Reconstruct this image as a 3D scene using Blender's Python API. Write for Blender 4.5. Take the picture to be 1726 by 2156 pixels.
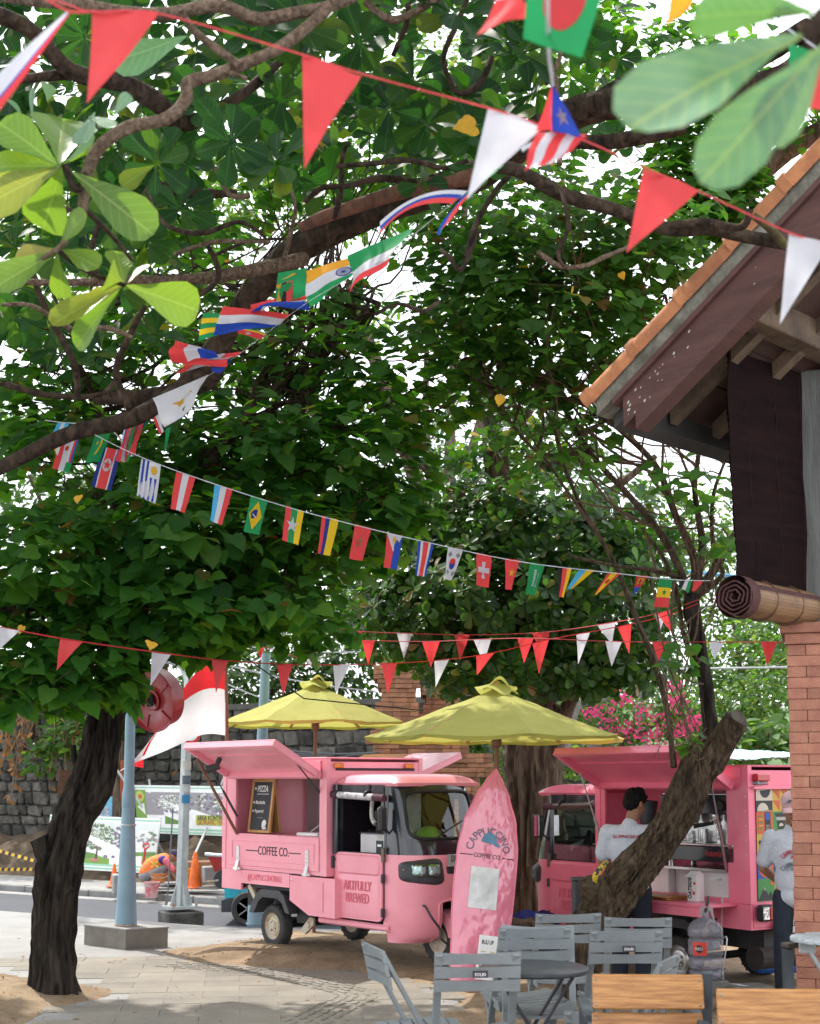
import bpy, bmesh, math, random
import numpy as np
from mathutils import Vector, Matrix, Quaternion, noise
random.seed(7); RNG = np.random.default_rng(11)
for o in list(bpy.data.objects): bpy.data.objects.remove(o)
SC = bpy.context.scene; COL = SC.collection
V = Vector; R = math.radians; PI = math.pi

# ------------------------------------------------------------- camera, sky, sun
F, TILT, EYE = 2900.0, R(6.0), 1.75          # focal length in picture units (picture 1726 x 2155), tilt, eye height
SH = 562.5 - F * math.tan(TILT)
cam = bpy.data.cameras.new('camera'); camo = bpy.data.objects.new('camera', cam); COL.objects.link(camo)
camo.location = (0, 0, EYE); camo.rotation_euler = (R(90) + TILT, 0, 0)
cam.sensor_fit = 'VERTICAL'; cam.sensor_height = 36; cam.lens = 36 * F / 2155; cam.shift_y = SH / 2155
cam.clip_start = 0.05; cam.clip_end = 600
cam.dof.use_dof = True; cam.dof.focus_distance = 12.0; cam.dof.aperture_fstop = 4.0
SC.camera = camo
SUN_EL, SUN_AZ = R(58), (-0.60, 0.80)       # sun high on the left, a little beyond the scene
az = V(SUN_AZ).normalized(); sd = V((az.x * math.cos(SUN_EL), az.y * math.cos(SUN_EL), math.sin(SUN_EL)))
sun = bpy.data.lights.new('sun', 'SUN'); suno = bpy.data.objects.new('sun', sun); COL.objects.link(suno)
sun.energy = 3.3; sun.angle = R(0.6); sun.color = (1, .95, .87); suno.location = sd * 40
suno.rotation_euler = sd.to_track_quat('Z', 'Y').to_euler()
W = bpy.data.worlds.new('World'); SC.world = W; W.use_nodes = True
wn, wl = W.node_tree.nodes, W.node_tree.links
bg = wn['Background']; sky = wn.new('ShaderNodeTexSky'); sky.sky_type = 'NISHITA'; sky.sun_disc = False
sky.sun_elevation = SUN_EL; sky.sun_rotation = math.atan2(az.x, az.y); sky.air_density = 1.0; sky.dust_density = 2.5; sky.ozone_density = 1
tc = wn.new('ShaderNodeTexCoord'); cn = wn.new('ShaderNodeTexNoise'); cn.inputs['Scale'].default_value = 2.2; cn.inputs['Detail'].default_value = 6
cr = wn.new('ShaderNodeMapRange'); cr.inputs[1].default_value = .25; cr.inputs[2].default_value = .55; cr.inputs[3].default_value = .55; cr.inputs[4].default_value = .95
mx = wn.new('ShaderNodeMixRGB'); mx.inputs[2].default_value = (9.5, 9.8, 10.2, 1)   # thin bright cloud over the Nishita sky
wl.new(tc.outputs['Generated'], cn.inputs['Vector']); wl.new(cn.outputs[0], cr.inputs[0]); wl.new(cr.outputs[0], mx.inputs[0])
wl.new(sky.outputs[0], mx.inputs[1]); wl.new(mx.outputs[0], bg.inputs[0]); bg.inputs[1].default_value = 0.15
SC.view_settings.view_transform = 'Standard'; SC.view_settings.look = 'None'; SC.view_settings.gamma = 1
SC.view_settings.use_curve_mapping = False; SC.view_settings.exposure = 0.85
SC.cycles.max_bounces = 8; SC.cycles.transparent_max_bounces = 12; SC.cycles.transmission_bounces = 6
SC.cycles.use_denoising = True

def P(u, v, d):
    """point seen at picture position (u, v) that stands d metres in front of the camera"""
    a = (u - 863) / F; b = (1077.5 + SH - v) / F
    r = V((a, math.cos(TILT) - b * math.sin(TILT), math.sin(TILT) + b * math.cos(TILT)))
    return V((0, 0, EYE)) + r * (d / r.y)
def G(u, v, z=0.0):
    p = P(u, v, 1) - V((0, 0, EYE)); k = (z - EYE) / p.z
    return V((p.x * k, p.y * k, z))
def PX(p): # metres to picture: position of a world point
    q = V(p) - V((0, 0, EYE)); y = q.y * math.cos(TILT) + q.z * math.sin(TILT); zz = -q.y * math.sin(TILT) + q.z * math.cos(TILT)
    if y < .05: return None
    return 863 + F * q.x / y, 1077.5 + SH - F * zz / y

# ------------------------------------------------------------- materials
MATS = {}
def mat(name, col, rough=.55, metal=0., var=.12, ns=6., bump=0., bs=40., col2=None, lo=.35, hi=.65, spec=.5, coat=0., trans=None, tw=.5, detail=5, stretch=None, alpha=None, transmission=0., ior=1.45, isl=0., emis=None, attr=None):
    if name in MATS: return MATS[name]
    m = bpy.data.materials.new(name); m.use_nodes = True; MATS[name] = m
    n, l = m.node_tree.nodes, m.node_tree.links
    b = n['Principled BSDF']; out = n['Material Output']
    b.inputs['Roughness'].default_value = rough; b.inputs['Metallic'].default_value = metal
    b.inputs['Specular IOR Level'].default_value = spec; b.inputs['Coat Weight'].default_value = coat; b.inputs['Coat Roughness'].default_value = .08
    b.inputs['IOR'].default_value = ior; b.inputs['Transmission Weight'].default_value = transmission
    t = n.new('ShaderNodeTexCoord'); vec = t.outputs['Object']
    if isl: vec = n.new('ShaderNodeNewGeometry').outputs['Position']
    if stretch:
        mp = n.new('ShaderNodeMapping'); mp.inputs['Scale'].default_value = stretch; l.new(vec, mp.inputs[0]); vec = mp.outputs[0]
    nz = n.new('ShaderNodeTexNoise'); nz.inputs['Scale'].default_value = ns; nz.inputs['Detail'].default_value = detail; nz.inputs['Roughness'].default_value = .62
    l.new(vec, nz.inputs['Vector'])
    mr = n.new('ShaderNodeMapRange'); mr.inputs[1].default_value = lo; mr.inputs[2].default_value = hi; l.new(nz.outputs[0], mr.inputs[0])
    fac = mr.outputs[0]
    c = V(col[:3]); c2 = V(col2[:3]) if col2 else c * (1 - 2.2 * var); c1 = c if col2 else c * (1 + var)
    mix = n.new('ShaderNodeMixRGB'); mix.inputs[1].default_value = (*c2, 1); mix.inputs[2].default_value = (*c1, 1); l.new(fac, mix.inputs[0])
    co = mix.outputs[0]
    if isl:
        g = n.new('ShaderNodeNewGeometry'); oi = n.new('ShaderNodeObjectInfo'); ad = n.new('ShaderNodeMath'); ad.operation = 'ADD'
        fr = n.new('ShaderNodeMath'); fr.operation = 'FRACT'; l.new(g.outputs['Random Per Island'], ad.inputs[0]); l.new(oi.outputs['Random'], ad.inputs[1]); l.new(ad.outputs[0], fr.inputs[0])
        m2 = n.new('ShaderNodeMapRange'); m2.inputs[3].default_value = 1 - isl; m2.inputs[4].default_value = 1 + isl; l.new(fr.outputs[0], m2.inputs[0])
        vm = n.new('ShaderNodeVectorMath'); vm.operation = 'SCALE'; l.new(co, vm.inputs[0]); l.new(m2.outputs[0], vm.inputs['Scale']); co = vm.outputs[0]
    l.new(co, b.inputs['Base Color'])
    if bump:
        n2 = n.new('ShaderNodeTexNoise'); n2.inputs['Scale'].default_value = bs; n2.inputs['Detail'].default_value = 6; l.new(vec, n2.inputs['Vector'])
        bp = n.new('ShaderNodeBump'); bp.inputs['Strength'].default_value = min(1, bump); bp.inputs['Distance'].default_value = .02 * max(1, bump); l.new(n2.outputs[0], bp.inputs['Height']); l.new(bp.outputs[0], b.inputs['Normal'])
    if emis: b.inputs['Emission Color'].default_value = (*emis, 1); b.inputs['Emission Strength'].default_value = 1
    if trans:
        ts = n.new('ShaderNodeBsdfTranslucent'); ts.inputs[0].default_value = (*trans, 1)
        if trans == 'same': pass
        ms = n.new('ShaderNodeMixShader'); ms.inputs[0].default_value = tw; l.new(b.outputs[0], ms.inputs[1]); l.new(ts.outputs[0], ms.inputs[2]); l.new(ms.outputs[0], out.inputs[0])
    if alpha is not None: b.inputs['Alpha'].default_value = alpha
    return m

def leafmat(name, cols, tcols, rough=.4, vein=None, tw=.45, spec=.5):
    """leaf: colour differs leaf by leaf (cols = dark .. light .. dry), light shines through; veins from the leaf's own UV"""
    m = bpy.data.materials.new(name); m.use_nodes = True; MATS[name] = m
    n, l = m.node_tree.nodes, m.node_tree.links; b = n['Principled BSDF']; out = n['Material Output']
    b.inputs['Roughness'].default_value = rough; b.inputs['Specular IOR Level'].default_value = spec
    g = n.new('ShaderNodeNewGeometry'); oi = n.new('ShaderNodeObjectInfo'); ad = n.new('ShaderNodeMath'); fr = n.new('ShaderNodeMath'); fr.operation = 'FRACT'
    l.new(g.outputs['Random Per Island'], ad.inputs[0]); l.new(oi.outputs['Random'], ad.inputs[1]); l.new(ad.outputs[0], fr.inputs[0])
    def ramp(cs):
        r = n.new('ShaderNodeValToRGB'); e = r.color_ramp.elements
        while len(e) < len(cs): e.new(.5)
        for i, (p, c) in enumerate(cs): e[i].position = p; e[i].color = (*c, 1)
        l.new(fr.outputs[0], r.inputs[0]); return r.outputs[0]
    c, tcx = ramp(cols), ramp(tcols)
    tcn = n.new('ShaderNodeTexCoord'); nz = n.new('ShaderNodeTexNoise'); nz.inputs['Scale'].default_value = 9; l.new(tcn.outputs['Object'], nz.inputs['Vector'])
    hs = n.new('ShaderNodeMixRGB'); hs.blend_type = 'MULTIPLY'; hs.inputs[0].default_value = .5; l.new(c, hs.inputs[1]); l.new(nz.outputs[0], hs.inputs[2]); c = hs.outputs[0]
    if vein:
        uv = n.new('ShaderNodeUVMap'); sp = n.new('ShaderNodeSeparateXYZ'); l.new(uv.outputs[0], sp.inputs[0])
        def math_(op, a, b_):
            x = n.new('ShaderNodeMath'); x.operation = op
            for i, q in enumerate((a, b_)):
                if q is None: continue
                if isinstance(q, (int, float)): x.inputs[i].default_value = q
                else: l.new(q, x.inputs[i])
            return x.outputs[0]
        au = math_('ABSOLUTE', math_('SUBTRACT', sp.outputs[0], .5), None)
        mid = math_('LESS_THAN', au, .014)
        w = math_('SINE', math_('MULTIPLY', math_('SUBTRACT', sp.outputs[1], math_('MULTIPLY', au, .9)), 58.), None)
        vn = math_('MAXIMUM', mid, math_('MULTIPLY', math_('GREATER_THAN', w, .93), .7))
        mv = n.new('ShaderNodeMixRGB'); mv.inputs[2].default_value = (*vein, 1); l.new(math_('MULTIPLY', vn, .75), mv.inputs[0]); l.new(c, mv.inputs[1]); c = mv.outputs[0]
        bp = n.new('ShaderNodeBump'); bp.inputs['Strength'].default_value = .35; bp.inputs['Distance'].default_value = .01; l.new(vn, bp.inputs['Height']); l.new(bp.outputs[0], b.inputs['Normal'])
    l.new(c, b.inputs['Base Color'])
    ts = n.new('ShaderNodeBsdfTranslucent'); l.new(tcx, ts.inputs[0])
    ms = n.new('ShaderNodeMixShader'); ms.inputs[0].default_value = tw
    l.new(b.outputs[0], ms.inputs[1]); l.new(ts.outputs[0], ms.inputs[2]); l.new(ms.outputs[0], out.inputs[0])
    return m

# ------------------------------------------------------------- mesh building
def smooth_path(pts, rad, k=5):
    """Catmull-Rom through points with radii"""
    if len(pts) < 3 or k < 2: return [V(p) for p in pts], list(rad)
    o, r = [], []
    n = len(pts); pts = [V(p) for p in pts]
    for i in range(n - 1):
        p0, p1, p2, p3 = pts[max(i-1, 0)], pts[i], pts[i+1], pts[min(i+2, n-1)]
        for j in range(k):
            t = j / k
            o.append(.5 * ((2*p1) + (p2-p0)*t + (2*p0-5*p1+4*p2-p3)*t*t + (3*p1-p0-3*p2+p3)*t**3)); r.append(rad[i] + (rad[i+1]-rad[i]) * t)
    o.append(pts[-1]); r.append(rad[-1]); return o, r

class MB:
    def __init__(s): s.v, s.f, s.m, s.uv = [], [], [], None
    def add(s, vs, fs, m=0):
        k = len(s.v); s.v += [tuple(x) for x in vs]; s.f += [tuple(i + k for i in f) for f in fs]; s.m += [m] * len(fs); return s
    def box(s, c, size, rot=None, m=0, bev=0., taper=1.):
        x, y, z = (q / 2 for q in size); c = V(c)
        if bev:
            b = min(bev, x*.9, y*.9, z*.9); vs, idx = [], {}
            for sx in (-1, 1):
                for sy in (-1, 1):
                    for sz in (-1, 1):
                        for ax in range(3):
                            p = [sx*(x-b), sy*(y-b), sz*(z-b)]; p[ax] = (sx*x, sy*y, sz*z)[ax]; idx[(sx, sy, sz, ax)] = len(vs); vs.append(V(p))
            fs = []
            I = lambda a, b_, c_, ax: idx[(a, b_, c_, ax)]
            q4 = [(-1, -1), (1, -1), (1, 1), (-1, 1)]
            for q in (-1, 1):
                fs.append(tuple(I(q, a, b_, 0) for a, b_ in (q4 if q > 0 else q4[::-1]))); fs.append(tuple(I(a, q, b_, 1) for a, b_ in (q4[::-1] if q > 0 else q4))); fs.append(tuple(I(a, b_, q, 2) for a, b_ in (q4 if q > 0 else q4[::-1])))
            for a in (-1, 1):
                for b_ in (-1, 1):
                    fs.append((I(-1, a, b_, 1), I(1, a, b_, 1), I(1, a, b_, 2), I(-1, a, b_, 2))); fs.append((I(a, -1, b_, 0), I(a, 1, b_, 0), I(a, 1, b_, 2), I(a, -1, b_, 2))); fs.append((I(a, b_, -1, 0), I(a, b_, 1, 0), I(a, b_, 1, 1), I(a, b_, -1, 1)))
                    for c_ in (-1, 1): fs.append((I(a, b_, c_, 0), I(a, b_, c_, 1), I(a, b_, c_, 2)))
        else:
            vs = [V((sx*x*(taper if sz > 0 else 1), sy*y*(taper if sz > 0 else 1), sz*z)) for sx in (-1, 1) for sy in (-1, 1) for sz in (-1, 1)]
            fs = [(0, 1, 3, 2), (4, 6, 7, 5), (0, 4, 5, 1), (2, 3, 7, 6), (0, 2, 6, 4), (1, 5, 7, 3)]
        if rot is not None: vs = [rot @ q for q in vs]
        return s.add([q + c for q in vs], fs, m)
    def span(s, a, b, m=0, bev=0.):
        a, b = V(a), V(b); return s.box((a + b) / 2, [abs(q) for q in (b - a)], None, m, bev)
    def beam(s, a, b, w, h, up=(0, 0, 1), m=0, bev=0.):
        a, b = V(a), V(b); x = (b - a); L = x.length; x.normalize(); up = V(up); y = up.cross(x)
        if y.length < 1e-4: y = V((0, 1, 0)).cross(x)
        y.normalize(); z = x.cross(y); return s.box((a + b) / 2, (L, w, h), Matrix((x, y, z)).transposed(), m, bev)
    def tube(s, pts, rad, n=8, m=0, k=1, caps=True, wob=0., wf=6., flat=1.):
        if isinstance(rad, (int, float)): rad = [rad] * len(pts)
        pts, rad = smooth_path(pts, rad, k); vs, fs = [], []
        t0 = (pts[1] - pts[0]).normalized(); nrm = t0.orthogonal().normalized()
        for i, p in enumerate(pts):
            t = (pts[min(i+1, len(pts)-1)] - pts[max(i-1, 0)])
            if t.length < 1e-7: t = t0
            t.normalize(); nrm = (nrm - t * nrm.dot(t)); nrm = nrm.normalized() if nrm.length > 1e-5 else t.orthogonal().normalized()
            bn = t.cross(nrm)
            for j in range(n):
                a = 2 * PI * j / n; d = nrm * math.cos(a) + bn * math.sin(a) * flat
                r = rad[i]
                if wob: r *= 1 + wob * noise.noise((p + d * r) * wf)
                vs.append(p + d * r)
        for i in range(len(pts) - 1):
            for j in range(n): a, b = i*n + j, i*n + (j+1) % n; fs.append((a, b, b + n, a + n))
        if caps: fs.append(tuple(range(n))[::-1]); fs.append(tuple((len(pts)-1)*n + j for j in range(n)))
        return s.add(vs, fs, m)
    def lathe(s, prof, c=(0, 0, 0), n=24, axis=(0, 0, 1), m=0, caps=True, fr=None, a0=0., a1=2*PI):
        ax = V(axis).normalized(); x = ax.orthogonal().normalized(); y = ax.cross(x); c = V(c); vs, fs = [], []
        full = a1 - a0 > 6.28; nn = n if full else n + 1
        for r, z in prof:
            for j in range(nn):
                a = a0 + (a1 - a0) * j / n; vs.append(c + ax * z + (x * math.cos(a) + y * math.sin(a)) * r)
        for i in range(len(prof) - 1):
            for j in range(n): a, b = i*nn + j, i*nn + (j+1) % nn; fs.append((a, b, b + nn, a + nn))
        if caps and full:
            if prof[0][0] > 1e-4: fs.append(tuple(range(n))[::-1])
            if prof[-1][0] > 1e-4: fs.append(tuple((len(prof)-1)*n + j for j in range(n)))
        return s.add(vs, fs, m)
    def grid(s, fn, nu, nv, m=0):
        vs = [fn(i / nu, j / nv) for j in range(nv + 1) for i in range(nu + 1)]
        return s.add(vs, [(j*(nu+1)+i, j*(nu+1)+i+1, (j+1)*(nu+1)+i+1, (j+1)*(nu+1)+i) for j in range(nv) for i in range(nu)], m)
    def prism(s, poly, o, ex, ey, dep, m=0):
        o, ex, ey, dep = V(o), V(ex), V(ey), V(dep); n = len(poly); a = [o + ex*x + ey*y for x, y in poly]
        return s.add(a + [q + dep for q in a], [tuple(range(n))[::-1], tuple(range(n, 2*n))] + [(i, (i+1) % n, (i+1) % n + n, i + n) for i in range(n)], m)
    def mirror(s): s.v = [(x, -y, z) for x, y, z in s.v]; s.f = [f[::-1] for f in s.f]; return s
    def mesh(s, name, mats, smooth=0, flipfix=True):
        me = bpy.data.meshes.new(name); me.from_pydata(s.v, [], s.f)
        for q in (mats if isinstance(mats, (list, tuple)) else [mats]): me.materials.append(q)
        me.polygons.foreach_set('material_index', s.m)
        if s.uv: 
            ul = me.uv_layers.new(name='UVMap'); ul.data.foreach_set('uv', np.asarray([s.uv[i] for f in s.f for i in f], dtype=np.float32).ravel())
        if flipfix:
            b = bmesh.new(); b.from_mesh(me); bmesh.ops.recalc_face_normals(b, faces=b.faces); b.to_mesh(me); b.free()
        if smooth:
            me.polygons.foreach_set('use_smooth', [True] * len(me.polygons)); me.set_sharp_from_angle(angle=R(smooth))
        me.update(); return me

ORI = {}
def origin(o): return ORI.get(o.name, V((0, 0, 0)))
def link(o, parent=None, label=None, kind=None):
    COL.objects.link(o)
    if parent is not None: o.parent = parent; ORI[o.name] = origin(parent)
    if label: o['label'] = label
    if kind: o['kind'] = kind
    return o
def thing(name, label, cat, loc=(0, 0, 0), rot=0., group=None):
    o = bpy.data.objects.new(name, None); o.empty_display_size = .1; COL.objects.link(o)
    o.location = loc; o.rotation_euler = (0, 0, rot); o['label'] = label; o['category'] = cat
    if group: o['group'] = group
    ORI[o.name] = V(loc) if rot == 0. else V((0, 0, 0)); return o
def tag(o, label, cat, group=None):
    o['label'] = label; o['category'] = cat
    if group: o['group'] = group
    return o
def build(name, mb, mats, parent=None, label=None, kind=None, smooth=0, world=False, flipfix=True, flip=False):
    """one mesh object; world=True: the builder holds world positions, the parent sits at origin(parent)"""
    if flip: mb.mirror()
    if world and parent is not None:
        q = origin(parent); mb.v = [(x - q.x, y - q.y, z - q.z) for x, y, z in mb.v]
    return link(bpy.data.objects.new(name, mb.mesh(name, mats, smooth, flipfix)), parent, label, kind)
def solo(name, mb, mats, label, cat, group=None, smooth=0, base=None, flipfix=True):
    """a thing that is one mesh; its origin at its base"""
    zs = [q[2] for q in mb.v]; c = V(base) if base else V((sum(q[0] for q in mb.v)/len(zs), sum(q[1] for q in mb.v)/len(zs), min(zs)))
    mb.v = [(x - c.x, y - c.y, z - c.z) for x, y, z in mb.v]
    o = link(bpy.data.objects.new(name, mb.mesh(name, mats, smooth, flipfix))); o.location = c; ORI[o.name] = c
    return tag(o, label, cat, group)
def shared(name, mesh, parent, M, label=None, world=False):
    o = bpy.data.objects.new(name, mesh); link(o, parent, label)
    if world and parent is not None: M = Matrix.Translation(-origin(parent)) @ M
    o.matrix_local = M; return o

def text_mesh(body, h, wx=1., dep=.002, align='CENTER', res=3, shear=0., bold=0.):
    cu = bpy.data.curves.new('lettering', 'FONT'); cu.body = body; cu.size = 1; cu.align_x = align; cu.align_y = 'CENTER'
    cu.resolution_u = res; cu.extrude = dep / h; cu.shear = shear; cu.offset = bold; cu.space_line = .9
    o = bpy.data.objects.new('lettering', cu); me = bpy.data.meshes.new_from_object(o); bpy.data.objects.remove(o); bpy.data.curves.remove(cu)
    k = h / .70
    return [(q.co.x * k * wx, q.co.y * k, q.co.z * h) for q in me.vertices], [tuple(p.vertices) for p in me.polygons]
def lettering(name, body, h, o, ex, ey, m, parent, wx=1., dep=.002, align='CENTER', arc=0., world=False, label=None, bold=0., shear=0.):
    vs, fs = text_mesh(body, h, wx, dep, align, shear=shear, bold=bold); o, ex, ey = V(o), V(ex).normalized(), V(ey).normalized(); ez = ex.cross(ey)
    if arc:
        out = []
        for x, y, z in vs: a = x / arc; out.append((math.sin(a) * (arc + y), math.cos(a) * (arc + y) - arc, z))
        vs = out
    mb = MB(); mb.add([o + ex*x + ey*y + ez*z for x, y, z in vs], fs)
    return build(name, mb, m, parent, label=label, world=world, flipfix=False)
def evalmesh(me, mods):
    o = bpy.data.objects.new('tmp', me); COL.objects.link(o)
    for t, kw in mods:
        q = o.modifiers.new(t, t)
        for a, b in kw.items(): setattr(q, a, b)
    dg = bpy.context.evaluated_depsgraph_get(); dg.update()
    r = bpy.data.meshes.new_from_object(o.evaluated_get(dg)); bpy.data.objects.remove(o); return r
# ------------------------------------------------------------- common materials
M_con = mat('concrete', (.27, .265, .258), .8, var=.08, ns=2.2, bump=.25, bs=60, col2=(.215, .208, .20))
M_pave = mat('paver', (.265, .235, .19), .88, ns=1.3, bump=.4, bs=90, col2=(.165, .15, .13), isl=.07, lo=.3, hi=.7)
M_sand = mat('sand', (.31, .228, .15), .95, ns=3.5, bump=.7, bs=45, col2=(.20, .142, .092), spec=.2)
M_dirt = mat('dirt', (.13, .095, .065), .95, ns=1.5, bump=1.2, bs=9, col2=(.05, .037, .027), spec=.2)
M_asph = mat('asphalt', (.062, .066, .080), .8, ns=.6, bump=.3, bs=80, col2=(.048, .05, .06))
M_kerb = mat('kerb_concrete', (.25, .25, .245), .85, ns=2, bump=.4, bs=30, col2=(.16, .16, .155), isl=.1)
M_stone = mat('dark_stone', (.095, .088, .076), .9, ns=3.2, bump=1.2, bs=12, col2=(.024, .023, .02), isl=.55)
M_mortar = mat('mortar', (.085, .08, .072), .95, ns=5, bump=.6)
M_brick = mat('red_brick', (.40, .185, .12), .85, ns=7, bump=.4, bs=70, col2=(.30, .12, .085), isl=.16)
M_obrick = mat('orange_brick', (.42, .20, .11), .9, ns=5, bump=.5, bs=50, col2=(.26, .13, .08), isl=.3)
M_joint = mat('brick_joint', (.15, .08, .06), .95)
M_fascia = mat('brown_painted_wood', (.12, .058, .052), .6, spec=.25, ns=3, bump=.25, bs=25, col2=(.085, .043, .04), stretch=(1, 1, 6))
M_under = mat('dark_roof_board', (.06, .026, .022), .7, ns=4, bump=.2, col2=(.035, .017, .015), isl=.25)
M_rafter = mat('old_timber', (.17, .115, .075), .8, ns=5, bump=.4, bs=30, col2=(.08, .055, .04))
M_greywood = mat('grey_weathered_wood', (.15, .15, .145), .85, ns=3, bump=.5, bs=22, col2=(.085, .085, .082), stretch=(5, 5, .6))
M_tile = mat('terracotta_tile', (.54, .225, .095), .8, ns=4, bump=.4, bs=40, col2=(.33, .125, .06), isl=.14)
M_cement = mat('mossy_cement', (.26, .24, .20), .95, ns=6, bump=.7, bs=30, col2=(.10, .095, .075))
M_blind = mat('dark_blind_cloth', (.020, .009, .0095), .9, ns=2.0, spec=.08, bump=.5, bs=30, col2=(.010, .0055, .0055), stretch=(1, 1, 9))
M_bamboo = mat('bamboo_slat', (.27, .155, .078), .6, ns=6, bump=.2, col2=(.17, .095, .05), isl=.2)
M_bluepole = mat('light_blue_paint', (.21, .33, .41), .45, ns=3, bump=.08, col2=(.165, .27, .34), var=.1)
M_galv = mat('galvanised_steel', (.50, .53, .53), .45, metal=.5, ns=6, bump=.15, col2=(.36, .40, .41))
M_rust = mat('rusty_metal', (.26, .12, .06), .8, ns=8, bump=.4, col2=(.42, .36, .28))
M_black = mat('black_rubber', (.018, .018, .02), .6, bump=.2, bs=50)
M_blackgloss = mat('black_gloss', (.012, .014, .022), .16, coat=.6, ns=3, col2=(.02, .022, .03))
M_dgrey = mat('dark_grey_plastic', (.05, .053, .06), .5, bump=.05)
M_white = mat('white_paint', (.74, .74, .74), .5, var=.04)
M_wire = mat('grey_cable', (.16, .17, .19), .6)
M_wirel = mat('pale_cable', (.5, .51, .52), .6)
M_steel = mat('brushed_steel', (.58, .58, .58), .28, metal=.95, ns=3, var=.08, bump=.03)
M_wood = mat('varnished_teak', (.47, .225, .07), .42, ns=3.6, bump=.2, bs=9, col2=(.25, .098, .026), stretch=(1.3, 17, 17), lo=.36, hi=.62, coat=.12, detail=8)
M_polewood = mat('umbrella_pole_wood', (.22, .095, .05), .45, ns=6, col2=(.16, .065, .035), stretch=(8, 8, 1))

# ------------------------------------------------------------- ground shapes
def sdist(poly, x, y):
    """signed distance to a polygon, positive inside"""
    d = 1e9; ins = False; n = len(poly)
    for i in range(n):
        ax, ay = poly[i]; bx, by = poly[(i+1) % n]
        ex, ey = bx-ax, by-ay; t = max(0, min(1, ((x-ax)*ex + (y-ay)*ey) / (ex*ex + ey*ey + 1e-9)))
        d = min(d, math.hypot(x-ax-ex*t, y-ay-ey*t))
        if (ay > y) != (by > y) and x < ax + (y-ay) / (by-ay) * (bx-ax): ins = not ins
    return d if ins else -d
def g2(u, v): q = G(u, v); return (q.x, q.y)
SAND = [g2(*q) for q in [(310, 2003), (392, 2023), (560, 2037), (728, 2048), (840, 2067), (907, 2101), (896, 2123), (850, 2155)]] + [(-.1, 8.2), (-.3, 3.0), (9, 3), (10, 16.0), (0, 16.1)] + [g2(*q) for q in [(585, 1950), (538, 1968), (392, 1996)]]
MOUND = [g2(*q) for q in [(-30, 2036), (70, 2046), (180, 2058), (263, 2090), (185, 2120), (106, 2155)]] + [(-2.75, 8.0), (-7, 8), (-7, 13)]
def sstep(a, b, x): t = max(0, min(1, (x-a)/(b-a))); return t*t*(3-2*t)
TREE_A = G(113, 2098); TREE_B = G(1222, 2112, -.04)
def sand_h(x, y):
    """height of the loose sand over the paving"""
    a = sdist(SAND, x, y); b = sdist(MOUND, x, y)
    n = noise.noise((x*1.7, y*1.7, .3)) * .6 + noise.noise((x*5, y*5, 2)) * .3 + noise.noise((x*13, y*13, 5)) * .34
    ha = -.06 + .085 * sstep(-.25, .5, a + n*.22) + n * .016 * sstep(-.1, .6, a)
    ha += .075 * math.exp(-((x+1.2)**2/1.6 + (y-14.0)**2/.9)) - .045 * sstep(.3, 2.2, x) * sstep(.2, 1.5, a)
    hb = -.05 + .13 * sstep(-.3, 1.1, b + n*.25) + n * .02 * sstep(-.1, .5, b)
    hb += .05 * math.exp(-((x-TREE_A.x)**2 + (y-TREE_A.y)**2) / .25)
    return max(ha, hb), max(a, b)
def sheet(name, fn, x0, x1, y0, y1, nx, ny, m, label=None, smooth=True, drop=None):
    vs = []; 
    for j in range(ny + 1):
        for i in range(nx + 1):
            x, y = x0 + (x1-x0)*i/nx, y0 + (y1-y0)*j/ny; vs.append((x, y, fn(x, y)))
    mb = MB(); fs = [(j*(nx+1)+i, j*(nx+1)+i+1, (j+1)*(nx+1)+i+1, (j+1)*(nx+1)+i) for j in range(ny) for i in range(nx)]
    if drop is not None: fs = [f for f in fs if max(vs[i][2] for i in f) > drop]
    mb.add(vs, fs); o = build(name, mb, m, smooth=180 if smooth else 0, flipfix=False)
    o['kind'] = 'structure'; return o
sheet('sand', lambda x, y: sand_h(x, y)[0], -7, 9.5, 4, 16.2, 300, 240, M_sand, drop=-.043)['label'] = 'loose pale brown sand around the trucks and the trees'
gr = MB()
for _ in range(2600):
    q = G(random.uniform(-40, 1720), random.uniform(1965, 2160)); h, e = sand_h(q.x, q.y)
    if h < -.035: continue
    s_ = random.uniform(.002, .009) * (2 if random.random() < .06 else 1); c = V((q.x, q.y, max(h, 0 if e < .3 else h) + s_*.3)); d = [V((random.gauss(0, 1), random.gauss(0, 1), random.gauss(0, .7)))*s_*.9 for _ in range(4)]; gr.add([c + x for x in d], [(0, 1, 2), (0, 2, 3), (0, 3, 1), (1, 3, 2)])
build('sand_grit', gr, mat('grit', (.16, .115, .075), .95, isl=.5), kind='stuff', label='grit and clods scattered over the sand')
# plaza: pale concrete, edge falling to the road
EDGE = [(-40, 40.3), (-5.6, 18.8), (-1.92, 16.5), (1.5, 16.1), (30, 19)]
mb = MB()
poly = [(x, y) for x, y in EDGE] + [(30, -3), (-40, -3)]
def edge_y(x):
    for (a, b), (c, d) in zip(EDGE, EDGE[1:]):
        if a <= x <= c: return b + (d-b)*(x-a)/(c-a)
    return 16
xs = [-40, -20, -10] + [-8 + .25*i for i in range(73)] + [14, 20, 30]
rows = [-3, 2, 6] + [8 + .25*i for i in range(33)]
vs, idx = [], {}
for i, x in enumerate(xs):
    ye = edge_y(x)
    for j, y in enumerate(rows + [None]):
        yy = min(y, ye - .02) if y is not None else ye
        a = sdist(SAND, x, yy); b = sdist(MOUND, x, yy)
        idx[i, j] = len(vs); vs.append((x, yy, -.30 * sstep(.25, .8, max(a, b))))
nj = len(rows) + 1
for i in range(len(xs)): idx[i, nj] = len(vs); q = vs[idx[i, nj-1]]; vs.append((q[0], q[1], -.8))
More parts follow.
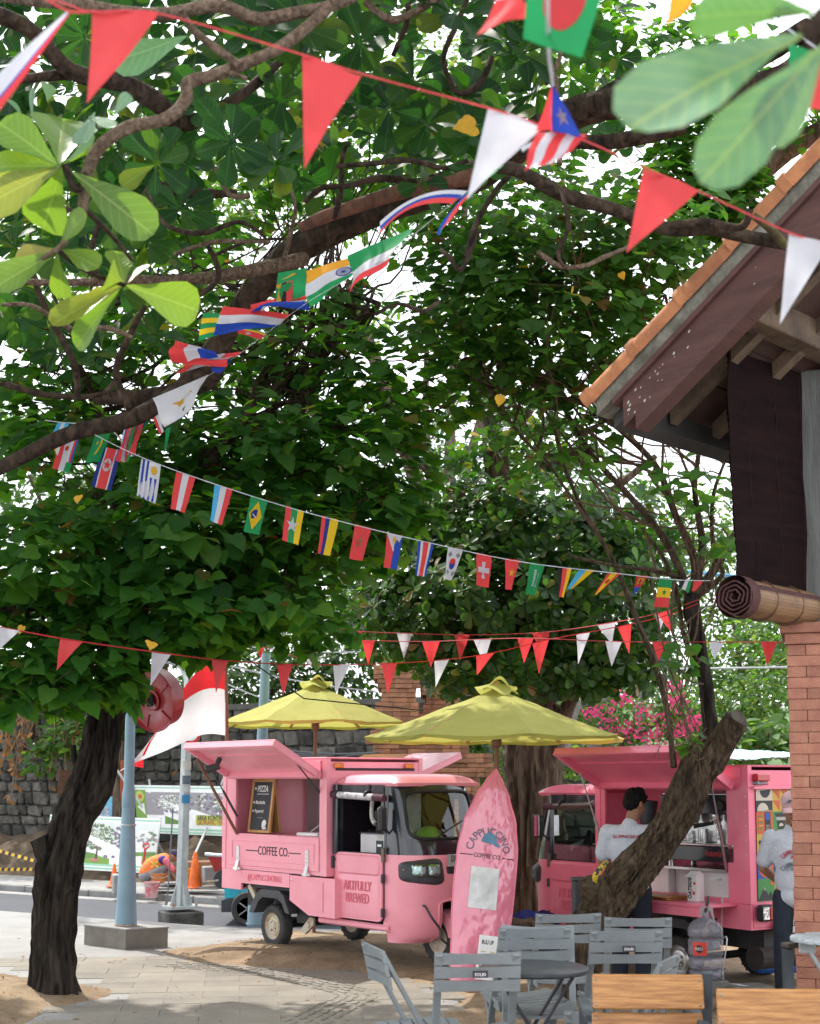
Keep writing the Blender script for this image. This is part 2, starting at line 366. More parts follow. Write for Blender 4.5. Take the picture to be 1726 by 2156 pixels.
mb.add(vs, [(idx[i, j], idx[i+1, j], idx[i+1, j+1], idx[i, j+1]) for i in range(len(xs)-1) for j in range(nj)])
o = build('plaza', mb, M_con, smooth=30); o['kind'] = 'structure'
PLAZA = o; ORI[o.name] = V((0, 0, 0))
# pavers laid in rows, nearest part of the plaza; one object each
pv = [MB().box((0, 0, 0), (.5965, .2965, .03), None, 0, .003).mesh('paver', M_pave) for _ in range(1)][0]
ca, sa = math.cos(R(7)), math.sin(R(7)); n_p = 0
for r in range(30):
    for c in range(-14, 14):
        lx, ly = (c + .5 * (r % 2)) * .6, 8.6 + r * .3
        x, y = lx*ca - (ly-10)*sa - .6, lx*sa + (ly-10)*ca + 10
        a = sdist(SAND, x, y); b = sdist(MOUND, x, y); q = PX((x, y, 0))
        if a > .12 or b > .12 or not q or not (-60 < q[0] < 1250 and 2015 < q[1] < 2200): continue
        n_p += 1
        shared('paver', pv, PLAZA, Matrix.Translation((x, y, -.010 + random.uniform(-.0015, .0015))) @ Matrix.Rotation(R(7) + random.uniform(-.004, .004), 4, 'Z') @ Matrix.Rotation(random.uniform(-.004, .004), 4, 'X'))
# raised guide strip curving through the paving
path, _ = smooth_path([G(*q) for q in [(330, 2028), (392, 2033), (560, 2047), (700, 2076), (755, 2096), (705, 2124), (640, 2160)]], [1]*7, 14)
M_tact = mat('tactile_block', (.215, .195, .165), .88, bump=.3, isl=.12)
tb = MB().box((0, 0, 0), (.13, .032, .007), None, 0, .003).mesh('guide_bar', M_tact)
s_acc = 0; k = 0
for a, b in zip(path, path[1:]):
    L = (b-a).length; s_acc += L
    while s_acc > .20 and k < 290:
        s_acc -= .20; d = (b-a).normalized(); nn = V((-d.y, d.x, 0))
        for w in (-.18, -.10, -.02, .06, .14):
            q = a + nn * w + d * (.1 * (int((w+.2)*12.5) % 2)); k += 1
            if sdist(SAND, q.x, q.y) > .1: continue
            shared('guide_bar', tb, PLAZA, Matrix.Translation((q.x, q.y, .008)) @ Matrix.Rotation(math.atan2(d.y, d.x), 4, 'Z'))
# earth far below and beyond, asphalt road, far kerb
def earth(x, y): return -.78 + (.0 if y < 60 else (y-60) * .02)
sheet('ground', earth, -300, 300, 14, 420, 12, 12, M_dirt)
KD, KN, K0 = V((.836, -.548, 0)), V((.548, .836, 0)), V((-9.4, 31.7, 0))
def far(s, w, z=0.): q = K0 + KD*s + KN*w; q.z = z; return q
mb = MB(); mb.add([far(-40, .1, -.75), far(60, .1, -.75), far(60, -22, -.75), far(-40, -22, -.75)], [(3, 2, 1, 0)])
o = build('road', mb, M_asph, flipfix=False); o['kind'] = 'structure'
mb = MB(); mb.add([far(-40, -.12, -.746), far(60, -.12, -.746), far(60, -.55, -.746), far(-40, -.55, -.746)], [(3, 2, 1, 0)])
o = build('gutter_strip', mb, M_con, flipfix=False); o['kind'] = 'structure'
mb = MB(); q = [far(-40, .17, -.62), far(60, .17, -.62), far(60, 2.0, -.60), far(-40, 2.0, -.60)]; mb.add(q, [(0, 1, 2, 3)])
PAVE2 = build('pavement', mb, M_con, flipfix=False); PAVE2['kind'] = 'structure'
ks = MB().box((0, 0, 0), (.985, .2, .30), None, 0, .02).mesh('kerb_stone', M_kerb)
for i in range(-4, 18):
    shared('kerb_stone', ks, PAVE2, Matrix.Translation(far(i + .5, .06, -.76 + random.uniform(-.006, .006))) @ Matrix.Rotation(math.atan2(KD.y, KD.x), 4, 'Z'))
def bank(x, y):
    p = V((x, y, 0)) - K0; w = p.dot(KN); s = p.dot(KD)
    n = noise.noise((x*.9, y*.9, 1)) * .5 + noise.noise((x*2.6, y*2.6, 4)) * .25
    return -.66 + (.95 * sstep(1.7, 4.6, w + n*.8) + n * .34 * sstep(1.6, 2.4, w) if w > 1.4 else -.2)
sheet('dirt_bank', bank, -18, 12, 18, 46, 150, 140, M_dirt, drop=-.8)
# low far hillside behind everything
M_hill = mat('hill_green', (.07, .13, .03), .9, ns=.35, bump=1, bs=2, col2=(.03, .06, .015))
sheet('hillside', lambda x, y: -1 + 7 * sstep(46, 95, y) + 3*noise.noise((x*.04, y*.04, 0)), -160, 160, 44, 150, 60, 24, M_hill)

# ------------------------------------------------------------- dark stone retaining wall
wall = thing('stone_wall', 'dark weathered stone retaining wall behind the roadworks', 'wall', far(2, 4.7, -.3))
mb = MB(); a, b = far(-12, 4.95, 1.2), far(13, 4.95, 1.2)
mb.beam(a, b, .4, 4.5, m=0); mb.beam(far(-12, 4.9, 3.52), far(13, 4.9, 3.52), .6, .14, m=0)
build('wall_core', mb, M_mortar, wall, world=True)
rub = MB(); stones = [MB() for _ in range(8)]; sm = []
for q in stones:
    bm = bmesh.new(); bmesh.ops.create_icosphere(bm, subdivisions=1, radius=1)
    dz = random.uniform(0, 9)
    for v_ in bm.verts:
        c = v_.co; c = V([math.copysign(abs(t)**.42, t) for t in c]) * (1 + .22 * noise.noise(v_.co*1.6 + V((dz, 0, 0)))); v_.co = c
    me = bpy.data.meshes.new('stone'); bm.to_mesh(me); bm.free(); me.materials.append(M_stone); sm.append(me)
cnt = 0; z = -.55
rz = math.atan2(KD.y, KD.x)
while z < 3.5:
    h = random.uniform(.20, .36); s = -6 + random.uniform(0, .3)
    while s < 12.6:
        w = random.uniform(.26, .62); c = far(s + w/2, 4.74 + random.uniform(-.03, .03), z + h/2)
        Mx = Matrix.Translation(c) @ Matrix.Rotation(rz, 4, 'Z') @ Matrix.Rotation(random.uniform(-.12, .12), 4, 'Y') @ Matrix.Diagonal((w*.53, .10, h*.53, 1))
        q = PX(c)
        if q and -20 < q[0] < 520 and q[1] < 1800 and q[1] > 1500 and cnt < 300:
            cnt += 1; shared('stone', random.choice(sm), wall, Mx, world=True)
        else:
            me = random.choice(sm); rub.add([Mx @ v_.co for v_ in me.vertices], [tuple(p.vertices) for p in me.polygons])
        s += w + .015
    z += h + .012
build('rubble_stone', rub, M_stone, wall, kind='stuff', world=True, flipfix=False)

# ------------------------------------------------------------- stepped brick gate tower behind the first truck
tw = thing('brick_temple_tower', 'stepped orange brick gate tower rising behind the pink trucks', 'tower', (P(905, 1640, 20).x, 20, -.75))
bmesh_b = [MB().box((0, 0, 0), (.25, .13, .062), None, 0, .005).mesh('brick', M_obrick), MB().box((0, 0, 0), (.125, .13, .062), None, 0, .005).mesh('brick', M_obrick)]
core = MB(); restb = MB(); cnt = 0
def tower_course(xl, xr, y, z, depth):
    """one course of bricks on the two faces one can see"""
    global cnt
    core.box(((xl+xr)/2, y + depth/2, z), (xr-xl-.06, depth-.06, .07))
    off = random.choice((0, .125)); x = xl
    first = True
    while x < xr - .02:
        w = .25
        if first and off: w = .125
        first = False
        if x + w > xr: w = .125
        q = PX((x, y, z)); Mx = Matrix.Translation((x + w/2, y + .05 + random.uniform(-.012, .012), z)) @ Matrix.Rotation(random.uniform(-.02, .02), 4, 'Z')
        if cnt < 300 and (q[1] < 1475 or q[1] > 1540) and q[1] < 1625 and not (q[1] > 1545 and q[0] > 1030):
            cnt += 1; shared('brick', bmesh_b[0 if w > .2 else 1], tw, Mx, world=True)
        else: restb.box(Mx.translation, (w-.006, .13, .062))
        x += w
    for sx, xx in ((-1, xl), (1, xr)):
        yy = y + .14
        while yy < y + depth: restb.box((xx - sx*.06, yy + .12, z), (.13, .244, .062)); yy += .25
def P20(u, v, d=20): q = P(u, v, d); return q.x, q.z
def tower(prof, d, depth):
    """prof: (v, left u, right u) from the top down"""
    z = P20(0, prof[-1][0], d)[1]; zt = P20(0, prof[0][0], d)[1]
    while z < zt:
        v_ = 1640 - (z - EYE) * F / d
        for (v0, l0, r0), (v1, l1, r1) in zip(prof, prof[1:]):
            if v0 <= v_ <= v1 + .01:
                tower_course(P20(l0, v_, d)[0], P20(r0, v_, d)[0], d - (r0-l0)*.0008, z, depth); break
        z += .0675
tower([(1385, 800, 868), (1398, 787, 881), (1432, 795, 876), (1452, 803, 870), (1476, 790, 882), (1540, 780, 960), (1553, 770, 1000), (1572, 786, 985), (1586, 780, 1030), (1603, 800, 1024), (1640, 790, 1000), (1760, 760, 1030)], 20, 1.0)
tower([(1425, 893, 962), (1437, 887, 970), (1462, 896, 955), (1480, 890, 965), (1500, 880, 975), (1545, 870, 985)], 20.6, .9)
core.box((P20(900, 0)[0], 20.6, -.4), (1.9, 1.0, 1.0))
build('tower_core', core, M_joint, tw, world=True); build('brickwork', restb, M_obrick, tw, kind='stuff', world=True)

# ------------------------------------------------------------- open pavilion: roof corner, rafters, post, brick pillar
E2, G2, SL = V((.70, .714, 0)), V((.714, -.70, 0)), .687      # along the eave, up the slope in plan, pitch
KC = P(1226, 852, 8.43)
def roof(q, t, h=0.): return KC + G2*q + E2*t + V((0, 0, SL*q + h))
pav = thing('pavilion', 'open pavilion corner with terracotta verge, brown bargeboards and dark rafters', 'pavilion', (KC.x + 2, KC.y - .5, 0))
NUP = (V((0, 0, 1)) - G2 * SL).normalized(); GS = (G2 + V((0, 0, SL))).normalized()
mb = MB()
def rbox(mb, q0, q1, t0, t1, h0, h1, m=0):
    vs = [roof(q, t, h) for q in (q0, q1) for t in (t0, t1) for h in (h0, h1)]
    mb.add(vs, [(0, 1, 3, 2), (4, 6, 7, 5), (0, 4, 5, 1), (2, 3, 7, 6), (0, 2, 6, 4), (1, 5, 7, 3)], m)
rbox(mb, .19, 4.2, .05, 6, -.15, -.06); build('roof_deck', mb, M_under, pav, world=True)
mb = MB(); rbox(mb, .10, 4.2, .09, 6, -.055, -.02); build('roof_covering', mb, M_tile, pav, world=True)
mb = MB(); rbox(mb, .145, 4.2, -.05, .09, -.205, -.07); build('verge_mortar', mb, M_cement, pav, world=True)
for h0, h1, t0, t1, q0 in ((-.25, -.21, -.06, .09, .27), (-.435, -.25, -.03, .09, .33), (-.535, -.44, -.045, .09, .43)):
    mb = MB(); rbox(mb, q0, 4.2, t0, t1, h0, h1); build('bargeboard', mb, M_fascia, pav, world=True)
    if h0 == -.435:
        fl = MB()
        for _ in range(24):
            q, h = q0 + .05 + random.random()**2 * .9, random.uniform(-.42, -.27); w = random.uniform(.003, .010)
            if random.random() < .6: q = q0 + random.uniform(.03, .3); h = random.uniform(-.43, -.28)
            fl.add([roof(q + w*math.cos(a)*random.uniform(.6, 1.2), t0 - .0025, h + SL*0 + w*math.sin(a)*random.uniform(.6, 1.2)) for a in [i*PI/3 for i in range(6)]], [(5, 4, 3, 2, 1, 0)])
        build('flaked_paint', fl, mat('bare_undercoat', (.55, .52, .46), .9), pav, world=True, kind='stuff', flipfix=False)
# verge tiles: half-round caps, each overlapping the next
TL = .345; q = .065
while q < 2.7:
    mb = MB(); pr = []
    n = 8
    def cap(q_, rr, lift): return [roof(q_, -.012, -.062 + lift) + E2 * (rr*1.1*math.cos(-.2 + (PI + .95)*i/n)) + NUP * (rr*math.sin(-.2 + (PI + .95)*i/n)) for i in range(n+1)]
    secs = [(q, .082, .010), (q+.05, .082, .010), (q+.056, .073, .004), (q+TL+.01, .068, 0.)]
    vs = []; 
    for s_ in secs: vs += cap(*s_)
    for s_ in secs[::-1]: vs += cap(s_[0], s_[1]-.012, s_[2])
    m_ = len(secs)*2; 
    mb.add(vs, [(j*(n+1)+i, j*(n+1)+i+1, ((j+1) % m_)*(n+1)+i+1, ((j+1) % m_)*(n+1)+i) for j in range(m_) for i in range(n)])
    # the outer lip that hangs over the verge
    build('verge_tile', mb, M_tile, pav, world=True, smooth=40); q += TL
for t in (.55, 1.05, 1.55, 2.05, 2.6, 3.2):
    mb = MB(); rbox(mb, .28, 3.9, t, t + .085, -.26, -.152); build('rafter', mb, M_rafter, pav, world=True)
for i in range(13):   # dark boards under the tiles: each board a proud strip
    q0 = .24 + i*.255
    mb = MB(); rbox(mb, q0 + .004, q0 + .249, .09, 4.5, -.163, -.1505 - .002*(i % 2)); build('roof_board', mb, M_under, pav, world=True)
mb = MB(); rbox(mb, .17, .25, .095, 5, -.285, -.152); build('eave_board', mb, mat('grey_eave', (.06, .058, .056), .8), pav, world=True)
B0 = P(1530, 710, 8.3)
mb = MB(); c0 = P(1568, 640, 8.0); mb.beam(c0 + E2*-.05, c0 + E2*3.2, .17, .24, bev=.008); build('beam', mb, M_rafter, pav, world=True)
PXL, PYF = P(1660, 1500, 8.9).x, 8.9
def pb(name, mb, m):
    c, s_ = math.cos(R(-17)), math.sin(R(-17)); mb.v = [(PXL + (x-PXL)*c - (y-PYF)*s_, PYF + (x-PXL)*s_ + (y-PYF)*c, z) for x, y, z in mb.v]; return build(name, mb, m, pav, world=True)
mb = MB(); mb.span((PXL + .10, PYF + .06, 2.76), (PXL + .34, PYF + .30, 4.45), bev=.01); pb('post', mb, M_greywood)
# brick pillar under the post
mb = MB(); mb.span((PXL + .012, PYF + .012, 0), (PXL + .588, PYF + .588, 2.62)); pb('pillar_core', mb, M_joint)
PC = pav
for i in range(37):
    z = .0025 + i * .0707; lay = []
    hd = .115
    if i % 2: lay = [(0, .23), (.234, .6)]
    else: lay = [(0, hd), (hd + .004, .355), (.359, .6)]
    j = random.uniform(-.004, .004)
    for a, b in lay:
        mb = MB(); mb.span((PXL + a + (0 if a else j), PYF + random.uniform(0, .004), z), (PXL + b, PYF + .12, z + .068), bev=.003); pb('brick', mb, M_brick)
    mb = MB()
    mb.span((PXL + random.uniform(0, .004), PYF + .124, z), (PXL + .11, PYF + .36, z + .068), bev=.003); mb.span((PXL, PYF + .364, z), (PXL + .11, PYF + .6, z + .068), bev=.003)
    pb('brick', mb, M_brick)
mb = MB(); mb.span((PXL - .012, PYF - .012, 2.621), (PXL + .612, PYF + .612, 2.69), bev=.004); mb.span((PXL - .04, PYF - .04, 2.692), (PXL + .64, PYF + .64, 2.758), bev=.004)
pb('pillar_cap', mb, M_brick)
# roll-up blind hanging behind the post: cloth outside, bamboo inside
bl = thing('roll_up_blind', 'dark brown cloth blind rolled up at the bottom showing bamboo slats', 'blind', P(1535, 1290, 8.3))
BT = B0.z + .05; L_ = 1.7
def blind(s, t):
    z = BT + (2.95 - BT) * t; sag = -.05 * math.sin(t*PI) * (1-s) + .03*sstep(.75, 1, t)*(s-1)
    return B0 + E2*(s*L_ + sag*.6 + .05*t*(1-s)) + V((0, 0, z - B0.z)) + G2 * (-.012*math.sin(s*9) * math.sin(t*3) - .02*noise.noise((s*3, t*5, 0)) + .003*math.sin(t*220))
mb = MB(); mb.grid(blind, 40, 160); mb.grid(lambda s, t: blind(1-s, t) + G2*.008, 6, 8); build('cloth', mb, M_blind, bl, world=True, smooth=60, flipfix=False)
for s in (.15, .33, .5, .68):
    mb = MB(); mb.tube([blind(s + .01*math.sin(t*7 + s*9) * t, t) + G2*.009 for t in [i/24 for i in range(24)]], .0035, 5); build('cord', mb, mat('blind_cord', (.03, .016, .016), .9, spec=.1), bl, world=True)
rc = B0 + E2*.04 + V((0, 0, 2.86 - B0.z)) - G2*.02
n = 34; R0 = .125
for i in range(n):
    a = 2*PI*i/n; p = V((0, 0, 1)) * math.sin(a)*R0*.9 + G2*math.cos(a)*R0
    ax = E2; mb = MB(); up = (V((0, 0, 1))*math.sin(a) + G2*math.cos(a)).normalized()
    mb.beam(rc + p + E2*.09, rc + p + E2*L_, .0205, .006, up=up, m=0); build('slat', mb, M_bamboo, bl, world=True)
mb = MB(); pts = []
for i in range(110):
    a = i*.22 + 2.0; r = .02 + .0043*i*.22*1.05 + .004*math.sin(i*1.3); pts.append((r*math.cos(a), r*.9*math.sin(a)))
vs = [rc + E2*e + G2*x + V((0, 0, y)) for x, y in pts for e in (0., L_)]
mb.add(vs, [(2*i, 2*i+2, 2*i+3, 2*i+1) for i in range(len(pts)-1)])
mb.tube([rc + E2*.0 + G2*x + V((0, 0, y)) for x, y in pts], .0055, 4)
build('rolled_cloth', mb, mat('rolled_cloth', (.085, .034, .032), .85, bump=.4), bl, world=True, flipfix=False)
mb = MB(); mb.lathe([(R0+.006, 0), (R0+.008, .09), (R0-.004, .09)], rc, 28, E2, caps=False); build('hem', mb, mat('rolled_cloth'  , (.13, .05, .05)), bl, world=True, smooth=50, flipfix=False)
for s in (.30, .62, .93):
    mb = MB(); mb.lathe([(R0+.004, 0), (R0+.007, .004), (R0+.004, .008)], rc + E2*s, 24, E2); build('binding', mb, mat('binding_string', (.10, .05, .03), .9), bl, world=True)
# ------------------------------------------------------------- trees
def barkmat(name, c, c2, sx=14, sz=2.2, bump=1.6, lichen=None):
    if name in MATS: return MATS[name]
    m = mat(name, c, .92, ns=1, col2=c2, spec=.2); n, l = m.node_tree.nodes, m.node_tree.links; b = n['Principled BSDF']
    t = n.new('ShaderNodeTexCoord'); mp = n.new('ShaderNodeMapping'); mp.inputs['Scale'].default_value = (sx, sx, sz); l.new(t.outputs['Object'], mp.inputs[0])
    nz = n.new('ShaderNodeTexNoise'); nz.inputs['Scale'].default_value = 1.0; nz.inputs['Detail'].default_value = 8; nz.inputs['Roughness'].default_value = .66; nz.inputs['Distortion'].default_value = .7; l.new(mp.outputs[0], nz.inputs['Vector'])
    vo = n.new('ShaderNodeTexVoronoi'); vo.inputs['Scale'].default_value = 1.3; l.new(mp.outputs[0], vo.inputs['Vector'])
    mu = n.new('ShaderNodeMath'); mu.operation = 'ADD'; l.new(nz.outputs[0], mu.inputs[0]); l.new(vo.outputs['Distance'], mu.inputs[1])
    bp = n.new('ShaderNodeBump'); bp.inputs['Strength'].default_value = 1; bp.inputs['Distance'].default_value = .03*bump; l.new(mu.outputs[0], bp.inputs['Height']); l.new(bp.outputs[0], b.inputs['Normal'])
    rp = n.new('ShaderNodeValToRGB'); e = rp.color_ramp.elements; e[0].position = .38; e[0].color = (*c2, 1); e[1].position = .78; e[1].color = (*c, 1)
    l.new(nz.outputs[0], rp.inputs[0]); co = rp.outputs[0]
    if lichen:
        n3 = n.new('ShaderNodeTexNoise'); n3.inputs['Scale'].default_value = 7; n3.inputs['Detail'].default_value = 6; l.new(t.outputs['Object'], n3.inputs['Vector'])
        mr = n.new('ShaderNodeMapRange'); mr.inputs[1].default_value = .58; mr.inputs[2].default_value = .80; l.new(n3.outputs[0], mr.inputs[0])
        mx_ = n.new('ShaderNodeMixRGB'); mx_.inputs[2].default_value = (*lichen, 1); l.new(mr.outputs[0], mx_.inputs[0]); l.new(co, mx_.inputs[1]); co = mx_.outputs[0]
    l.new(co, b.inputs['Base Color']); return m
B_dark = barkmat('dark_furrowed_bark', (.075, .058, .045), (.009, .007, .006), 15, 2.6, 1.8)
B_brown = barkmat('brown_bark', (.19, .135, .085), (.035, .024, .017), 22, 6, 1.5, (.10, .10, .06))
B_limb = barkmat('limb_bark', (.115, .075, .052), (.022, .015, .012), 16, 9, 1.3, (.16, .12, .09))
B_pale = barkmat('pale_twig_bark', (.30, .215, .155), (.085, .055, .038), 34, 26, .9)
B_big = barkmat('grey_brown_bark', (.22, .17, .125), (.07, .05, .036), 9, 1.6, 1.6)
B_twig = mat('twig_bark', (.13, .075, .05), .9, ns=20, col2=(.06, .035, .025))

L_heart = leafmat('heart_leaf', [(0, (.015, .070, .012)), (.5, (.030, .115, .017)), (.95, (.06, .155, .024)), (.99, (.10, .085, .02)), (1, (.14, .05, .015))],
                  [(0, (.07, .25, .012)), (.5, (.12, .36, .014)), (.96, (.20, .42, .018)), (.99, (.35, .26, .02)), (1, (.3, .12, .03))], .5, vein=(.05, .12, .03), tw=.5, spec=.16)
L_heart2 = leafmat('heart_leaf_light', [(0, (.028, .09, .017)), (.5, (.05, .14, .024)), (.93, (.085, .19, .03)), (.985, (.16, .12, .02)), (1, (.2, .07, .015))],
                  [(0, (.07, .24, .02)), (.5, (.11, .33, .025)), (.95, (.18, .40, .03)), (.985, (.45, .32, .02)), (1, (.4, .15, .03))], .5, spec=.2, vein=(.09, .17, .04), tw=.45)
L_glossy = leafmat('glossy_leaf', [(0, (.014, .05, .010)), (.5, (.026, .085, .015)), (.9, (.06, .15, .022)), (.97, (.12, .17, .03)), (1, (.30, .19, .09))],
                  [(0, (.04, .15, .012)), (.5, (.08, .25, .016)), (.92, (.16, .36, .02)), (.97, (.35, .34, .04)), (1, (.5, .34, .16))], .27, vein=(.09, .16, .04), tw=.42, spec=.35)
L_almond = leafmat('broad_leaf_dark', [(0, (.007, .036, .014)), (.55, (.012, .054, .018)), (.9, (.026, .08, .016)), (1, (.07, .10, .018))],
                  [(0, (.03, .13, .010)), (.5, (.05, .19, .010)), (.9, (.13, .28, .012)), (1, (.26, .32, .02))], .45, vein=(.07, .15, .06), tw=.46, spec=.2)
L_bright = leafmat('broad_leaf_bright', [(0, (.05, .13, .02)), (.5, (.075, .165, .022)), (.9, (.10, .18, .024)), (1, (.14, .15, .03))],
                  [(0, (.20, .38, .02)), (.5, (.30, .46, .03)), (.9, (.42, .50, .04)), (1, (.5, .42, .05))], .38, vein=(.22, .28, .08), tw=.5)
L_far = leafmat('far_leaf', [(0, (.03, .09, .014)), (.5, (.055, .14, .02)), (.9, (.10, .20, .03)), (1, (.16, .17, .04))],
                  [(0, (.09, .26, .02)), (.5, (.16, .36, .03)), (.95, (.30, .46, .05)), (1, (.4, .36, .06))], .45, tw=.45)
L_fardark = leafmat('far_leaf_dark', [(0, (.02, .06, .014)), (.5, (.035, .095, .02)), (1, (.07, .13, .03))], [(0, (.06, .18, .02)), (1, (.16, .3, .04))], .4, tw=.4)
L_dry = mat('dry_leaf', (.36, .17, .06), .85, ns=4, col2=(.2, .08, .03), isl=.4, trans=(.4, .2, .06), tw=.3)
L_pink = mat('bougainvillea_bract', (.72, .07, .22), .7, isl=.3, trans=(.8, .1, .28), tw=.4)

def leaf_template(kind):
    """(verts, faces, uv) of a leaf of length 1 along +y, upper side +z, folded along the midrib and arched"""
    if kind == 'heart': out = [(0, .10, 0), (.16, 0, .0), (.36, .04, .01), (.50, .26, .02), (.47, .48, .02), (.36, .58, .0), (.30, .74, -.02), (.13, .90, -.05), (0, 1.06, -.10)]
    elif kind == 'obov': out = [(0, 0, 0), (.045, .10, .0), (.10, .28, .015), (.22, .55, .03), (.285, .74, .03), (.25, .90, .015), (.13, .985, 0), (0, 1.0, -.01)]
    elif kind == 'ellip': out = [(0, 0, 0), (.10, .15, .02), (.20, .42, .04), (.21, .62, .035), (.14, .84, .01), (0, 1, -.03)]
    else: out = [(0, 0, 0), (.22, .3, .03), (.2, .7, .02), (0, 1, -.03)]
    n = len(out); arch = lambda y: -.16*y*y
    vs, uv = [], []
    for x, y, z in out: vs.append((x, y, z + arch(y))); uv.append((.5 + x, y))
    for x, y, z in out[1:-1]: vs.append((-x, y, z + arch(y))); uv.append((.5 - x, y))
    # midrib points inside
    if kind in ('tiny',): 
        fs = [(0, 1, 2, 3), (0, 3, n + 1, n)] if False else [(0, 1, 2, 3), (3, n+1, n, 0)]
        return vs, fs, uv
    mid = [len(vs) + i for i in range(n - 2)]
    for x, y, z in out[1:-1]: yy = y if y > .1 else .1 + y*.2; vs.append((0, max(y, out[0][1] + .02*y), arch(y) - .035)); uv.append((.5, y))
    fs = []
    Rr = lambda i: i; Lr = lambda i: (0 if i == 0 else n - 1 if i == n - 1 else n + i - 1); Mi = lambda i: (0 if i == 0 else n - 1 if i == n - 1 else mid[i-1])
    for i in range(n - 1):
        a = [Rr(i), Rr(i+1), Mi(i+1), Mi(i)]; b = [Mi(i), Mi(i+1), Lr(i+1), Lr(i)]
        for q in (a, b):
            q2 = []
            for t in q:
                if t not in q2: q2.append(t)
            if len(q2) > 2: fs.append(tuple(q2))
    return vs, fs, uv
LT = {k: leaf_template(k) for k in ('heart', 'obov', 'ellip', 'tiny')}
LM = {}
def leaf_shared(kind, m):
    if (kind, m.name) not in LM:
        mb = MB(); mb.add(LT[kind][0], LT[kind][1]); mb.uv = list(LT[kind][2]); me = mb.mesh('leaf', m, flipfix=False); LM[kind, m.name] = me
        me.polygons.foreach_set('use_smooth', [True]*len(me.polygons))
    return LM[kind, m.name]
def leaf_mass(name, kind, mats_, parent, T, mi=None):
    """thousands of leaves as one mesh; T: (N,4,4)"""
    vs, fs, uv = LT[kind]; N = len(T); vv = np.array([(*q, 1) for q in vs], dtype=np.float64); nv = len(vs)
    co = np.einsum('nij,kj->nki', T, vv)[:, :, :3]; o = np.array(origin(parent)); co -= o
    me = bpy.data.meshes.new(name); nl = sum(len(f) for f in fs); npoly = len(fs)
    me.vertices.add(N*nv); me.vertices.foreach_set('co', co.ravel().astype(np.float32))
    li = np.array([i for f in fs for i in f]); me.loops.add(N*nl); me.loops.foreach_set('vertex_index', (li[None, :] + (np.arange(N)*nv)[:, None]).ravel().astype(np.int32))
    st = np.cumsum([0] + [len(f) for f in fs[:-1]]); me.polygons.add(N*npoly)
    me.polygons.foreach_set('loop_start', (st[None, :] + (np.arange(N)*nl)[:, None]).ravel().astype(np.int32))
    me.polygons.foreach_set('loop_total', np.tile([len(f) for f in fs], N).astype(np.int32))
    for q in mats_: me.materials.append(q)
    if mi is not None: me.polygons.foreach_set('material_index', np.repeat(mi, npoly).astype(np.int32))
    ul = me.uv_layers.new(name='UVMap'); ul.data.foreach_set('uv', np.tile(np.array([uv[i] for i in li], dtype=np.float32).ravel(), N))
    me.update(calc_edges=True); me.polygons.foreach_set('use_smooth', [True]*len(me.polygons))
    ob = bpy.data.objects.new(name, me); link(ob, parent, kind='stuff'); return ob
def leaf_frame(p, tip, nrm, size):
    y = tip.normalized(); x = y.cross(nrm); x = x.normalized() if x.length > 1e-4 else y.orthogonal().normalized(); z = x.cross(y)
    return np.array([[x.x*size, y.x*size, z.x*size, p.x], [x.y*size, y.y*size, z.y*size, p.y], [x.z*size, y.z*size, z.z*size, p.z], [0, 0, 0, 1]])
def rv(): return V(RNG.normal(size=3)).normalized()
def ell_leaves(e, size, droop=.35, out=.28, up=.9, rnd=.50, shell=.0):
    """leaves in an ellipsoid e = (centre, radii, n); blades face up and outwards, tips hang"""
    c, r, n = e; T = []
    for _ in range(n):
        d = rv(); rad = RNG.random()**(1/3) if not shell else max(RNG.random()**(1/3), RNG.random()*shell)
        p = c + V((d.x*r.x, d.y*r.y, d.z*r.z)) * rad
        # leaves gather along sprays
        cl = V((noise.noise(p*2.1), noise.noise(p*2.1 + V((9, 0, 0))), noise.noise(p*2.1 + V((0, 9, 0))))) * .22
        p = p + cl
        n_ = (V((0, 0, 1))*up + d*out + V((0, -.22, 0)) + rv()*rnd).normalized()
        t = (d*.5 + rv()*.9 - V((0, 0, 1))*droop); t = t - n_*t.dot(n_)
        T.append(leaf_frame(p, t, n_, size * (.5 + .75*RNG.random())))
    return T
def ell(u, v, d, ru, rv_, rd, n): k = d / F; return (P(u, v, d), V((ru*k, rd, rv_*k)), n)
def rosette(p, axis, size, n=7, spread=.9):
    T = []; axis = V(axis).normalized(); x = axis.orthogonal().normalized(); y = axis.cross(x); a0 = RNG.random()*6.28
    for i in range(n):
        a = a0 + i*2.4; rr = .55 + .5*RNG.random(); s = spread*(.55 + .65*(i/n))
        t = (axis*(1 - s) + (x*math.cos(a) + y*math.sin(a))*s + rv()*.14).normalized(); nn = (axis + rv()*.22)
        T.append(leaf_frame(p + t*size*.06, t, nn, size*(.68 + .42*RNG.random())))
    return T
def put_leaves(tree, kind, m, T, nind=300):
    """the nearest leaves in the picture as objects of their own, the rest as one part"""
    sc = []
    for i, t in enumerate(T):
        q = PX(t[:3, 3]); inn = q and -20 < q[0] < 1746 and -20 < q[1] < 2175
        sc.append((t[1, 3] / np.linalg.norm(t[:3, 1]) if inn else 1e9, i))
    sc.sort(); ind = set(i for s, i in sc[:nind] if s < 1e8)
    me = leaf_shared(kind, m)
    for i in ind: shared('leaf', me, tree, Matrix(T[i].tolist()), world=True)
    rest = [t for i, t in enumerate(T) if i not in ind]
    if rest: leaf_mass('crown', kind, [m], tree, np.array(rest))
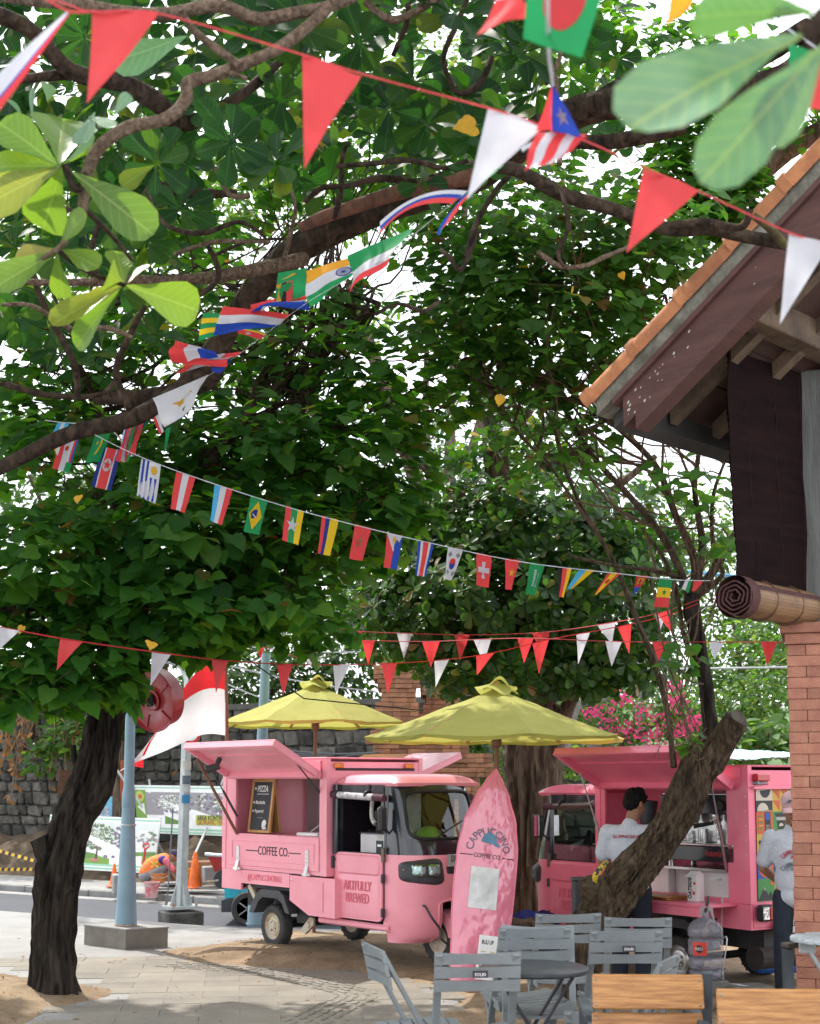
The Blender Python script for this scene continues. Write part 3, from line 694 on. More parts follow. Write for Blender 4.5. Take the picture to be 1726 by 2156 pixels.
def limb(tree, pts, m, name='branch', n=10, k=6, wob=.12, wf=8., label=None, extra=None):
    """pts: (u, v, d, r in picture units)"""
    mb = MB(); w = [P(u, v, d) for u, v, d, r in pts]; rr = [r*d/F for u, v, d, r in pts]
    mb.tube(w, rr, n, 0, k, wob=wob, wf=wf)
    if extra: extra(mb, w, rr)
    build(name, mb, m, tree, label=label, world=True, smooth=60); pp, _ = smooth_path(w, rr, 4); return pp
def trunk_mesh(tree, pts, m, n=56, k=12, furrow=.10, ff=(18, 2.2), flare=0., extra=None, name='trunk', label=None):
    """a trunk with furrowed bark: real relief"""
    w = [P(*q[:3]) for q in pts]; rr = [q[3]*q[2]/F for q in pts]; w, rr = smooth_path(w, rr, k)
    mb = MB(); mb.tube(w, rr, n, 0, 1); L = 0
    ctr = w; out = []
    for i, p in enumerate(w):
        if i: L += (p - w[i-1]).length
        for j in range(n):
            q = V(mb.v[i*n + j]); d = q - p; a = 2*PI*j/n; r_ = d.length
            ridge = abs(noise.noise((math.cos(a)*ff[0]*.28 + 3, math.sin(a)*ff[0]*.28, L*ff[1]))) + .45*abs(noise.noise((math.cos(a)*ff[0]*.7, math.sin(a)*ff[0]*.7, L*ff[1]*2.4 + 5)))
            lump = noise.noise((q.x*2.3, q.y*2.3, q.z*1.6)) * .14
            fl = flare * max(0, 1 - L*3.0)**2 * (1 + .4*math.sin(a*5))
            d = d * (1 + lump + furrow*(1.1 - 2.6*ridge) + fl); out.append(tuple(p + d))
    mb.v = out
    if extra: extra(mb)
    return build(name, mb, m, tree, label=label, world=True, smooth=50)
def twigs(tree, starts, ells, n, m, r0=.010, wig=.25, name='twig'):
    mb = MB()
    for _ in range(n):
        c, r, _n = random.choice(ells); d = rv(); e = c + V((d.x*r.x, d.y*r.y, d.z*r.z)) * random.random()**.5
        s = min(random.sample(starts, min(6, len(starts))), key=lambda q: (q - e).length)
        L = (e - s).length; pts = [s + (e - s)*t + rv()*wig*L*.30*math.sin(t*PI) + V((0, 0, -.10*L*math.sin(t*PI))) for t in (0, .25, .5, .75, 1)]
        mb.tube(pts, [r0*(1.25-t) * (.6 + .25*L) for t in (0, .25, .5, .75, 1)], 5, 0, 3)
        for _k in range(2):
            q = pts[random.choice((2, 3))]; f = q + (rv() + (e - s).normalized()) * L*.22; mb.tube([q, (q+f)/2 + rv()*L*.04, f], [r0*.5, r0*.4, r0*.2], 4, 0, 2)
    return build(name, mb, m, tree, kind='stuff', world=True, smooth=60, flipfix=False)

# --- heart-leaved tree with the dark furrowed trunk on the left
tA = thing('heart_leaved_tree', 'leafy tree with dark furrowed leaning trunk standing in sand', 'tree', TREE_A)
dA = TREE_A.y
def stubA(mb):
    a, b = P(118, 1835, dA-.03), P(84, 1762, dA-.06); mb.tube([a + (b-a)*-.6, a, a + (b-a)*.55, b], [.13, .12, .095, .085], 22, 0, 5, wob=.2, wf=9)
    b2 = b + (b-a)*.02; mb.tube([P(104, 1805, dA - .10), P(102, 1792, dA - .145)], [.034, .03], 12, 0, 1, wob=.2)
    mb.tube([P(168, 1625, dA), P(157, 1600, dA), P(154, 1568, dA)], [.03, .026, .024], 10, 0, 2, wob=.1)
trunk_mesh(tA, [(113, 2125, dA, 50), (114, 2096, dA, 46), (112, 1990, dA, 41), (115, 1900, dA, 42), (126, 1825, dA, 45), (141, 1765, dA, 39), (157, 1715, dA, 37), (179, 1672, dA, 40), (197, 1635, dA, 42), (209, 1580, dA, 40), (223, 1505, dA, 38), (246, 1430, dA, 33), (262, 1370, dA, 30), (285, 1290, dA, 26), (300, 1200, dA-.1, 20), (315, 1120, dA-.2, 13)], B_dark, 64, 12, .15, (17, 2.0), .35, stubA)
st = []
for pts in ([(285, 1290, dA, 18), (420, 1180, dA-.2, 14), (560, 1120, dA-.3, 10), (720, 1080, dA-.2, 6)], [(262, 1380, dA, 16), (180, 1310, dA-.4, 13), (90, 1280, dA-.7, 9), (-40, 1290, dA-.9, 6)],
            [(300, 1200, dA, 16), (240, 1050, dA, 13), (220, 930, dA+.2, 11), (180, 800, dA+.4, 8), (120, 690, dA+.5, 5)], [(315, 1120, dA-.2, 13), (420, 1000, dA, 11), (545, 850, dA+.3, 9), (690, 720, dA+.6, 6), (800, 640, dA+.8, 4)],
            [(420, 1180, dA-.2, 10), (380, 1060, dA, 9), (470, 930, dA+.2, 7), (640, 890, dA+.3, 5)], [(200, 1500, dA-.05, 9), (140, 1420, dA-.5, 7), (60, 1400, dA-.8, 5)]):
    st += limb(tA, pts, B_limb)
EA = [ell(120, 1390, 10.6, 230, 95, .8, 900), ell(60, 1455, 10.4, 170, 62, .5, 330), ell(390, 1300, 10.8, 210, 90, .9, 800), ell(560, 1290, 10.9, 170, 80, .8, 560), ell(100, 1200, 10.8, 260, 150, 1.1, 1150), ell(380, 1150, 10.9, 240, 130, 1.1, 1000),
      ell(620, 1150, 11.2, 190, 120, .9, 800), ell(480, 960, 11.4, 240, 110, 1.0, 760), ell(720, 960, 11.6, 210, 130, 1.0, 760), ell(840, 800, 12, 200, 110, 1.0, 420), ell(180, 960, 11.5, 220, 110, 1.0, 420), ell(120, 740, 12, 200, 110, .9, 230), ell(640, 760, 12, 150, 90, .8, 260), ell(330, 820, 12.2, 260, 110, 1, 380), ell(420, 660, 12.4, 260, 80, 1, 260), ell(60, 880, 11.8, 160, 100, .9, 300), ell(700, 640, 12.4, 120, 70, .8, 120), ell(810, 1090, 11.6, 120, 90, .8, 330)]
EA += [ell(250, 430, 13.8, 430, 150, 1.0, 1100), ell(760, 330, 14.0, 260, 160, 1.0, 600)]
TA = [t for e in EA for t in ell_leaves(e, .150)]
put_leaves(tA, 'heart', L_heart, TA)
twigs(tA, st, EA, 230, B_limb, .012)

# --- slanting tree on the right, sawn stub and thin shoots
tB = thing('slanting_tree', 'slanting brown tree with a sawn stub and thin shoots before the second truck', 'tree', TREE_B)
dB = TREE_B.y
def stubB(mb):
    a, b = P(1500, 1592, dB), P(1550, 1517, dB-.13); ax = (b - a).normalized()
    mb.tube([a - ax*.1, a, b - ax*.01, b], [.13, .125, .105, .098], 26, 0, 3, wob=.16, wf=8)
    mb.tube([P(1262, 1900, dB-.08), P(1248, 1870, dB-.16), P(1242, 1853, dB-.19)], [.13, .115, .10], 22, 0, 4, wob=.15, wf=9)
trunk_mesh(tB, [(1225, 2140, dB, 45), (1222, 2095, dB, 40), (1222, 2030, dB, 38), (1240, 1960, dB, 44), (1282, 1900, dB, 43), (1330, 1838, dB, 38), (1372, 1790, dB, 35), (1408, 1742, dB, 34), (1436, 1690, dB, 38), (1462, 1634, dB, 36), (1488, 1594, dB, 37), (1508, 1566, dB, 33)], B_brown, 64, 14, .17, (20, 2.4), .3, stubB)
mb = MB(); a, b = P(1500, 1592, dB), P(1550, 1517, dB-.13); ax = (b-a).normalized(); ax = (ax + V((.35, -.75, -.1))).normalized(); mb.lathe([(0, .034), (.05, .036), (.085, .033), (.093, -.02), (.09, -.06)], b, 20, ax)
build('sawn_face', mb, mat('sawn_wood', (.10, .085, .06), .9, ns=12, bump=.4, col2=(.035, .03, .024)), tB, world=True, smooth=40)
st = limb(tB, [(1478, 1600, dB, 24), (1496, 1550, dB, 18), (1490, 1480, dB, 15.5), (1478, 1400, dB, 15.5), (1466, 1330, dB, 17), (1455, 1285, dB, 18), (1458, 1250, dB, 16)], B_dark, 'branch', 16, 8, .18)
for pts in ([(1456, 1262, dB, 12), (1492, 1215, dB, 10), (1530, 1155, dB, 9), (1560, 1100, dB, 7), (1610, 1010, dB+.1, 5)], [(1452, 1270, dB, 10), (1440, 1220, dB, 8), (1395, 1130, dB+.1, 8), (1330, 1050, dB+.2, 7), (1240, 950, dB+.3, 6), (1170, 820, dB+.4, 5), (1100, 640, dB+.5, 4)],
            [(1460, 1255, dB, 10), (1478, 1150, dB, 8), (1462, 1030, dB, 6), (1470, 930, dB+.1, 5), (1440, 800, dB+.3, 4), (1400, 620, dB+.4, 3.5)], [(1455, 1265, dB, 9), (1462, 1180, dB, 9), (1420, 1080, dB+.1, 8), (1380, 980, dB+.2, 7), (1300, 900, dB+.3, 6.5), (1225, 845, dB+.3, 6), (1150, 760, dB+.4, 4)],
            [(1432, 1215, dB, 6), (1370, 1200, dB-.1, 5), (1290, 1190, dB-.1, 4), (1200, 1170, dB, 3)], [(1418, 1615, dB, 7), (1405, 1500, dB+.1, 6.5), (1375, 1390, dB+.1, 6), (1335, 1290, dB+.15, 5.5), (1290, 1180, dB+.2, 5), (1220, 1060, dB+.3, 4), (1180, 960, dB+.3, 3)],
            [(1468, 1395, dB, 6), (1440, 1340, dB, 5), (1425, 1250, dB, 5), (1400, 1180, dB, 4), (1350, 1110, dB, 3)], [(1458, 1262, dB, 7), (1520, 1210, dB, 5), (1502, 1160, dB, 5), (1500, 1050, dB, 4), (1530, 960, dB, 3)],
            [(1240, 950, dB+.3, 5), (1130, 950, dB+.2, 4), (1040, 830, dB+.3, 3.5), (1000, 730, dB+.4, 3)]):
    st += limb(tB, pts, B_brown, n=8)
EB = [ell(1120, 500, 11.6, 250, 110, 1.1, 950), ell(1300, 560, 11.6, 180, 110, 1.0, 700), ell(1010, 640, 11.8, 170, 120, 1.0, 700), ell(1180, 700, 11.6, 210, 120, 1.0, 850), ell(1040, 800, 11.8, 170, 90, .8, 300), ell(1230, 850, 11.4, 150, 80, .7, 200), ell(1380, 480, 11.4, 150, 110, .8, 330), ell(1330, 740, 11.2, 100, 90, .6, 150), ell(960, 500, 12, 140, 90, .8, 220),
      ell(1470, 1010, 11.0, 80, 70, .4, 45), ell(1510, 1130, 10.8, 50, 60, .3, 30), ell(1150, 960, 11.6, 150, 80, .7, 110), ell(1430, 1370, 10.9, 45, 50, .2, 22), ell(1450, 1560, 10.8, 30, 25, .15, 10), ell(1050, 380, 13.2, 260, 150, 1.0, 600)]
TB = [t for e in EB for t in ell_leaves(e, .122, droop=.4)]
put_leaves(tB, 'heart', L_heart2, TB)
twigs(tB, st, EB, 110, B_twig, .009)

# --- big tree in the middle, glossy leaves in whorls
tC = thing('big_glossy_tree', 'big tree with thick grey brown trunk rising behind the yellow umbrella', 'tree', G(1125, 1965, 0))
dC = 16.0
trunk_mesh(tC, [(1128, 1975, dC, 66), (1128, 1850, dC, 58), (1128, 1700, dC, 54), (1124, 1620, dC, 53), (1122, 1560, dC, 58), (1118, 1500, dC, 52), (1112, 1430, dC, 46), (1105, 1350, dC, 40), (1098, 1250, dC, 34), (1085, 1150, dC, 28), (1062, 1050, dC, 25), (1042, 960, dC, 23), (1030, 860, dC+.2, 18), (1000, 740, dC+.3, 12)], B_big, 64, 10, .17, (18, 1.5), .4)
st = []
for pts in ([(1150, 1600, dC, 30), (1190, 1500, dC-.2, 16), (1240, 1400, dC-.4, 11), (1300, 1330, dC-.5, 8)], [(1100, 1440, dC, 26), (1000, 1400, dC-.3, 16), (900, 1330, dC-.5, 14), (850, 1270, dC-.6, 11), (790, 1180, dC-.7, 7)], [(1095, 1240, dC, 18), (1180, 1130, dC, 13), (1280, 1040, dC, 9), (1380, 960, dC, 6)],
            [(1080, 1130, dC, 15), (960, 1040, dC, 12), (860, 960, dC, 8), (740, 900, dC+.2, 5)], [(1042, 960, dC, 13), (1130, 840, dC+.2, 10), (1220, 700, dC+.4, 6)], [(1110, 1420, dC, 16), (1200, 1300, dC-.6, 10), (1330, 1240, dC-.8, 7)]):
    st += limb(tC, pts, B_big, n=12)
# pale fork low on the right
limb(tC, [(1180, 1610, dC+3, 11), (1210, 1490, dC+3, 12), (1245, 1475, dC+3, 11), (1275, 1460, dC+3, 10), (1310, 1430, dC+3, 7)], barkmat('pale_grey_bark', (.36, .34, .31), (.16, .15, .14), 10, 4, .6), n=12)
EC = [ell(1000, 1270, 15.0, 260, 120, 1.1, 0), ell(1230, 1250, 15.2, 210, 150, 1.1, 0), ell(880, 1330, 15.2, 150, 80, .9, 0), ell(1290, 1390, 15.2, 130, 70, .7, 0), ell(1120, 1120, 15.4, 230, 120, 1.0, 0), ell(960, 1110, 15.6, 180, 110, .9, 0), ell(1050, 1420, 14.9, 180, 55, .7, 0), ell(1330, 1120, 15.6, 130, 110, .9, 0), ell(1080, 930, 16, 220, 100, 1, 0), ell(830, 1200, 15.5, 130, 90, .8, 0), ell(1200, 1420, 15.1, 120, 45, .5, 0)]
NW = [280, 270, 130, 120, 190, 150, 130, 90, 90, 90, 90]
TC = []
for (c, r, _), n in zip(EC, NW):
    for _k in range(int(n*1.15)):
        d = rv(); p = c + V((d.x*r.x, d.y*r.y, d.z*r.z)) * RNG.random()**(1/3)
        TC += rosette(p, d*.7 + V((0, -.35, .55)) + rv()*.5, .155, random.randint(6, 9), .85)
put_leaves(tC, 'obov', L_glossy, TC)
twigs(tC, st, EC, 150, B_twig, .012)

# --- broad-leaved tree overhead: big limbs, twisted twigs, whorls of large leaves
tD = thing('broad_leaved_tree', 'wide tree overhead with twisted bare limbs and whorls of large broad leaves', 'tree', (5.2, 6.4, 0))
trunk_D = MB(); trunk_D.tube([(5.2, 6.4, -.1), (5.1, 6.5, 1.5), (4.9, 6.6, 3.2), P(2150, 120, 7.0)], [.34, .27, .24, .2], 20, 0, 6, wob=.15); build('trunk', trunk_D, B_brown, tD, world=True, smooth=50)
st = []
LD = [([(2150, 120, 7.0, 60), (1800, 60, 7.4, 46), (1650, 175, 7.6, 40), (1450, 205, 7.8, 36), (1250, 225, 8.0, 34), (1130, 280, 8.1, 34), (1000, 372, 8.2, 34), (860, 418, 8.3, 36), (740, 462, 8.4, 36), (620, 530, 8.5, 34), (540, 610, 8.6, 30), (480, 690, 8.7, 26), (400, 800, 8.8, 20), (280, 880, 8.8, 18), (150, 912, 8.8, 17), (0, 985, 8.8, 15), (-120, 1040, 8.8, 14)], B_limb, 18),
      ([(540, 610, 8.6, 22), (470, 720, 8.8, 20), (440, 800, 9.0, 18), (330, 830, 9.2, 16), (200, 840, 9.3, 13)], B_limb, 14),
      ([(-60, -20, 5.4, 12), (60, 0, 5.2, 13), (160, 8, 5.0, 13), (250, 24, 5.0, 14), (350, 30, 5.0, 14), (460, 12, 5.0, 14), (540, 40, 5.1, 16), (610, 30, 5.1, 14), (720, 5, 5.2, 12), (800, -40, 5.3, 11)], B_pale, 14),
      ([(720, -20, 5.1, 13), (672, 34, 5.1, 13), (592, 98, 5.0, 13), (512, 135, 4.95, 13), (452, 158, 4.9, 13), (396, 174, 4.85, 14), (391, 208, 4.85, 13), (350, 250, 4.8, 13.5), (270, 268, 4.75, 14), (212, 308, 4.7, 14), (186, 358, 4.7, 13), (178, 405, 4.7, 12), (174, 445, 4.7, 12)], B_pale, 14),
      ([(396, 174, 4.85, 7), (460, 150, 4.9, 6), (520, 165, 4.9, 4)], B_pale, 8), ([(505, 138, 4.9, 10), (440, 90, 4.9, 9), (405, 60, 4.85, 8), (380, 20, 4.8, 6)], B_pale, 8), ([(174, 440, 4.7, 9), (150, 490, 4.7, 7), (120, 525, 4.7, 6), (60, 560, 4.7, 4)], B_pale, 8), ([(178, 440, 4.7, 7), (230, 490, 4.75, 5), (280, 550, 4.8, 3.5)], B_limb, 8),
      ([(186, 358, 4.7, 9), (160, 400, 4.65, 8), (135, 345, 4.6, 8)], B_limb, 8), ([(120, 525, 4.7, 5), (180, 570, 4.8, 5), (262, 600, 4.9, 5)], B_limb, 8),
      ([(-40, 20, 6, 20), (60, 60, 6.2, 18), (150, 150, 6.4, 18), (260, 175, 6.5, 20), (330, 215, 6.6, 22), (390, 260, 6.8, 18), (500, 205, 7.0, 12), (600, 120, 7.2, 9)], B_limb, 14),
      ([(330, 215, 6.6, 15), (200, 160, 6.5, 13), (60, 165, 6.4, 11), (-60, 180, 6.4, 9)], B_limb, 10),
      ([(640, 545, 8.4, 16), (500, 575, 8.0, 15), (380, 590, 7.8, 12), (280, 590, 7.6, 11), (140, 595, 7.4, 8), (10, 592, 7.3, 7)], B_pale, 10), ([(1000, 372, 8.1, 18), (860, 400, 8.0, 16), (700, 450, 7.9, 15), (630, 480, 7.9, 10)], barkmat('reddish_bark', (.26, .13, .085), (.10, .05, .04), 14, 8, .7), 12),
      ([(1030, 352, 6.6, 13), (1080, 356, 6.7, 14), (1130, 380, 6.8, 15), (1190, 412, 6.9, 16), (1290, 440, 7.0, 15), (1350, 466, 7.1, 14), (1420, 484, 7.1, 14), (1500, 482, 7.1, 15), (1580, 500, 7.1, 15), (1655, 512, 7.1, 14)], B_limb, 14), ([(1390, 478, 7.1, 9), (1480, 468, 7.0, 9), (1560, 478, 6.9, 8), (1578, 440, 6.85, 9)], B_limb, 10), ([(1652, 516, 7.1, 11), (1620, 480, 6.95, 10), (1588, 455, 6.85, 8)], mat('mossy_bark', (.11, .095, .03), .95, ns=9, bump=.8, col2=(.05, .04, .02)), 10),
      ([(1700, 60, 7.4, 24), (1560, 150, 7.9, 20), (1440, 250, 8.2, 18), (1360, 290, 8.4, 13)], B_limb, 12), ([(1250, 225, 8, 24), (1350, 170, 8.1, 30), (1420, 190, 8.0, 26)], B_dark, 14), ([(1130, 280, 8.0, 14), (1240, 300, 7.9, 16), (1340, 290, 7.8, 18), (1440, 265, 7.8, 16)], B_limb, 12)]
for pts, m_, n_ in LD: st += limb(tD, pts, m_, n=n_)
# twisted bare twigs
CT = [[(710, 460, 7.6, 6), (720, 400, 7.4, 6), (715, 345, 7.2, 5), (735, 300, 7.1, 4)], [(715, 350, 7.2, 5), (790, 345, 7.1, 6), (860, 340, 7.0, 6), (940, 350, 7.0, 6), (985, 340, 7, 5)], [(590, 560, 7.6, 5), (610, 490, 7.4, 5), (625, 430, 7.3, 4), (600, 350, 7.3, 4)], [(500, 410, 7.6, 8), (400, 410, 7.6, 11), (330, 398, 7.6, 12), (300, 430, 7.6, 7)],
      [(460, 350, 7.2, 6), (490, 410, 7.1, 6), (530, 415, 7.1, 7)], [(370, 530, 7.4, 5), (440, 505, 7.3, 5), (520, 505, 7.3, 5), (560, 510, 7.3, 4)], [(315, 405, 7.2, 5), (350, 465, 7.1, 5), (420, 490, 7.1, 6), (500, 470, 7.1, 5), (560, 500, 7.1, 4)], [(1185, 400, 6.8, 5), (1190, 480, 6.7, 5), (1178, 530, 6.7, 5), (1185, 558, 6.7, 4)], [(1135, 530, 6.9, 5), (1170, 555, 6.8, 6), (1225, 565, 6.8, 6), (1280, 545, 6.9, 5), (1325, 520, 7, 4)],
      [(1010, 480, 7, 4), (975, 560, 7.0, 6), (950, 540, 7, 6), (925, 520, 7, 4)], [(985, 540, 7, 5), (1005, 470, 7, 6), (1040, 400, 6.9, 6), (1075, 370, 6.8, 6)], [(1155, 180, 7, 5), (1180, 120, 7, 5), (1185, 60, 7, 5), (1190, -20, 7, 4)], [(1175, 340, 7, 6), (1178, 240, 7, 5), (1172, 160, 7, 5)], [(830, 120, 7.4, 5), (850, 60, 7.3, 6), (855, 10, 7.2, 6)], [(985, -10, 6.9, 5), (960, 60, 6.9, 6), (930, 120, 7, 6), (960, 190, 7.1, 7), (1010, 180, 7.1, 8), (1040, 120, 7.2, 7)], [(770, 0, 6.4, 8), (820, 40, 6.4, 9), (880, 25, 6.4, 8), (930, -10, 6.4, 8)],
      [(20, 440, 6.5, 5), (60, 410, 6.5, 5), (120, 430, 6.5, 5), (170, 450, 6.5, 6)], [(210, 470, 6.6, 6), (195, 540, 6.7, 6), (210, 600, 6.8, 5)], [(0, 640, 7.2, 5), (70, 650, 7.2, 5), (150, 690, 7.3, 6), (230, 695, 7.3, 6), (280, 715, 7.3, 4)], [(60, 560, 7.5, 6), (100, 650, 7.6, 7), (150, 760, 7.8, 7), (160, 840, 8, 8)], [(0, 810, 8, 7), (100, 830, 8.1, 7), (210, 835, 8.2, 6), (260, 790, 8.2, 5)], [(300, 640, 7.8, 6), (270, 720, 7.9, 7), (250, 780, 8, 8), (270, 860, 8.1, 9)], [(440, 515, 7.6, 6), (455, 590, 7.7, 6), (400, 640, 7.8, 6)],
      [(640, 425, 7.6, 5), (680, 400, 7.5, 6), (740, 395, 7.5, 7), (800, 380, 7.6, 8), (870, 385, 7.8, 9)], [(790, 655, 7.8, 4), (840, 645, 7.8, 4), (890, 655, 7.8, 5), (925, 630, 7.8, 3)]]
for pts in CT: st += limb(tD, [(u + random.uniform(-6, 6), v + random.uniform(-6, 6), d, r) for u, v, d, r in pts], random.choice((B_pale, B_limb, B_limb)), n=8, k=6, wob=.3, wf=22)
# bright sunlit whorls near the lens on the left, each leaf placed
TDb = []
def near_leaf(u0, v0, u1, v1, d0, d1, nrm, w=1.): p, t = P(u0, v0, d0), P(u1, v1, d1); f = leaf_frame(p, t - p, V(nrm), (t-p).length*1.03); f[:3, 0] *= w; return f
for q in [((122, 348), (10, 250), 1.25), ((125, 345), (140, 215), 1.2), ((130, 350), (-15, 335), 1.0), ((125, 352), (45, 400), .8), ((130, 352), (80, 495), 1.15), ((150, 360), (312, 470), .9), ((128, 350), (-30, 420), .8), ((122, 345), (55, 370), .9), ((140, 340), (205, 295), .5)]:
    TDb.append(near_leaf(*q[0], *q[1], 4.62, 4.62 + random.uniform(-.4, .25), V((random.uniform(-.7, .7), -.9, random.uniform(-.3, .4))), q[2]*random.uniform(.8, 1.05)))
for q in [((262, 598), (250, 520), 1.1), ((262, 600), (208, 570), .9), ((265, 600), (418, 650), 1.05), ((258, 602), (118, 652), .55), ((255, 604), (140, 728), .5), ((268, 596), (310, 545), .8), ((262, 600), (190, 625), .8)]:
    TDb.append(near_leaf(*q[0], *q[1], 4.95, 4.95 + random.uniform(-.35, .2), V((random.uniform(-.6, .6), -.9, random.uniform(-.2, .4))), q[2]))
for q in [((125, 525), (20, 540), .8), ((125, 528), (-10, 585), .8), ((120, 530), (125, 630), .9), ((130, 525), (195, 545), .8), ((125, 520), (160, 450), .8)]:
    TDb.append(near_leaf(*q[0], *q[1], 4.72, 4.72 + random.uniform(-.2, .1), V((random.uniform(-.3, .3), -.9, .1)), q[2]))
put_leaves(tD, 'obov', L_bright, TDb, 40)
TDg = [near_leaf(395, 75, 255, 140, 4.7, 4.6, (0, -.5, -.8), .8), near_leaf(200, 235, 165, 290, 4.6, 4.55, (-.4, -.6, .6), 1.5), near_leaf(238, 245, 272, 195, 4.6, 4.6, (.5, -.6, .5), .8), near_leaf(185, 245, 235, 255, 4.6, 4.55, (0, -.6, .7), 1.2), near_leaf(135, 345, 200, 290, 4.62, 4.6, (.2, -.5, -.8), .4), near_leaf(50, 250, 20, 200, 5.2, 5.1, (0, -.6, .6), .9), near_leaf(100, 215, 105, 170, 5.2, 5.1, (.3, -.7, .4), 1.), near_leaf(70, 260, 60, 190, 5.3, 5.2, (-.3, -.7, .4), 1.)]
put_leaves(tD, 'obov', leafmat('pale_leaf_underside', [(0, (.13, .24, .15)), (1, (.19, .31, .19))], [(0, (.10, .25, .08)), (1, (.16, .3, .1))], .4, vein=(.22, .34, .2), tw=.3), TDg, 20)
# out-of-focus leaves close to the lens, top right
TDn = [near_leaf(1700, 68, 1345, 175, 1.95, 1.82, (.05, -.8, .62), .82), near_leaf(1735, 90, 1525, 335, 1.95, 1.85, (.5, -.75, .35), .56), near_leaf(1715, 25, 1450, 8, 1.95, 1.9, (.1, .55, .8), .7), near_leaf(1735, 100, 1640, 260, 2.0, 1.9, (.7, -.6, .3), .7), near_leaf(1720, 40, 1600, -40, 2, 1.95, (0, -.6, .8), 1.)]
nl = leafmat('near_pale_leaf', [(0, (.12, .27, .14)), (.5, (.14, .30, .16)), (1, (.17, .33, .17))], [(0, (.12, .30, .05)), (1, (.17, .34, .06))], .35, vein=(.30, .38, .12), tw=.35)
put_leaves(tD, 'obov', nl, TDn, 10)
limb(tD, [(1850, -40, 1.95, 26), (1760, 10, 1.95, 22), (1712, 55, 1.95, 20), (1690, 75, 1.95, 12)], B_limb, n=10)
# darker whorls further up
TD = []
for u, v, d, s in [(485, 300, 6.5, .22), (330, 345, 6.6, .22), (585, 345, 6.6, .21), (430, 230, 6.8, .2), (640, 60, 6.6, .24), (760, 90, 6.9, .23), (1000, 285, 7.0, .21), (960, 30, 6.4, .22), (870, 170, 7.2, .2), (545, 60, 6.4, .2), (300, 120, 7, .2), (820, 230, 7.3, .2), (690, 220, 7.2, .2), (1010, 350, 7, .2), (1100, 110, 7.0, .22), (900, 260, 7.3, .2), (240, 470, 7.4, .19), (380, 440, 7.4, .19), (1060, 40, 7, .22), (590, 210, 7.2, .2)]:
    TD += rosette(P(u, v, d), V((random.uniform(-.4, .4), -.75, random.uniform(-.1, .6))), s*1.05, 9, .95)
for _ in range(210):
    u, v = random.uniform(-60, 1230), random.uniform(-160, 400)
    if u > 900 and v > 300: continue
    TD += rosette(P(u, v, random.uniform(7.2, 10.5)), V((random.uniform(-.6, .6), -.5, random.uniform(-.3, .8))), random.uniform(.17, .24), random.randint(6, 9), .9)
for _ in range(40): TD += rosette(P(random.uniform(-40, 330), random.uniform(380, 760), random.uniform(7.8, 10)), V((random.uniform(-.6, .6), -.5, random.uniform(-.3, .8))), random.uniform(.16, .22), 7, .9)
for _ in range(300):
    u, v = random.uniform(-150, 1330), random.uniform(-150, 560)
    if v > 330 and u > 420: continue
    TD += rosette(P(u, v, random.uniform(10.3, 14.4)), V((random.uniform(-.6, .6), -.5, random.uniform(-.3, .8))), random.uniform(.18, .25), random.randint(6, 9), .9)
CLR = [P(90, 350, 4.62), P(250, 600, 4.95), P(90, 560, 4.7), P(1500, 120, 1.9)]
# the crown goes on to the left and over the seats, unseen, thickened to shade the ground
for _ in range(1500):
    x, y = random.uniform(-10.5, 2.0), random.uniform(4.0, 14.4); p = V((x, y, random.uniform(5.6, 8.2))); q = PX(p)
    if q and -40 < q[0] < 1766 and q[1] > -60: continue
    if any((p - o_ - sd*(p - o_).dot(sd)).length < .9 for o_ in CLR): continue  # left open so sun reaches the near leaves
    TD += rosette(p, V((random.uniform(-.4, .4), random.uniform(-.4, .4), .8)), .26, 8, .95)
for _ in range(900):  # higher unseen leaves, added only to shade the foreground
    p = V((random.uniform(-9, .5), random.uniform(12.8, 16.6), random.uniform(10.6, 13))); q = PX(p)
    if q and -40 < q[0] < 1766 and q[1] > -70: continue
    TD += rosette(p, V((random.uniform(-.4, .4), random.uniform(-.4, .4), .8)), .30, 8, .95)
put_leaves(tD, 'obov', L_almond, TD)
# round yellow dying leaf
mb = MB(); mb.add(LT['heart'][0], LT['heart'][1]); M_yel = mat('yellow_leaf', (.50, .27, .02), .6, trans=(.6, .35, .02), tw=.4)
me = mb.mesh('leaf', M_yel, flipfix=False); shared('leaf', me, tD, Matrix(near_leaf(1005, 265, 962, 262, 6.4, 6.35, (0, -1, .2), 1.1).tolist()), world=True)['label'] = 'yellow dying leaf'
for _ in range(9):
    u, v = random.choice([(random.uniform(0, 700), random.uniform(80, 900)), (random.uniform(900, 1500), random.uniform(500, 1000)), (random.uniform(0, 900), random.uniform(900, 1400))]); p = P(u, v, random.uniform(6.5, 10)); f = leaf_frame(p, rv() - V((0, 0, 1)), V((0, -1, .3)) + rv()*.4, random.uniform(.045, .075)); shared('leaf', me, tD, Matrix(f.tolist()), world=True)

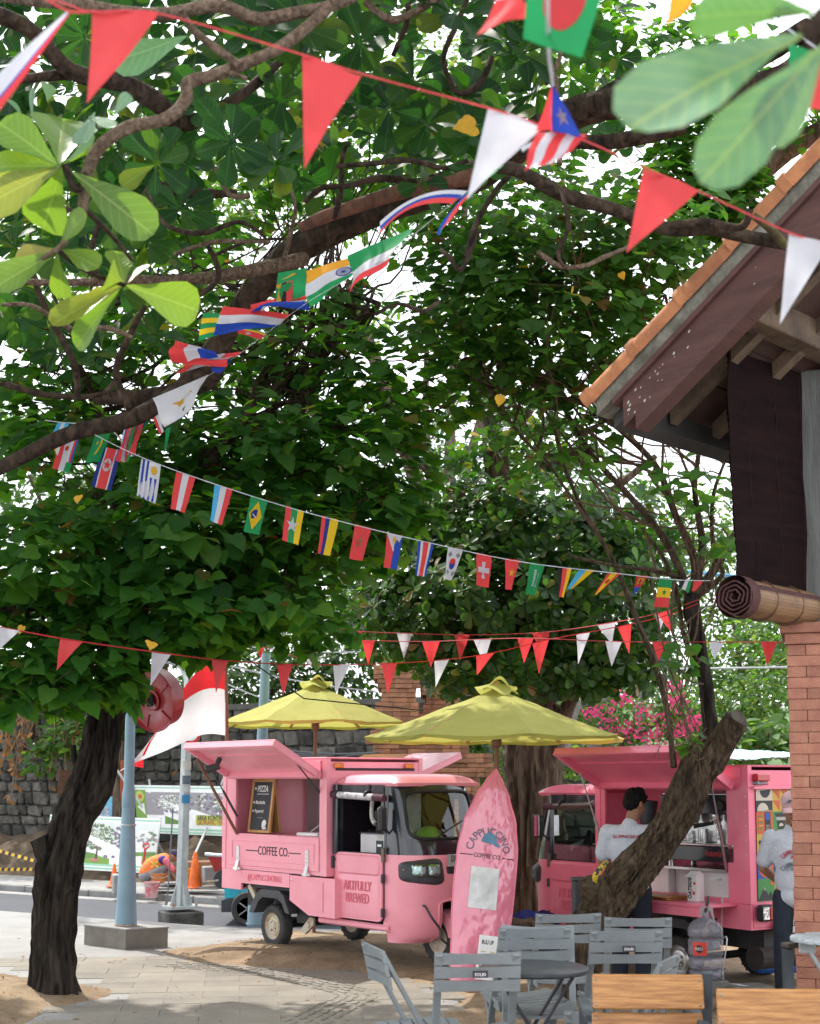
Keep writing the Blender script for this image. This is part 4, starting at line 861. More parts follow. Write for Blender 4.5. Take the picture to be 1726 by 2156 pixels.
# --- ivy-covered tree behind the roof
tE = thing('ivy_covered_tree', 'tree with dark ivy-covered limbs rising behind the pavilion roof', 'tree', (3.9, 13.4, -.1))
st = limb(tE, [(1760, 2000, 13.4, 30), (1740, 1200, 13.2, 26), (1640, 760, 13, 24), (1560, 500, 12.8, 22), (1540, 300, 12.8, 18), (1480, 150, 13, 12)], B_big, 'trunk', 20)
st += limb(tE, [(1560, 420, 12.8, 18), (1640, 330, 12.6, 22), (1720, 280, 12.4, 22), (1800, 250, 12.2, 20)], B_big)
st += limb(tE, [(1560, 560, 12.8, 12), (1470, 400, 13, 9), (1400, 280, 13.2, 7)], B_limb)
EE = [ell(1500, 290, 12.9, 120, 80, .7, 620), ell(1430, 380, 13, 110, 90, .7, 430), ell(1560, 440, 12.6, 90, 90, .6, 420), ell(1330, 120, 13.4, 180, 130, 1, 520), ell(1500, 120, 13.2, 150, 110, .9, 300), ell(1500, 420, 12.8, 60, 110, .5, 260), ell(1680, 220, 12.2, 80, 60, .5, 160)]
put_leaves(tE, 'heart', L_heart, [t for e in EE for t in ell_leaves(e, .115, droop=.7)], 200); twigs(tE, st, EE, 50, B_twig, .009)

# --- trees and shrubs beyond, each with its own trunk and crown
def far_tree(name, label, cat, u, vb, d, els, m, size, tn=.12, group='trees and shrubs beyond the trucks', kind='tiny', nt=24, zb=None, seg=None):
    b = P(u, vb, d); t = thing(name, label, cat, b, 0, group)
    mb = MB(); top = P(els[0][0], els[0][1], els[0][2]); st = []
    pts = [b - V((0, 0, .3)), b + (top-b)*.4 + rv()*.15, b + (top-b)*.8 + rv()*.2]; mb.tube(pts, [tn*1.2, tn*.8, tn*.35], 10, 0, 4, wob=.1); st += pts[1:]
    for e in els[1:]: q = P(e[0], e[1], e[2]); mid = (pts[1]+q)/2 + rv()*.25; mb.tube([pts[1], mid, q], [tn*.5, tn*.35, tn*.15], 7, 0, 4); st += [mid, q]
    build('trunk', mb, B_big, t, world=True, smooth=60)
    es = [ell(*e) for e in els]; T = [x for e in es for x in ell_leaves(e, size, droop=.3, rnd=.8)]
    leaf_mass('crown', kind, [m], t, np.array(T)); twigs(t, st, es, nt, B_twig, .012)
    return t
far_tree('leafy_tree', 'bright green feathery tree behind the utility pole', 'tree', 1430, 1600, 31, [(1400, 1330, 31, 190, 150, 1.6, 2600), (1320, 1180, 31, 130, 110, 1.4, 1100), (1520, 1230, 30, 110, 120, 1.3, 1100)], L_far, .17)
far_tree('leafy_tree', 'bright green tree seen below the rolled blind', 'tree', 1580, 1600, 28, [(1590, 1400, 28, 130, 110, 1.2, 1700), (1500, 1120, 29, 90, 110, 1.0, 700), (1640, 1340, 26, 70, 70, .8, 600)], L_far, .19)
far_tree('leafy_tree', 'dense shrubby tree above the stone wall left of the first umbrella', 'tree', 560, 1540, 35.5, [(560, 1420, 35.5, 170, 95, 1.5, 1900), (430, 1460, 35.5, 90, 50, 1.0, 500), (700, 1400, 35.5, 150, 100, 1.4, 1300)], L_fardark, .24)
far_tree('leafy_tree', 'pale green tree hanging over the stone wall at far left', 'tree', 60, 1540, 36, [(60, 1440, 36, 180, 60, 1.2, 900), (150, 1560, 35.2, 80, 45, .5, 260), (230, 1520, 35.3, 60, 40, .5, 200), (80, 1600, 35, 36, 30, .4, 70)], L_far, .30, kind='ellip')
far_tree('leafy_tree', 'tall dark tree filling the view behind the heart leaved tree', 'tree', 330, 1700, 40, [(330, 1180, 40, 420, 230, 3, 3600), (700, 1250, 40, 260, 150, 2.5, 1700), (60, 1000, 41, 260, 160, 2.5, 1200)], L_fardark, .34, .3)
far_tree('leafy_tree', 'tall tree behind the brick tower and the glossy tree', 'tree', 980, 1750, 36, [(980, 1280, 36, 330, 170, 2.5, 2600), (1180, 1060, 37, 230, 130, 2, 1100), (860, 980, 38, 220, 120, 2, 700)], L_fardark, .30, .3)
far_tree('leafy_tree', 'light airy tree high behind the big branch', 'tree', 1140, 1800, 26, [(620, 330, 26, 420, 190, 2, 3600), (180, 480, 24, 380, 260, 2, 3600), (1000, 200, 27, 300, 200, 2, 2600), (480, 720, 24, 260, 130, 1.5, 1300), (1130, 620, 27, 200, 120, 1.5, 500), (900, 680, 27, 150, 70, 1, 240)], L_far, .22, .25)
far_tree('flowering_shrub', 'bougainvillea with bright pink flowers between umbrella and sawn tree', 'shrub', 1330, 1620, 24, [(1330, 1500, 24, 150, 70, .8, 1300), (1230, 1480, 24.4, 80, 50, .6, 400), (1440, 1490, 24, 60, 80, .5, 450)], L_far, .13)
bou = MB()
for u, v, s in [(1290, 1525, 34), (1330, 1540, 26), (1355, 1500, 30), (1260, 1450, 26), (1250, 1500, 22), (1400, 1520, 26), (1420, 1475, 24), (1215, 1445, 20), (1310, 1470, 20), (1440, 1540, 22), (1415, 1440, 16), (1460, 1515, 16), (1375, 1555, 22)]:
    for _ in range(58):
        p = P(u + random.gauss(0, s*.55), v + random.gauss(0, s*.42), 23.4 + random.uniform(-.3, .25)); f = leaf_frame(p, rv(), V((0, -1, .4)) + rv()*.8, random.uniform(.06, .10)); vs = [Matrix(f.tolist()) @ V(q) for q in LT['tiny'][0]]; bou.add(vs, LT['tiny'][1])
sh = [o for o in bpy.data.objects if o.get('category') == 'shrub'][0]
build('blossom', bou, L_pink, sh, kind='stuff', world=True, flipfix=False)
far_tree('leafy_shrub', 'dense green bush behind the second truck roof and sawn stub', 'shrub', 1500, 1640, 25, [(1480, 1500, 25, 110, 60, .8, 700), (1600, 1470, 24.5, 90, 70, .8, 700), (1640, 1400, 25, 60, 60, .8, 400)], L_far, .15, .05)
far_tree('leafy_shrub', 'low broad leaved shrub behind the pale blue tarp', 'shrub', 1560, 1640, 19, [(1560, 1570, 19, 110, 45, .6, 260), (1620, 1545, 19, 50, 40, .4, 100)], L_far, .24, .04, kind='ellip')
far_tree('leafy_shrub', 'small shrub behind the big trunk beside the umbrella', 'shrub', 1040, 1660, 21, [(1045, 1600, 21, 40, 55, .5, 260), (1020, 1560, 21, 30, 25, .4, 90)], L_far, .17, .04, kind='ellip')
far_tree('leafy_shrub', 'scrubby shrub on the wall to the right of the big trunk', 'shrub', 1190, 1640, 26, [(1190, 1600, 26, 60, 40, .6, 320)], L_far, .15, .04)
# dry creepers on the wall
dry = thing('dry_creeper', 'dry brown creeper stems and leaves hanging down the stone wall', 'creeper', P(180, 1700, 35))
mb = MB(); lv = []
for _ in range(46):
    u = random.choice((random.gauss(185, 28), random.gauss(440, 28), random.gauss(30, 25))); v0 = random.uniform(1470, 1560); L_ = random.uniform(40, 130)
    pts = [P(u + random.uniform(-14, 14), v0 + L_*t, 35.0 + .1*random.random()) for t in (0, .3, .6, 1)]; mb.tube(pts, [.022, .018, .014, .006], 5, 0, 3)
    for _k in range(5): p = random.choice(pts[1:]); f = leaf_frame(p + rv()*.1, rv() - V((0, 0, 1)), rv(), random.uniform(.12, .24)); lv.append(f)
build('stem', mb, mat('dry_stem', (.22, .15, .09), .9), dry, kind='stuff', world=True, flipfix=False); leaf_mass('dry_foliage', 'tiny', [L_dry], dry, np.array(lv))
# ------------------------------------------------------------- the two pink three-wheeled coffee trucks
M_pink = mat('pink_paint', (.90, .345, .425), .36, ns=2.4, coat=.25, bump=.03, bs=5, col2=(.84, .295, .375), lo=.3, hi=.6, detail=9)
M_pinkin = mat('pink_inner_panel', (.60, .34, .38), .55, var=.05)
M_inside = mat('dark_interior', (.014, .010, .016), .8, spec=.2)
M_gint = mat('grey_inner_panel', (.56, .54, .56), .5, var=.06)
M_tyre = mat('tyre_rubber', (.030, .032, .036), .8, ns=9, bump=.5, bs=70, col2=(.06, .055, .05))
M_rim = mat('rusty_cream_rim', (.52, .46, .36), .6, ns=9, bump=.3, col2=(.30, .17, .08), lo=.25, hi=.5)
M_rim2 = mat('silver_rim', (.60, .60, .59), .35, metal=.8, ns=9, var=.12)
M_orange = mat('orange_lens', (.75, .22, .02), .25, coat=.5)
M_redlens = mat('red_lens', (.45, .02, .02), .2, coat=.6)
M_ink = mat('dark_ink', (.03, .016, .028), .6)
M_maroon = mat('maroon_cloth', (.10, .035, .055), .8)
M_film = mat('clear_plastic_roll', (.55, .53, .56), .22, var=.2, ns=18, bump=.4, bs=30)
M_chrome = mat('reflector', (.75, .75, .76), .12, metal=.9, ns=18, var=.2, bump=.5, bs=40)
M_board = mat('chalkboard', (.035, .04, .048), .75, ns=7, col2=(.055, .06, .068))
M_chalk = mat('chalk', (.80, .80, .78), .9)
M_frame = mat('pine_frame', (.62, .36, .14), .55, ns=4, stretch=(10, 10, 1), col2=(.45, .23, .08))
M_plate = mat('plate_grey', (.52, .52, .52), .5)
def glassmat(name, tint, refl=.16, rough=.02):
    m = bpy.data.materials.new(name); m.use_nodes = True; n, l = m.node_tree.nodes, m.node_tree.links; n.remove(n['Principled BSDF']); out = n['Material Output']
    tr = n.new('ShaderNodeBsdfTransparent'); tr.inputs[0].default_value = (*tint, 1); gl = n.new('ShaderNodeBsdfGlossy'); gl.inputs['Roughness'].default_value = rough
    lw = n.new('ShaderNodeLayerWeight'); lw.inputs[0].default_value = .16; ad = n.new('ShaderNodeMath'); ad.operation = 'ADD'; ad.use_clamp = True; ad.inputs[1].default_value = refl; l.new(lw.outputs['Fresnel'], ad.inputs[0])
    mx_ = n.new('ShaderNodeMixShader'); l.new(ad.outputs[0], mx_.inputs[0]); l.new(tr.outputs[0], mx_.inputs[1]); l.new(gl.outputs[0], mx_.inputs[2]); l.new(mx_.outputs[0], out.inputs[0]); MATS[name] = m; return m
M_glass = glassmat('windscreen_glass', (.66, .78, .76), .07); M_sideglass = glassmat('side_screen', (.55, .66, .55), .22, .06)

def truck(label, loc, rot, flip, open_z, closed_panel, hatch_far):
    T = thing('coffee_truck', label, 'coffee truck', loc, rot, 'pink three-wheeled coffee trucks'); ORI[T.name] = V((0, 0, 0))
    def B(name, mb, m, par=T, **k): return build(name, mb, m, par, flip=flip, **k)
    def TX(name, s, h, x, z, yo, m, par=T, **k):
        if flip: return lettering(name, s, h, (x, yo, z), (-1, 0, 0), (0, 0, 1), m, par, **k)
        return lettering(name, s, h, (x, -yo, z), (1, 0, 0), (0, 0, 1), m, par, **k)
    # --- box
    mb = MB(); oz = open_z
    for s in (-1, 1):
        if s < 0 or hatch_far:
            for a, b in (((0, .76), (1.85, oz)), ((0, 1.73), (1.85, 1.90)), ((0, oz), (.24, 1.73)), ((1.73, oz), (1.85, 1.73))): mb.span((a[0], s*.575, a[1]), (b[0], s*.6, b[1]))
        else: mb.span((0, s*.575, .76), (1.85, s*.6, 1.9))
        mb.span((0, s*.58, .55), (.37, s*.605, .758)); mb.span((.372, s*.58, .62), (1.24, s*.605, .758))
        mb.span((0, s*.577, .55), (.34, s*.3, .57))
        for x in (.0, 1.79): mb.span((x-.004, s*.56, .762), (x + .066, s*.607, 1.895))
        mb.span((.07, s*.575, 1.80), (1.785, s*.609, 1.885))
    mb.span((1.825, -.572, .76), (1.851, .572, 1.86)); mb.span((0, -.572, .56), (.026, .572, 1.86)); mb.span((.03, -.572, .76), (1.82, .572, .79))
    mb.span((-.005, -.612, 1.888), (1.86, .612, 1.905), bev=.006)
    B('box_body', mb, M_pink)
    mb = MB(); mb.span((1.853, -.50, 1.775), (1.858, .50, 1.80)); B('groove', mb, M_ink)
    for y in (-.47, .42):
        mb = MB(); mb.span((1.853, y-.055, 1.80), (1.88, y + .055, 1.848), bev=.006); B('marker_lamp', mb, M_orange)
    mb = MB(); mb.span((1.70, -.625, 1.76), (1.77, -.609, 1.87), bev=.004); B('hinge_cover', mb, M_pink)
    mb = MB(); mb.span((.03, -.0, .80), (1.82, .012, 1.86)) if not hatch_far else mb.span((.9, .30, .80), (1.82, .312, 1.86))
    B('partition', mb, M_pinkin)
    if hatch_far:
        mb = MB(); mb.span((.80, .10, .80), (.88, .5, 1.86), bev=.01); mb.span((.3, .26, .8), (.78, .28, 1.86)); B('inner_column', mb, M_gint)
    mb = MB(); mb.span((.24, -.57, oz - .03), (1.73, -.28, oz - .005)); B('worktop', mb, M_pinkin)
    rv_ = MB()
    for s in (-1, 1):
        for z in [.80 + .12*i for i in range(10)]: [rv_.lathe([(.006, 0), (.004, .003)], (x, s*.607, z), 6, (0, s, 0)) for x in (.03, 1.822)]
        for x in [.10 + .16*i for i in range(8)]: rv_.lathe([(.005, 0), (.003, .003)], (x, s*.605, .735), 6, (0, s, 0)); rv_.lathe([(.005, 0), (.003, .003)], (x, s*.605, .645), 6, (0, s, 0))
    B('rivets', rv_, M_steel, kind='stuff')
    # --- hatches held open
    for s in ((-1, 1) if hatch_far else (-1,)):
        ey = V((0, s*.60, .34 if s < 0 else .22)); ey = ey.normalized(); en = V((1, 0, 0)).cross(ey) * (1 if s < 0 else -1)
        if en.z < 0: en = -en
        o = V((.14, s*.605, 1.745)); Lh, Wd = .64, 1.64; rot_ = Matrix((V((1, 0, 0)), ey, en)).transposed()
        mb = MB(); mb.box(o + V((Wd/2, 0, 0)) + ey*Lh/2, (Wd, Lh, .016), rot_)
        for c, sz in (((Wd/2, .02), (Wd, .04)), ((Wd/2, Lh-.025), (Wd, .05)), ((.02, Lh/2), (.04, Lh-.092)), ((Wd-.02, Lh/2), (.04, Lh-.092))):
            mb.box(o + V((c[0], 0, 0)) + ey*c[1] - en*.030, (*sz, .062), rot_, bev=.004)
        mb.box(o + V((Wd/2, 0, 0)) + ey*Lh*.62 - en*.012, (Wd-.1, .004, .008), rot_)
        h = B('hatch', mb, M_pink)
        if s < 0:
            p = o + V((.30, 0, 0)) + ey*.36 - en*.02
            mb = MB(); mb.tube([p, p - en*.05], .028, 12); mb.tube([p - en*.05 + V((-.03, 0, 0)), p - en*.11 + V((-.035, 0, 0))], .006, 6); mb.tube([p - en*.05 + V((.03, 0, 0)), p - en*.11 + V((.035, 0, 0))], .006, 6)
            mb.tube([p - en*.09 + V((.03, .02, .0)), p - en*.135 + V((-.055, -.05, 0))], [.034, .044], 14)
            if hatch_far: B('spot_lamp', mb, M_dgrey, h)
            for x in (.02, Wd - .04):
                a = o + V((x, 0, 0)) + ey*.30 - en*.05; b = V((.26 if x < .5 else 1.70, -.59, oz + .22 if not hatch_far else 1.30)); m_ = a + (b-a)*.5
                if x > .5 and hatch_far: b = V((1.72, -.585, 1.55)); m_ = (a+b)/2
                mb = MB(); mb.tube([a, m_], .007, 8); mb.tube([m_, b], .013, 8); B('gas_strut', mb, M_dgrey if hatch_far else M_steel)
    if hatch_far:
        mb = MB(); mb.tube([V((.145, -1.02, 1.90)), V((.30, -.615, 1.12))], .016, 8); B('prop_stick', mb, M_polewood)
    # --- fold-down counter panel
    if closed_panel:
        mb = MB(); mb.span((.13, -.612, .80), (1.735, -.6, 1.125), bev=.004)
        pn = B('counter_panel', mb, M_pink)
        mb = MB()
        for a, b in (((.20, .86), (1.665, .878)), ((.20, 1.055), (1.665, 1.068)), ((.20, .879), (.213, 1.054)), ((1.652, .879), (1.665, 1.054))): mb.span((a[0], -.618, a[1]), (b[0], -.6125, b[1]), bev=.002)
        B('moulding', mb, M_pink, pn); TX('lettering', 'COFFEE CO.', .088, .965, .962, .6135, M_ink, pn, wx=.80)
        for a, b in ((.47, .69), (1.235, 1.44)): mb = MB(); mb.span((a, -.6155, .956), (b, -.6125, .966)); B('dash', mb, M_ink, pn)
        for x in (.32, 1.55):
            mb = MB(); mb.span((x-.028, -.622, .845), (x+.028, -.6125, 1.0), bev=.004); mb.box((x, -.632, .80), (.052, .008, .1), Matrix.Rotation(R(-14), 3, 'X')); mb.tube([(x-.06, -.628, .765), (x+.06, -.628, .765)], .012, 8)
            hg = B('hinge', mb, M_white)
            mb = MB(); [mb.lathe([(.007, 0), (.005, .004)], (x, -.622, z), 8, (0, -1, 0)) for z in (.88, .92, .965)]; B('rivet', mb, M_steel, hg)
        mb = MB(); mb.span((.24, -.6065, .757), (1.74, -.601, .762)); B('seam', mb, M_ink)
    else:
        mb = MB(); mb.span((.14, -1.0, .735), (1.62, -.603, .765), bev=.006); mb.span((.14, -1.0, .66), (1.62, -.985, .734), bev=.004); B('counter_panel', mb, M_pink)
        for x0, x1, w in ((.28, .62, 0), (.63, 1.00, 1), (1.01, 1.35, 0)):
            mb = MB(); y = -.44 if w else -.52; mb.span((x0, -.30, .775), (x1, y, 1.0), bev=.004); dr = B('drawer', mb, M_white)
            mb = MB(); mb.span(((x0+x1)/2 - .06, y - .012, .93), ((x0+x1)/2 + .06, y - .002, .945)); B('handle', mb, M_steel, dr)
        mb = MB(); mb.span((.25, -.57, 1.003), (1.72, -.15, 1.025)); B('steel_worktop', mb, M_steel)
        mb = MB(); mb.span((.03, -.10, .80), (1.82, -.09, 1.86)); B('back_panel', mb, M_pink)
    TX('lettering', '@CAPPUCCINOBALI', .062, .80, .69, .603, mat('pink_relief', (.72, .16, .22), .45), wx=.74, dep=.006)
    # --- tool box, fender, wheels, chassis
    prof = [(1.24, .745), (1.24, .50), (1.56, .375), (1.985, .375), (1.985, .745)]
    mb = MB(); mb.prism(prof, (0, -.60, 0), (1, 0, 0), (0, 0, 1), (0, .28, 0)); tb = B('tool_box', mb, M_pink)
    mb = MB(); mb.prism([(1.30, .70), (1.30, .525), (1.565, .42), (1.80, .42), (1.80, .70)], (0, -.609, 0), (1, 0, 0), (0, 0, 1), (0, .008, 0)); B('lid', mb, M_pink, tb)
    mb = MB(); mb.lathe([(.012, 0), (.012, .006), (.006, .008)], (1.275, -.601, .70), 12, (0, -1, 0)); B('lock', mb, M_chrome, tb)
    for s in (-1, 1):
        cy = s*.50; mb = MB(); arc = [(a, .27) for a in range(-8, 189, 14)]; vs = []
        prof = [(.88 + (.335 if abs(math.cos(R(a))) > .8 else .30)*math.cos(R(a))*1.0, .235 + .315*max(-.35, math.sin(R(a)))) for a, _ in arc]
        inn = [(.88 + .262*math.cos(R(a)), .235 + .262*max(-.35, math.sin(R(a)))) for a, _ in arc]
        pr = [(1.24, .36), (1.19, .44), (1.13, .535), (1.05, .58), (.74, .58), (.65, .53), (.57, .44), (.52, .33)]; ip = [(1.16, .37), (1.10, .46), (1.02, .50), (.76, .50), (.68, .45), (.60, .33)]
        mb.prism(pr + ip[::-1], (0, cy - .10, 0), (1, 0, 0), (0, 0, 1), (0, .20, 0)); B('mudguard', mb, M_dgrey)
        for cx, yy in ((.88, s*.50),):
            wheel(B, T, V((cx, yy, .215)), s, M_rim if hatch_far else M_rim2)
    wheel(B, T, V((2.84, 0, .215)), 1, M_rim if hatch_far else M_rim2)
    mb = MB(); mb.span((.1, -.34, .36), (1.9, .34, .54)); mb.span((1.2, -.48, .27), (1.5, -.2, .42)); mb.tube([(.88, -.45, .22), (.88, .45, .22)], .035); mb.span((.3, -.56, .58), (1.24, -.5, .618)); B('chassis', mb, M_black)
    mb = MB(); mb.beam((.45, -.55, .60), (.62, -.55, .42), .03, .05); B('fender_stay', mb, M_rim); mb = MB(); mb.prism([(1.28, .20), (1.36, .17), (1.50, .27), (1.50, .33), (1.44, .34)], (0, -.50, 0), (1, 0, 0), (0, 0, 1), (0, .03, 0)); mb.lathe([(.03, 0), (.03, .012), (.016, .014)], (1.42, -.50, .27), 14, (0, -1, 0)); B('trailing_arm', mb, M_rim)
    # --- cabin
    def FR(a, z, off=0.):
        hw = .50 - .03*sstep(1.0, 1.65, z) - .05*sstep(.45, .2, z); xb = 2.60 - .02*sstep(1, 1.65, z)
        pts = [(.20, 2.88), (.26, 2.99), (.40, 3.05), (.8, 3.07), (1.0, 3.03), (1.1, 3.0), (1.65, 2.79)]
        xf = 2.79
        for (z0, x0), (z1, x1) in zip(pts, pts[1:]):
            if z0 <= z <= z1: xf = x0 + (x1-x0)*(z-z0)/(z1-z0)
        if z < .20: xf = 2.88
        p = 2/2.7; ca, sa_ = math.cos(R(a)), math.sin(R(a)); x = (xf-xb)*abs(ca)**p; y = hw*math.copysign(abs(sa_)**p, sa_)
        n_ = V((abs(ca)**(2-p) / max(xf-xb, .1), math.copysign(abs(sa_)**(2-p), sa_)/hw, .12)).normalized()
        return V((xb + x, y, z)) + n_*off
    mb = MB(); A = [-90 + 4.5*i for i in range(41)]; Z = [.20, .23, .26, .30, .38, .46, .52, .58, .66, .75, .84, .93, 1.0]
    vs = [FR(a, z) for z in Z for a in A]; n = len(A)
    fs = [(j*n+i, j*n+i+1, (j+1)*n+i+1, (j+1)*n+i) for j in range(len(Z)-1) for i in range(n-1) if not (Z[j+1] < .59 and abs(FR((A[i]+A[i+1])/2, .5).y) < .17 + .0*Z[j])]
    mb.add(vs, fs); fr_ = B('nose', mb, M_pink, smooth=60)
    mb = MB()
    for s in (-1, 1): mb.tube([FR(s*18, z, .004) for z in (.22, .40, .54)] + [FR(s*12, .585, .004), FR(0, .6, .004)], .012, 6, 0, 3)
    B('wheel_arch_rim', mb, M_pink)
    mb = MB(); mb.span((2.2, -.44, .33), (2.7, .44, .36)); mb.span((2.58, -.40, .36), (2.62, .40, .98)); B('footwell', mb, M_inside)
    mb = MB(); Z2 = [1.0 + .04*i for i in range(17)]; A2 = [-90 + 3*i for i in range(61)]; n = len(A2); wa, wz0, wz1 = 51, 1.15, 1.575
    def inwin(a, z): # rounded window
        s, t = abs(a)/wa, abs((z - (wz0+wz1)/2) / ((wz1-wz0)/2)); return s**5 + t**5 < 1
    vs = [FR(a, z) for z in Z2 for a in A2]
    mb.add(vs, [(j*n+i, j*n+i+1, (j+1)*n+i+1, (j+1)*n+i) for j in range(len(Z2)-1) for i in range(n-1) if not inwin((A2[i]+A2[i+1])/2, (Z2[j]+Z2[j+1])/2)])
    B('windscreen_surround', mb, M_blackgloss, smooth=60)
    per = []
    for i in range(72):
        th = 2*PI*i/72; c, s = math.cos(th), math.sin(th); per.append(FR(wa*math.copysign(abs(c)**.4, c)*1.02, (wz0+wz1)/2 + (wz1-wz0)/2*math.copysign(abs(s)**.4, s)*1.02, .006))
    mb = MB(); mb.tube(per + per[:1], .017, 7, caps=False); B('gasket', mb, M_black, smooth=60)
    mb = MB(); mb.grid(lambda s, t: FR(-wa + 2*wa*s, wz0 + (wz1-wz0)*t, .001), 26, 8); B('windscreen', mb, M_glass, smooth=60)
    mb = MB(); mb.tube([FR(-20, 1.13, .02), FR(-6, 1.20, .02), FR(14, 1.30, .02)], .006, 6); B('wiper', mb, M_black)
    def patch(a0, a1, z0, z1, off, dome=.0, nu=18, nv=12, e=.38, skew=0.):
        mb = MB()
        def f(s, t):
            rad = t; th = 2*PI*s; c, q = math.cos(th), math.sin(th); xx = math.copysign(abs(c)**e, c)*rad; yy = math.copysign(abs(q)**e, q)*rad
            a = (a0+a1)/2 + (a1-a0)/2*xx; z = (z0+z1)/2 + (z1-z0)/2*yy*(1 + skew*xx); return FR(a, z, off*(1 - rad**6) + dome*(1-rad*rad) - (.012 if rad > .999 else 0))
        mb.grid(f, 36, 8); return mb
    for s in (-1, 1):
        lo, hi = (-74, -11) if s < 0 else (11, 74)
        hl = B('headlight', patch(lo, hi, .74, .965, .028, .012, skew=-.22*s), M_dgrey, smooth=50)
        l0, l1 = (-54, -16) if s < 0 else (16, 54); mid = (l0+l1)/2
        B('reflector', patch(l0, mid-.8, .80, .93, .047, .004), M_chrome, hl, smooth=40); B('reflector', patch(mid+.8, l1, .80, .93, .047, .004), M_chrome, hl, smooth=40)
        B('lens', patch(l0-2, l1+2, .79, .94, .055, .006), M_glass, hl, smooth=40)
        mb = MB(); q = FR((-62 if s < 0 else 62), .87, .035); mb.lathe([(.012, 0), (.008, .006)], q, 8, (1, 0, 0)); B('screw', mb, M_chrome, hl)
    B('grille', patch(-10, 10, .825, .905, .012, .002), M_dgrey, smooth=40)
    for z in (.845, .865, .885): mb = MB(); mb.grid(lambda s, t: FR(-8 + 16*s, z - .004 + .008*t, .020), 8, 1); B('grille_slot', mb, M_black)
    pc = FR(0, .95, .03); mb = MB(); mb.box(pc, (.006, .25, .11)); pl = B('number_plate', mb, M_plate)
    lettering('lettering', 'DK', .058, pc + V((.005, (-.09 if not flip else -.09), .012)), (0, 1, 0), (0, 0, 1), M_ink, pl, wx=.7, align='LEFT')
    # roof
    mb = MB()
    def rf(s, t): s, t = 2*s-1, 2*t-1; c = lambda q: math.copysign(abs(q)**.75, q); return V((2.30 + .50*s, .505*t, 1.655 + .085*(1-abs(s)**5)**.5*(1-abs(t)**7)**.5))
    mb.grid(rf, 24, 24); mb.add([(1.80, -.505, 1.655), (2.80, -.505, 1.655), (2.80, .505, 1.655), (1.80, .505, 1.655), (1.82, -.49, 1.625), (2.79, -.49, 1.625), (2.79, .49, 1.625), (1.82, .49, 1.625)], [(0, 1, 5, 4), (1, 2, 6, 5), (2, 3, 7, 6), (3, 0, 4, 7), (4, 5, 6, 7)])
    B('cabin_roof', mb, M_pink, smooth=40)
    for s in (-1, 1):
        mb = MB(); mb.span((1.856, s*.44, .40), (1.90, s*.50, 1.64)); mb.tube([(1.885, s*.515, .98), (1.885, s*.515, 1.64)], .034, 12); B('door_pillar', mb, M_blackgloss); mb = MB(); mb.beam((2.62, s*.475, 1.0), (2.60, s*.465, 1.65), .05, .05); B('front_pillar', mb, M_blackgloss)
        mb = MB(); mb.span((1.58, s*.40, .30), (2.66, s*.505, .36), bev=.015); mb.span((1.86, s*.44, .36), (1.905, s*.515, 1.0)); mb.prism([(2.58, .30), (2.66, .30), (2.66, 1.0), (2.60, 1.0)], (0, s*.49, 0), (1, 0, 0), (0, 0, 1), (0, -s*.05, 0)); B('door_sill', mb, M_pink)
        # door with rounded corners and two pressed levels
        def rr(x0, x1, z0, z1, r): return [(cx + r*math.cos(R(a)), cz + r*math.sin(R(a))) for cx, cz, a0 in ((x1-r, z1-r, 0), (x0+r, z1-r, 90), (x0+r, z0+r, 180), (x1-r, z0+r, 270)) for a in range(a0, a0+91, 18)]
        mb = MB(); mb.prism(rr(1.905, 2.605, .385, 1.0, .055), (0, s*.50, 0), (1, 0, 0), (0, 0, 1), (0, s*.03, 0)); dr = B('door', mb, M_pink); mb = MB(); mb.prism(rr(1.897, 2.613, .377, 1.008, .06), (0, s*.497, 0), (1, 0, 0), (0, 0, 1), (0, s*.012, 0)); B('door_shadow_gap', mb, M_black, dr)  # black strip behind the door stands for the shadow gap around it
        mb = MB(); o = rr(1.93, 2.58, .80, .985, .04); i_ = rr(1.945, 2.565, .815, .97, .035); k = len(o); mb.add([V((x, s*.531, z)) for x, z in o] + [V((x, s*.545, z)) for x, z in i_], [(j, (j+1) % k, k + (j+1) % k, k + j) for j in range(k)] + [tuple(range(k, 2*k))]); B('upper_pressing', mb, M_pink, dr, smooth=30)
        mb = MB(); o = rr(1.935, 2.575, .40, .792, .05); i_ = rr(1.955, 2.555, .42, .772, .045); mb.add([V((x, s*.531, z)) for x, z in o] + [V((x, s*.537, z)) for x, z in i_], [(j, (j+1) % k, k + (j+1) % k, k + j) for j in range(k)] + [tuple(range(k, 2*k))]); B('lower_pressing', mb, M_pink, dr, smooth=30)
        if s < 0:
            TX('lettering', 'ARTFULLY\nBREWED', .088, 2.255, .635, .538, mat('pink_relief', (.72, .16, .22)), dr, wx=.72, dep=.007, bold=.012)
            for z in (.47, .78): mb = MB(); mb.span((2.606, -.545, z-.04), (2.635, -.512, z+.04), bev=.004); B('door_hinge', mb, M_dgrey, dr)
            mb = MB(); mb.span((1.82, -.545, .84), (1.87, -.505, .96), bev=.008); mb.span((1.87, -.53, .92), (1.91, -.515, .935)); B('latch', mb, M_dgrey)
            mb = MB(); mb.span((2.60, -.535, .93), (2.64, -.508, 1.06), bev=.003); B('check_strap', mb, mat('worn_metal', (.16, .12, .09), .5, metal=.5))
        # rolled-up side curtain
        mb = MB(); mb.grid(lambda u_, w_: V((1.88 + .72*u_, s*(.505 + .012*math.sin(u_*19)*w_), 1.635 - .10*w_)), 24, 5); cu = B('curtain', mb, mat('black_vinyl', (.03, .028, .035), .42, bump=.3, bs=14), smooth=60, flipfix=False)
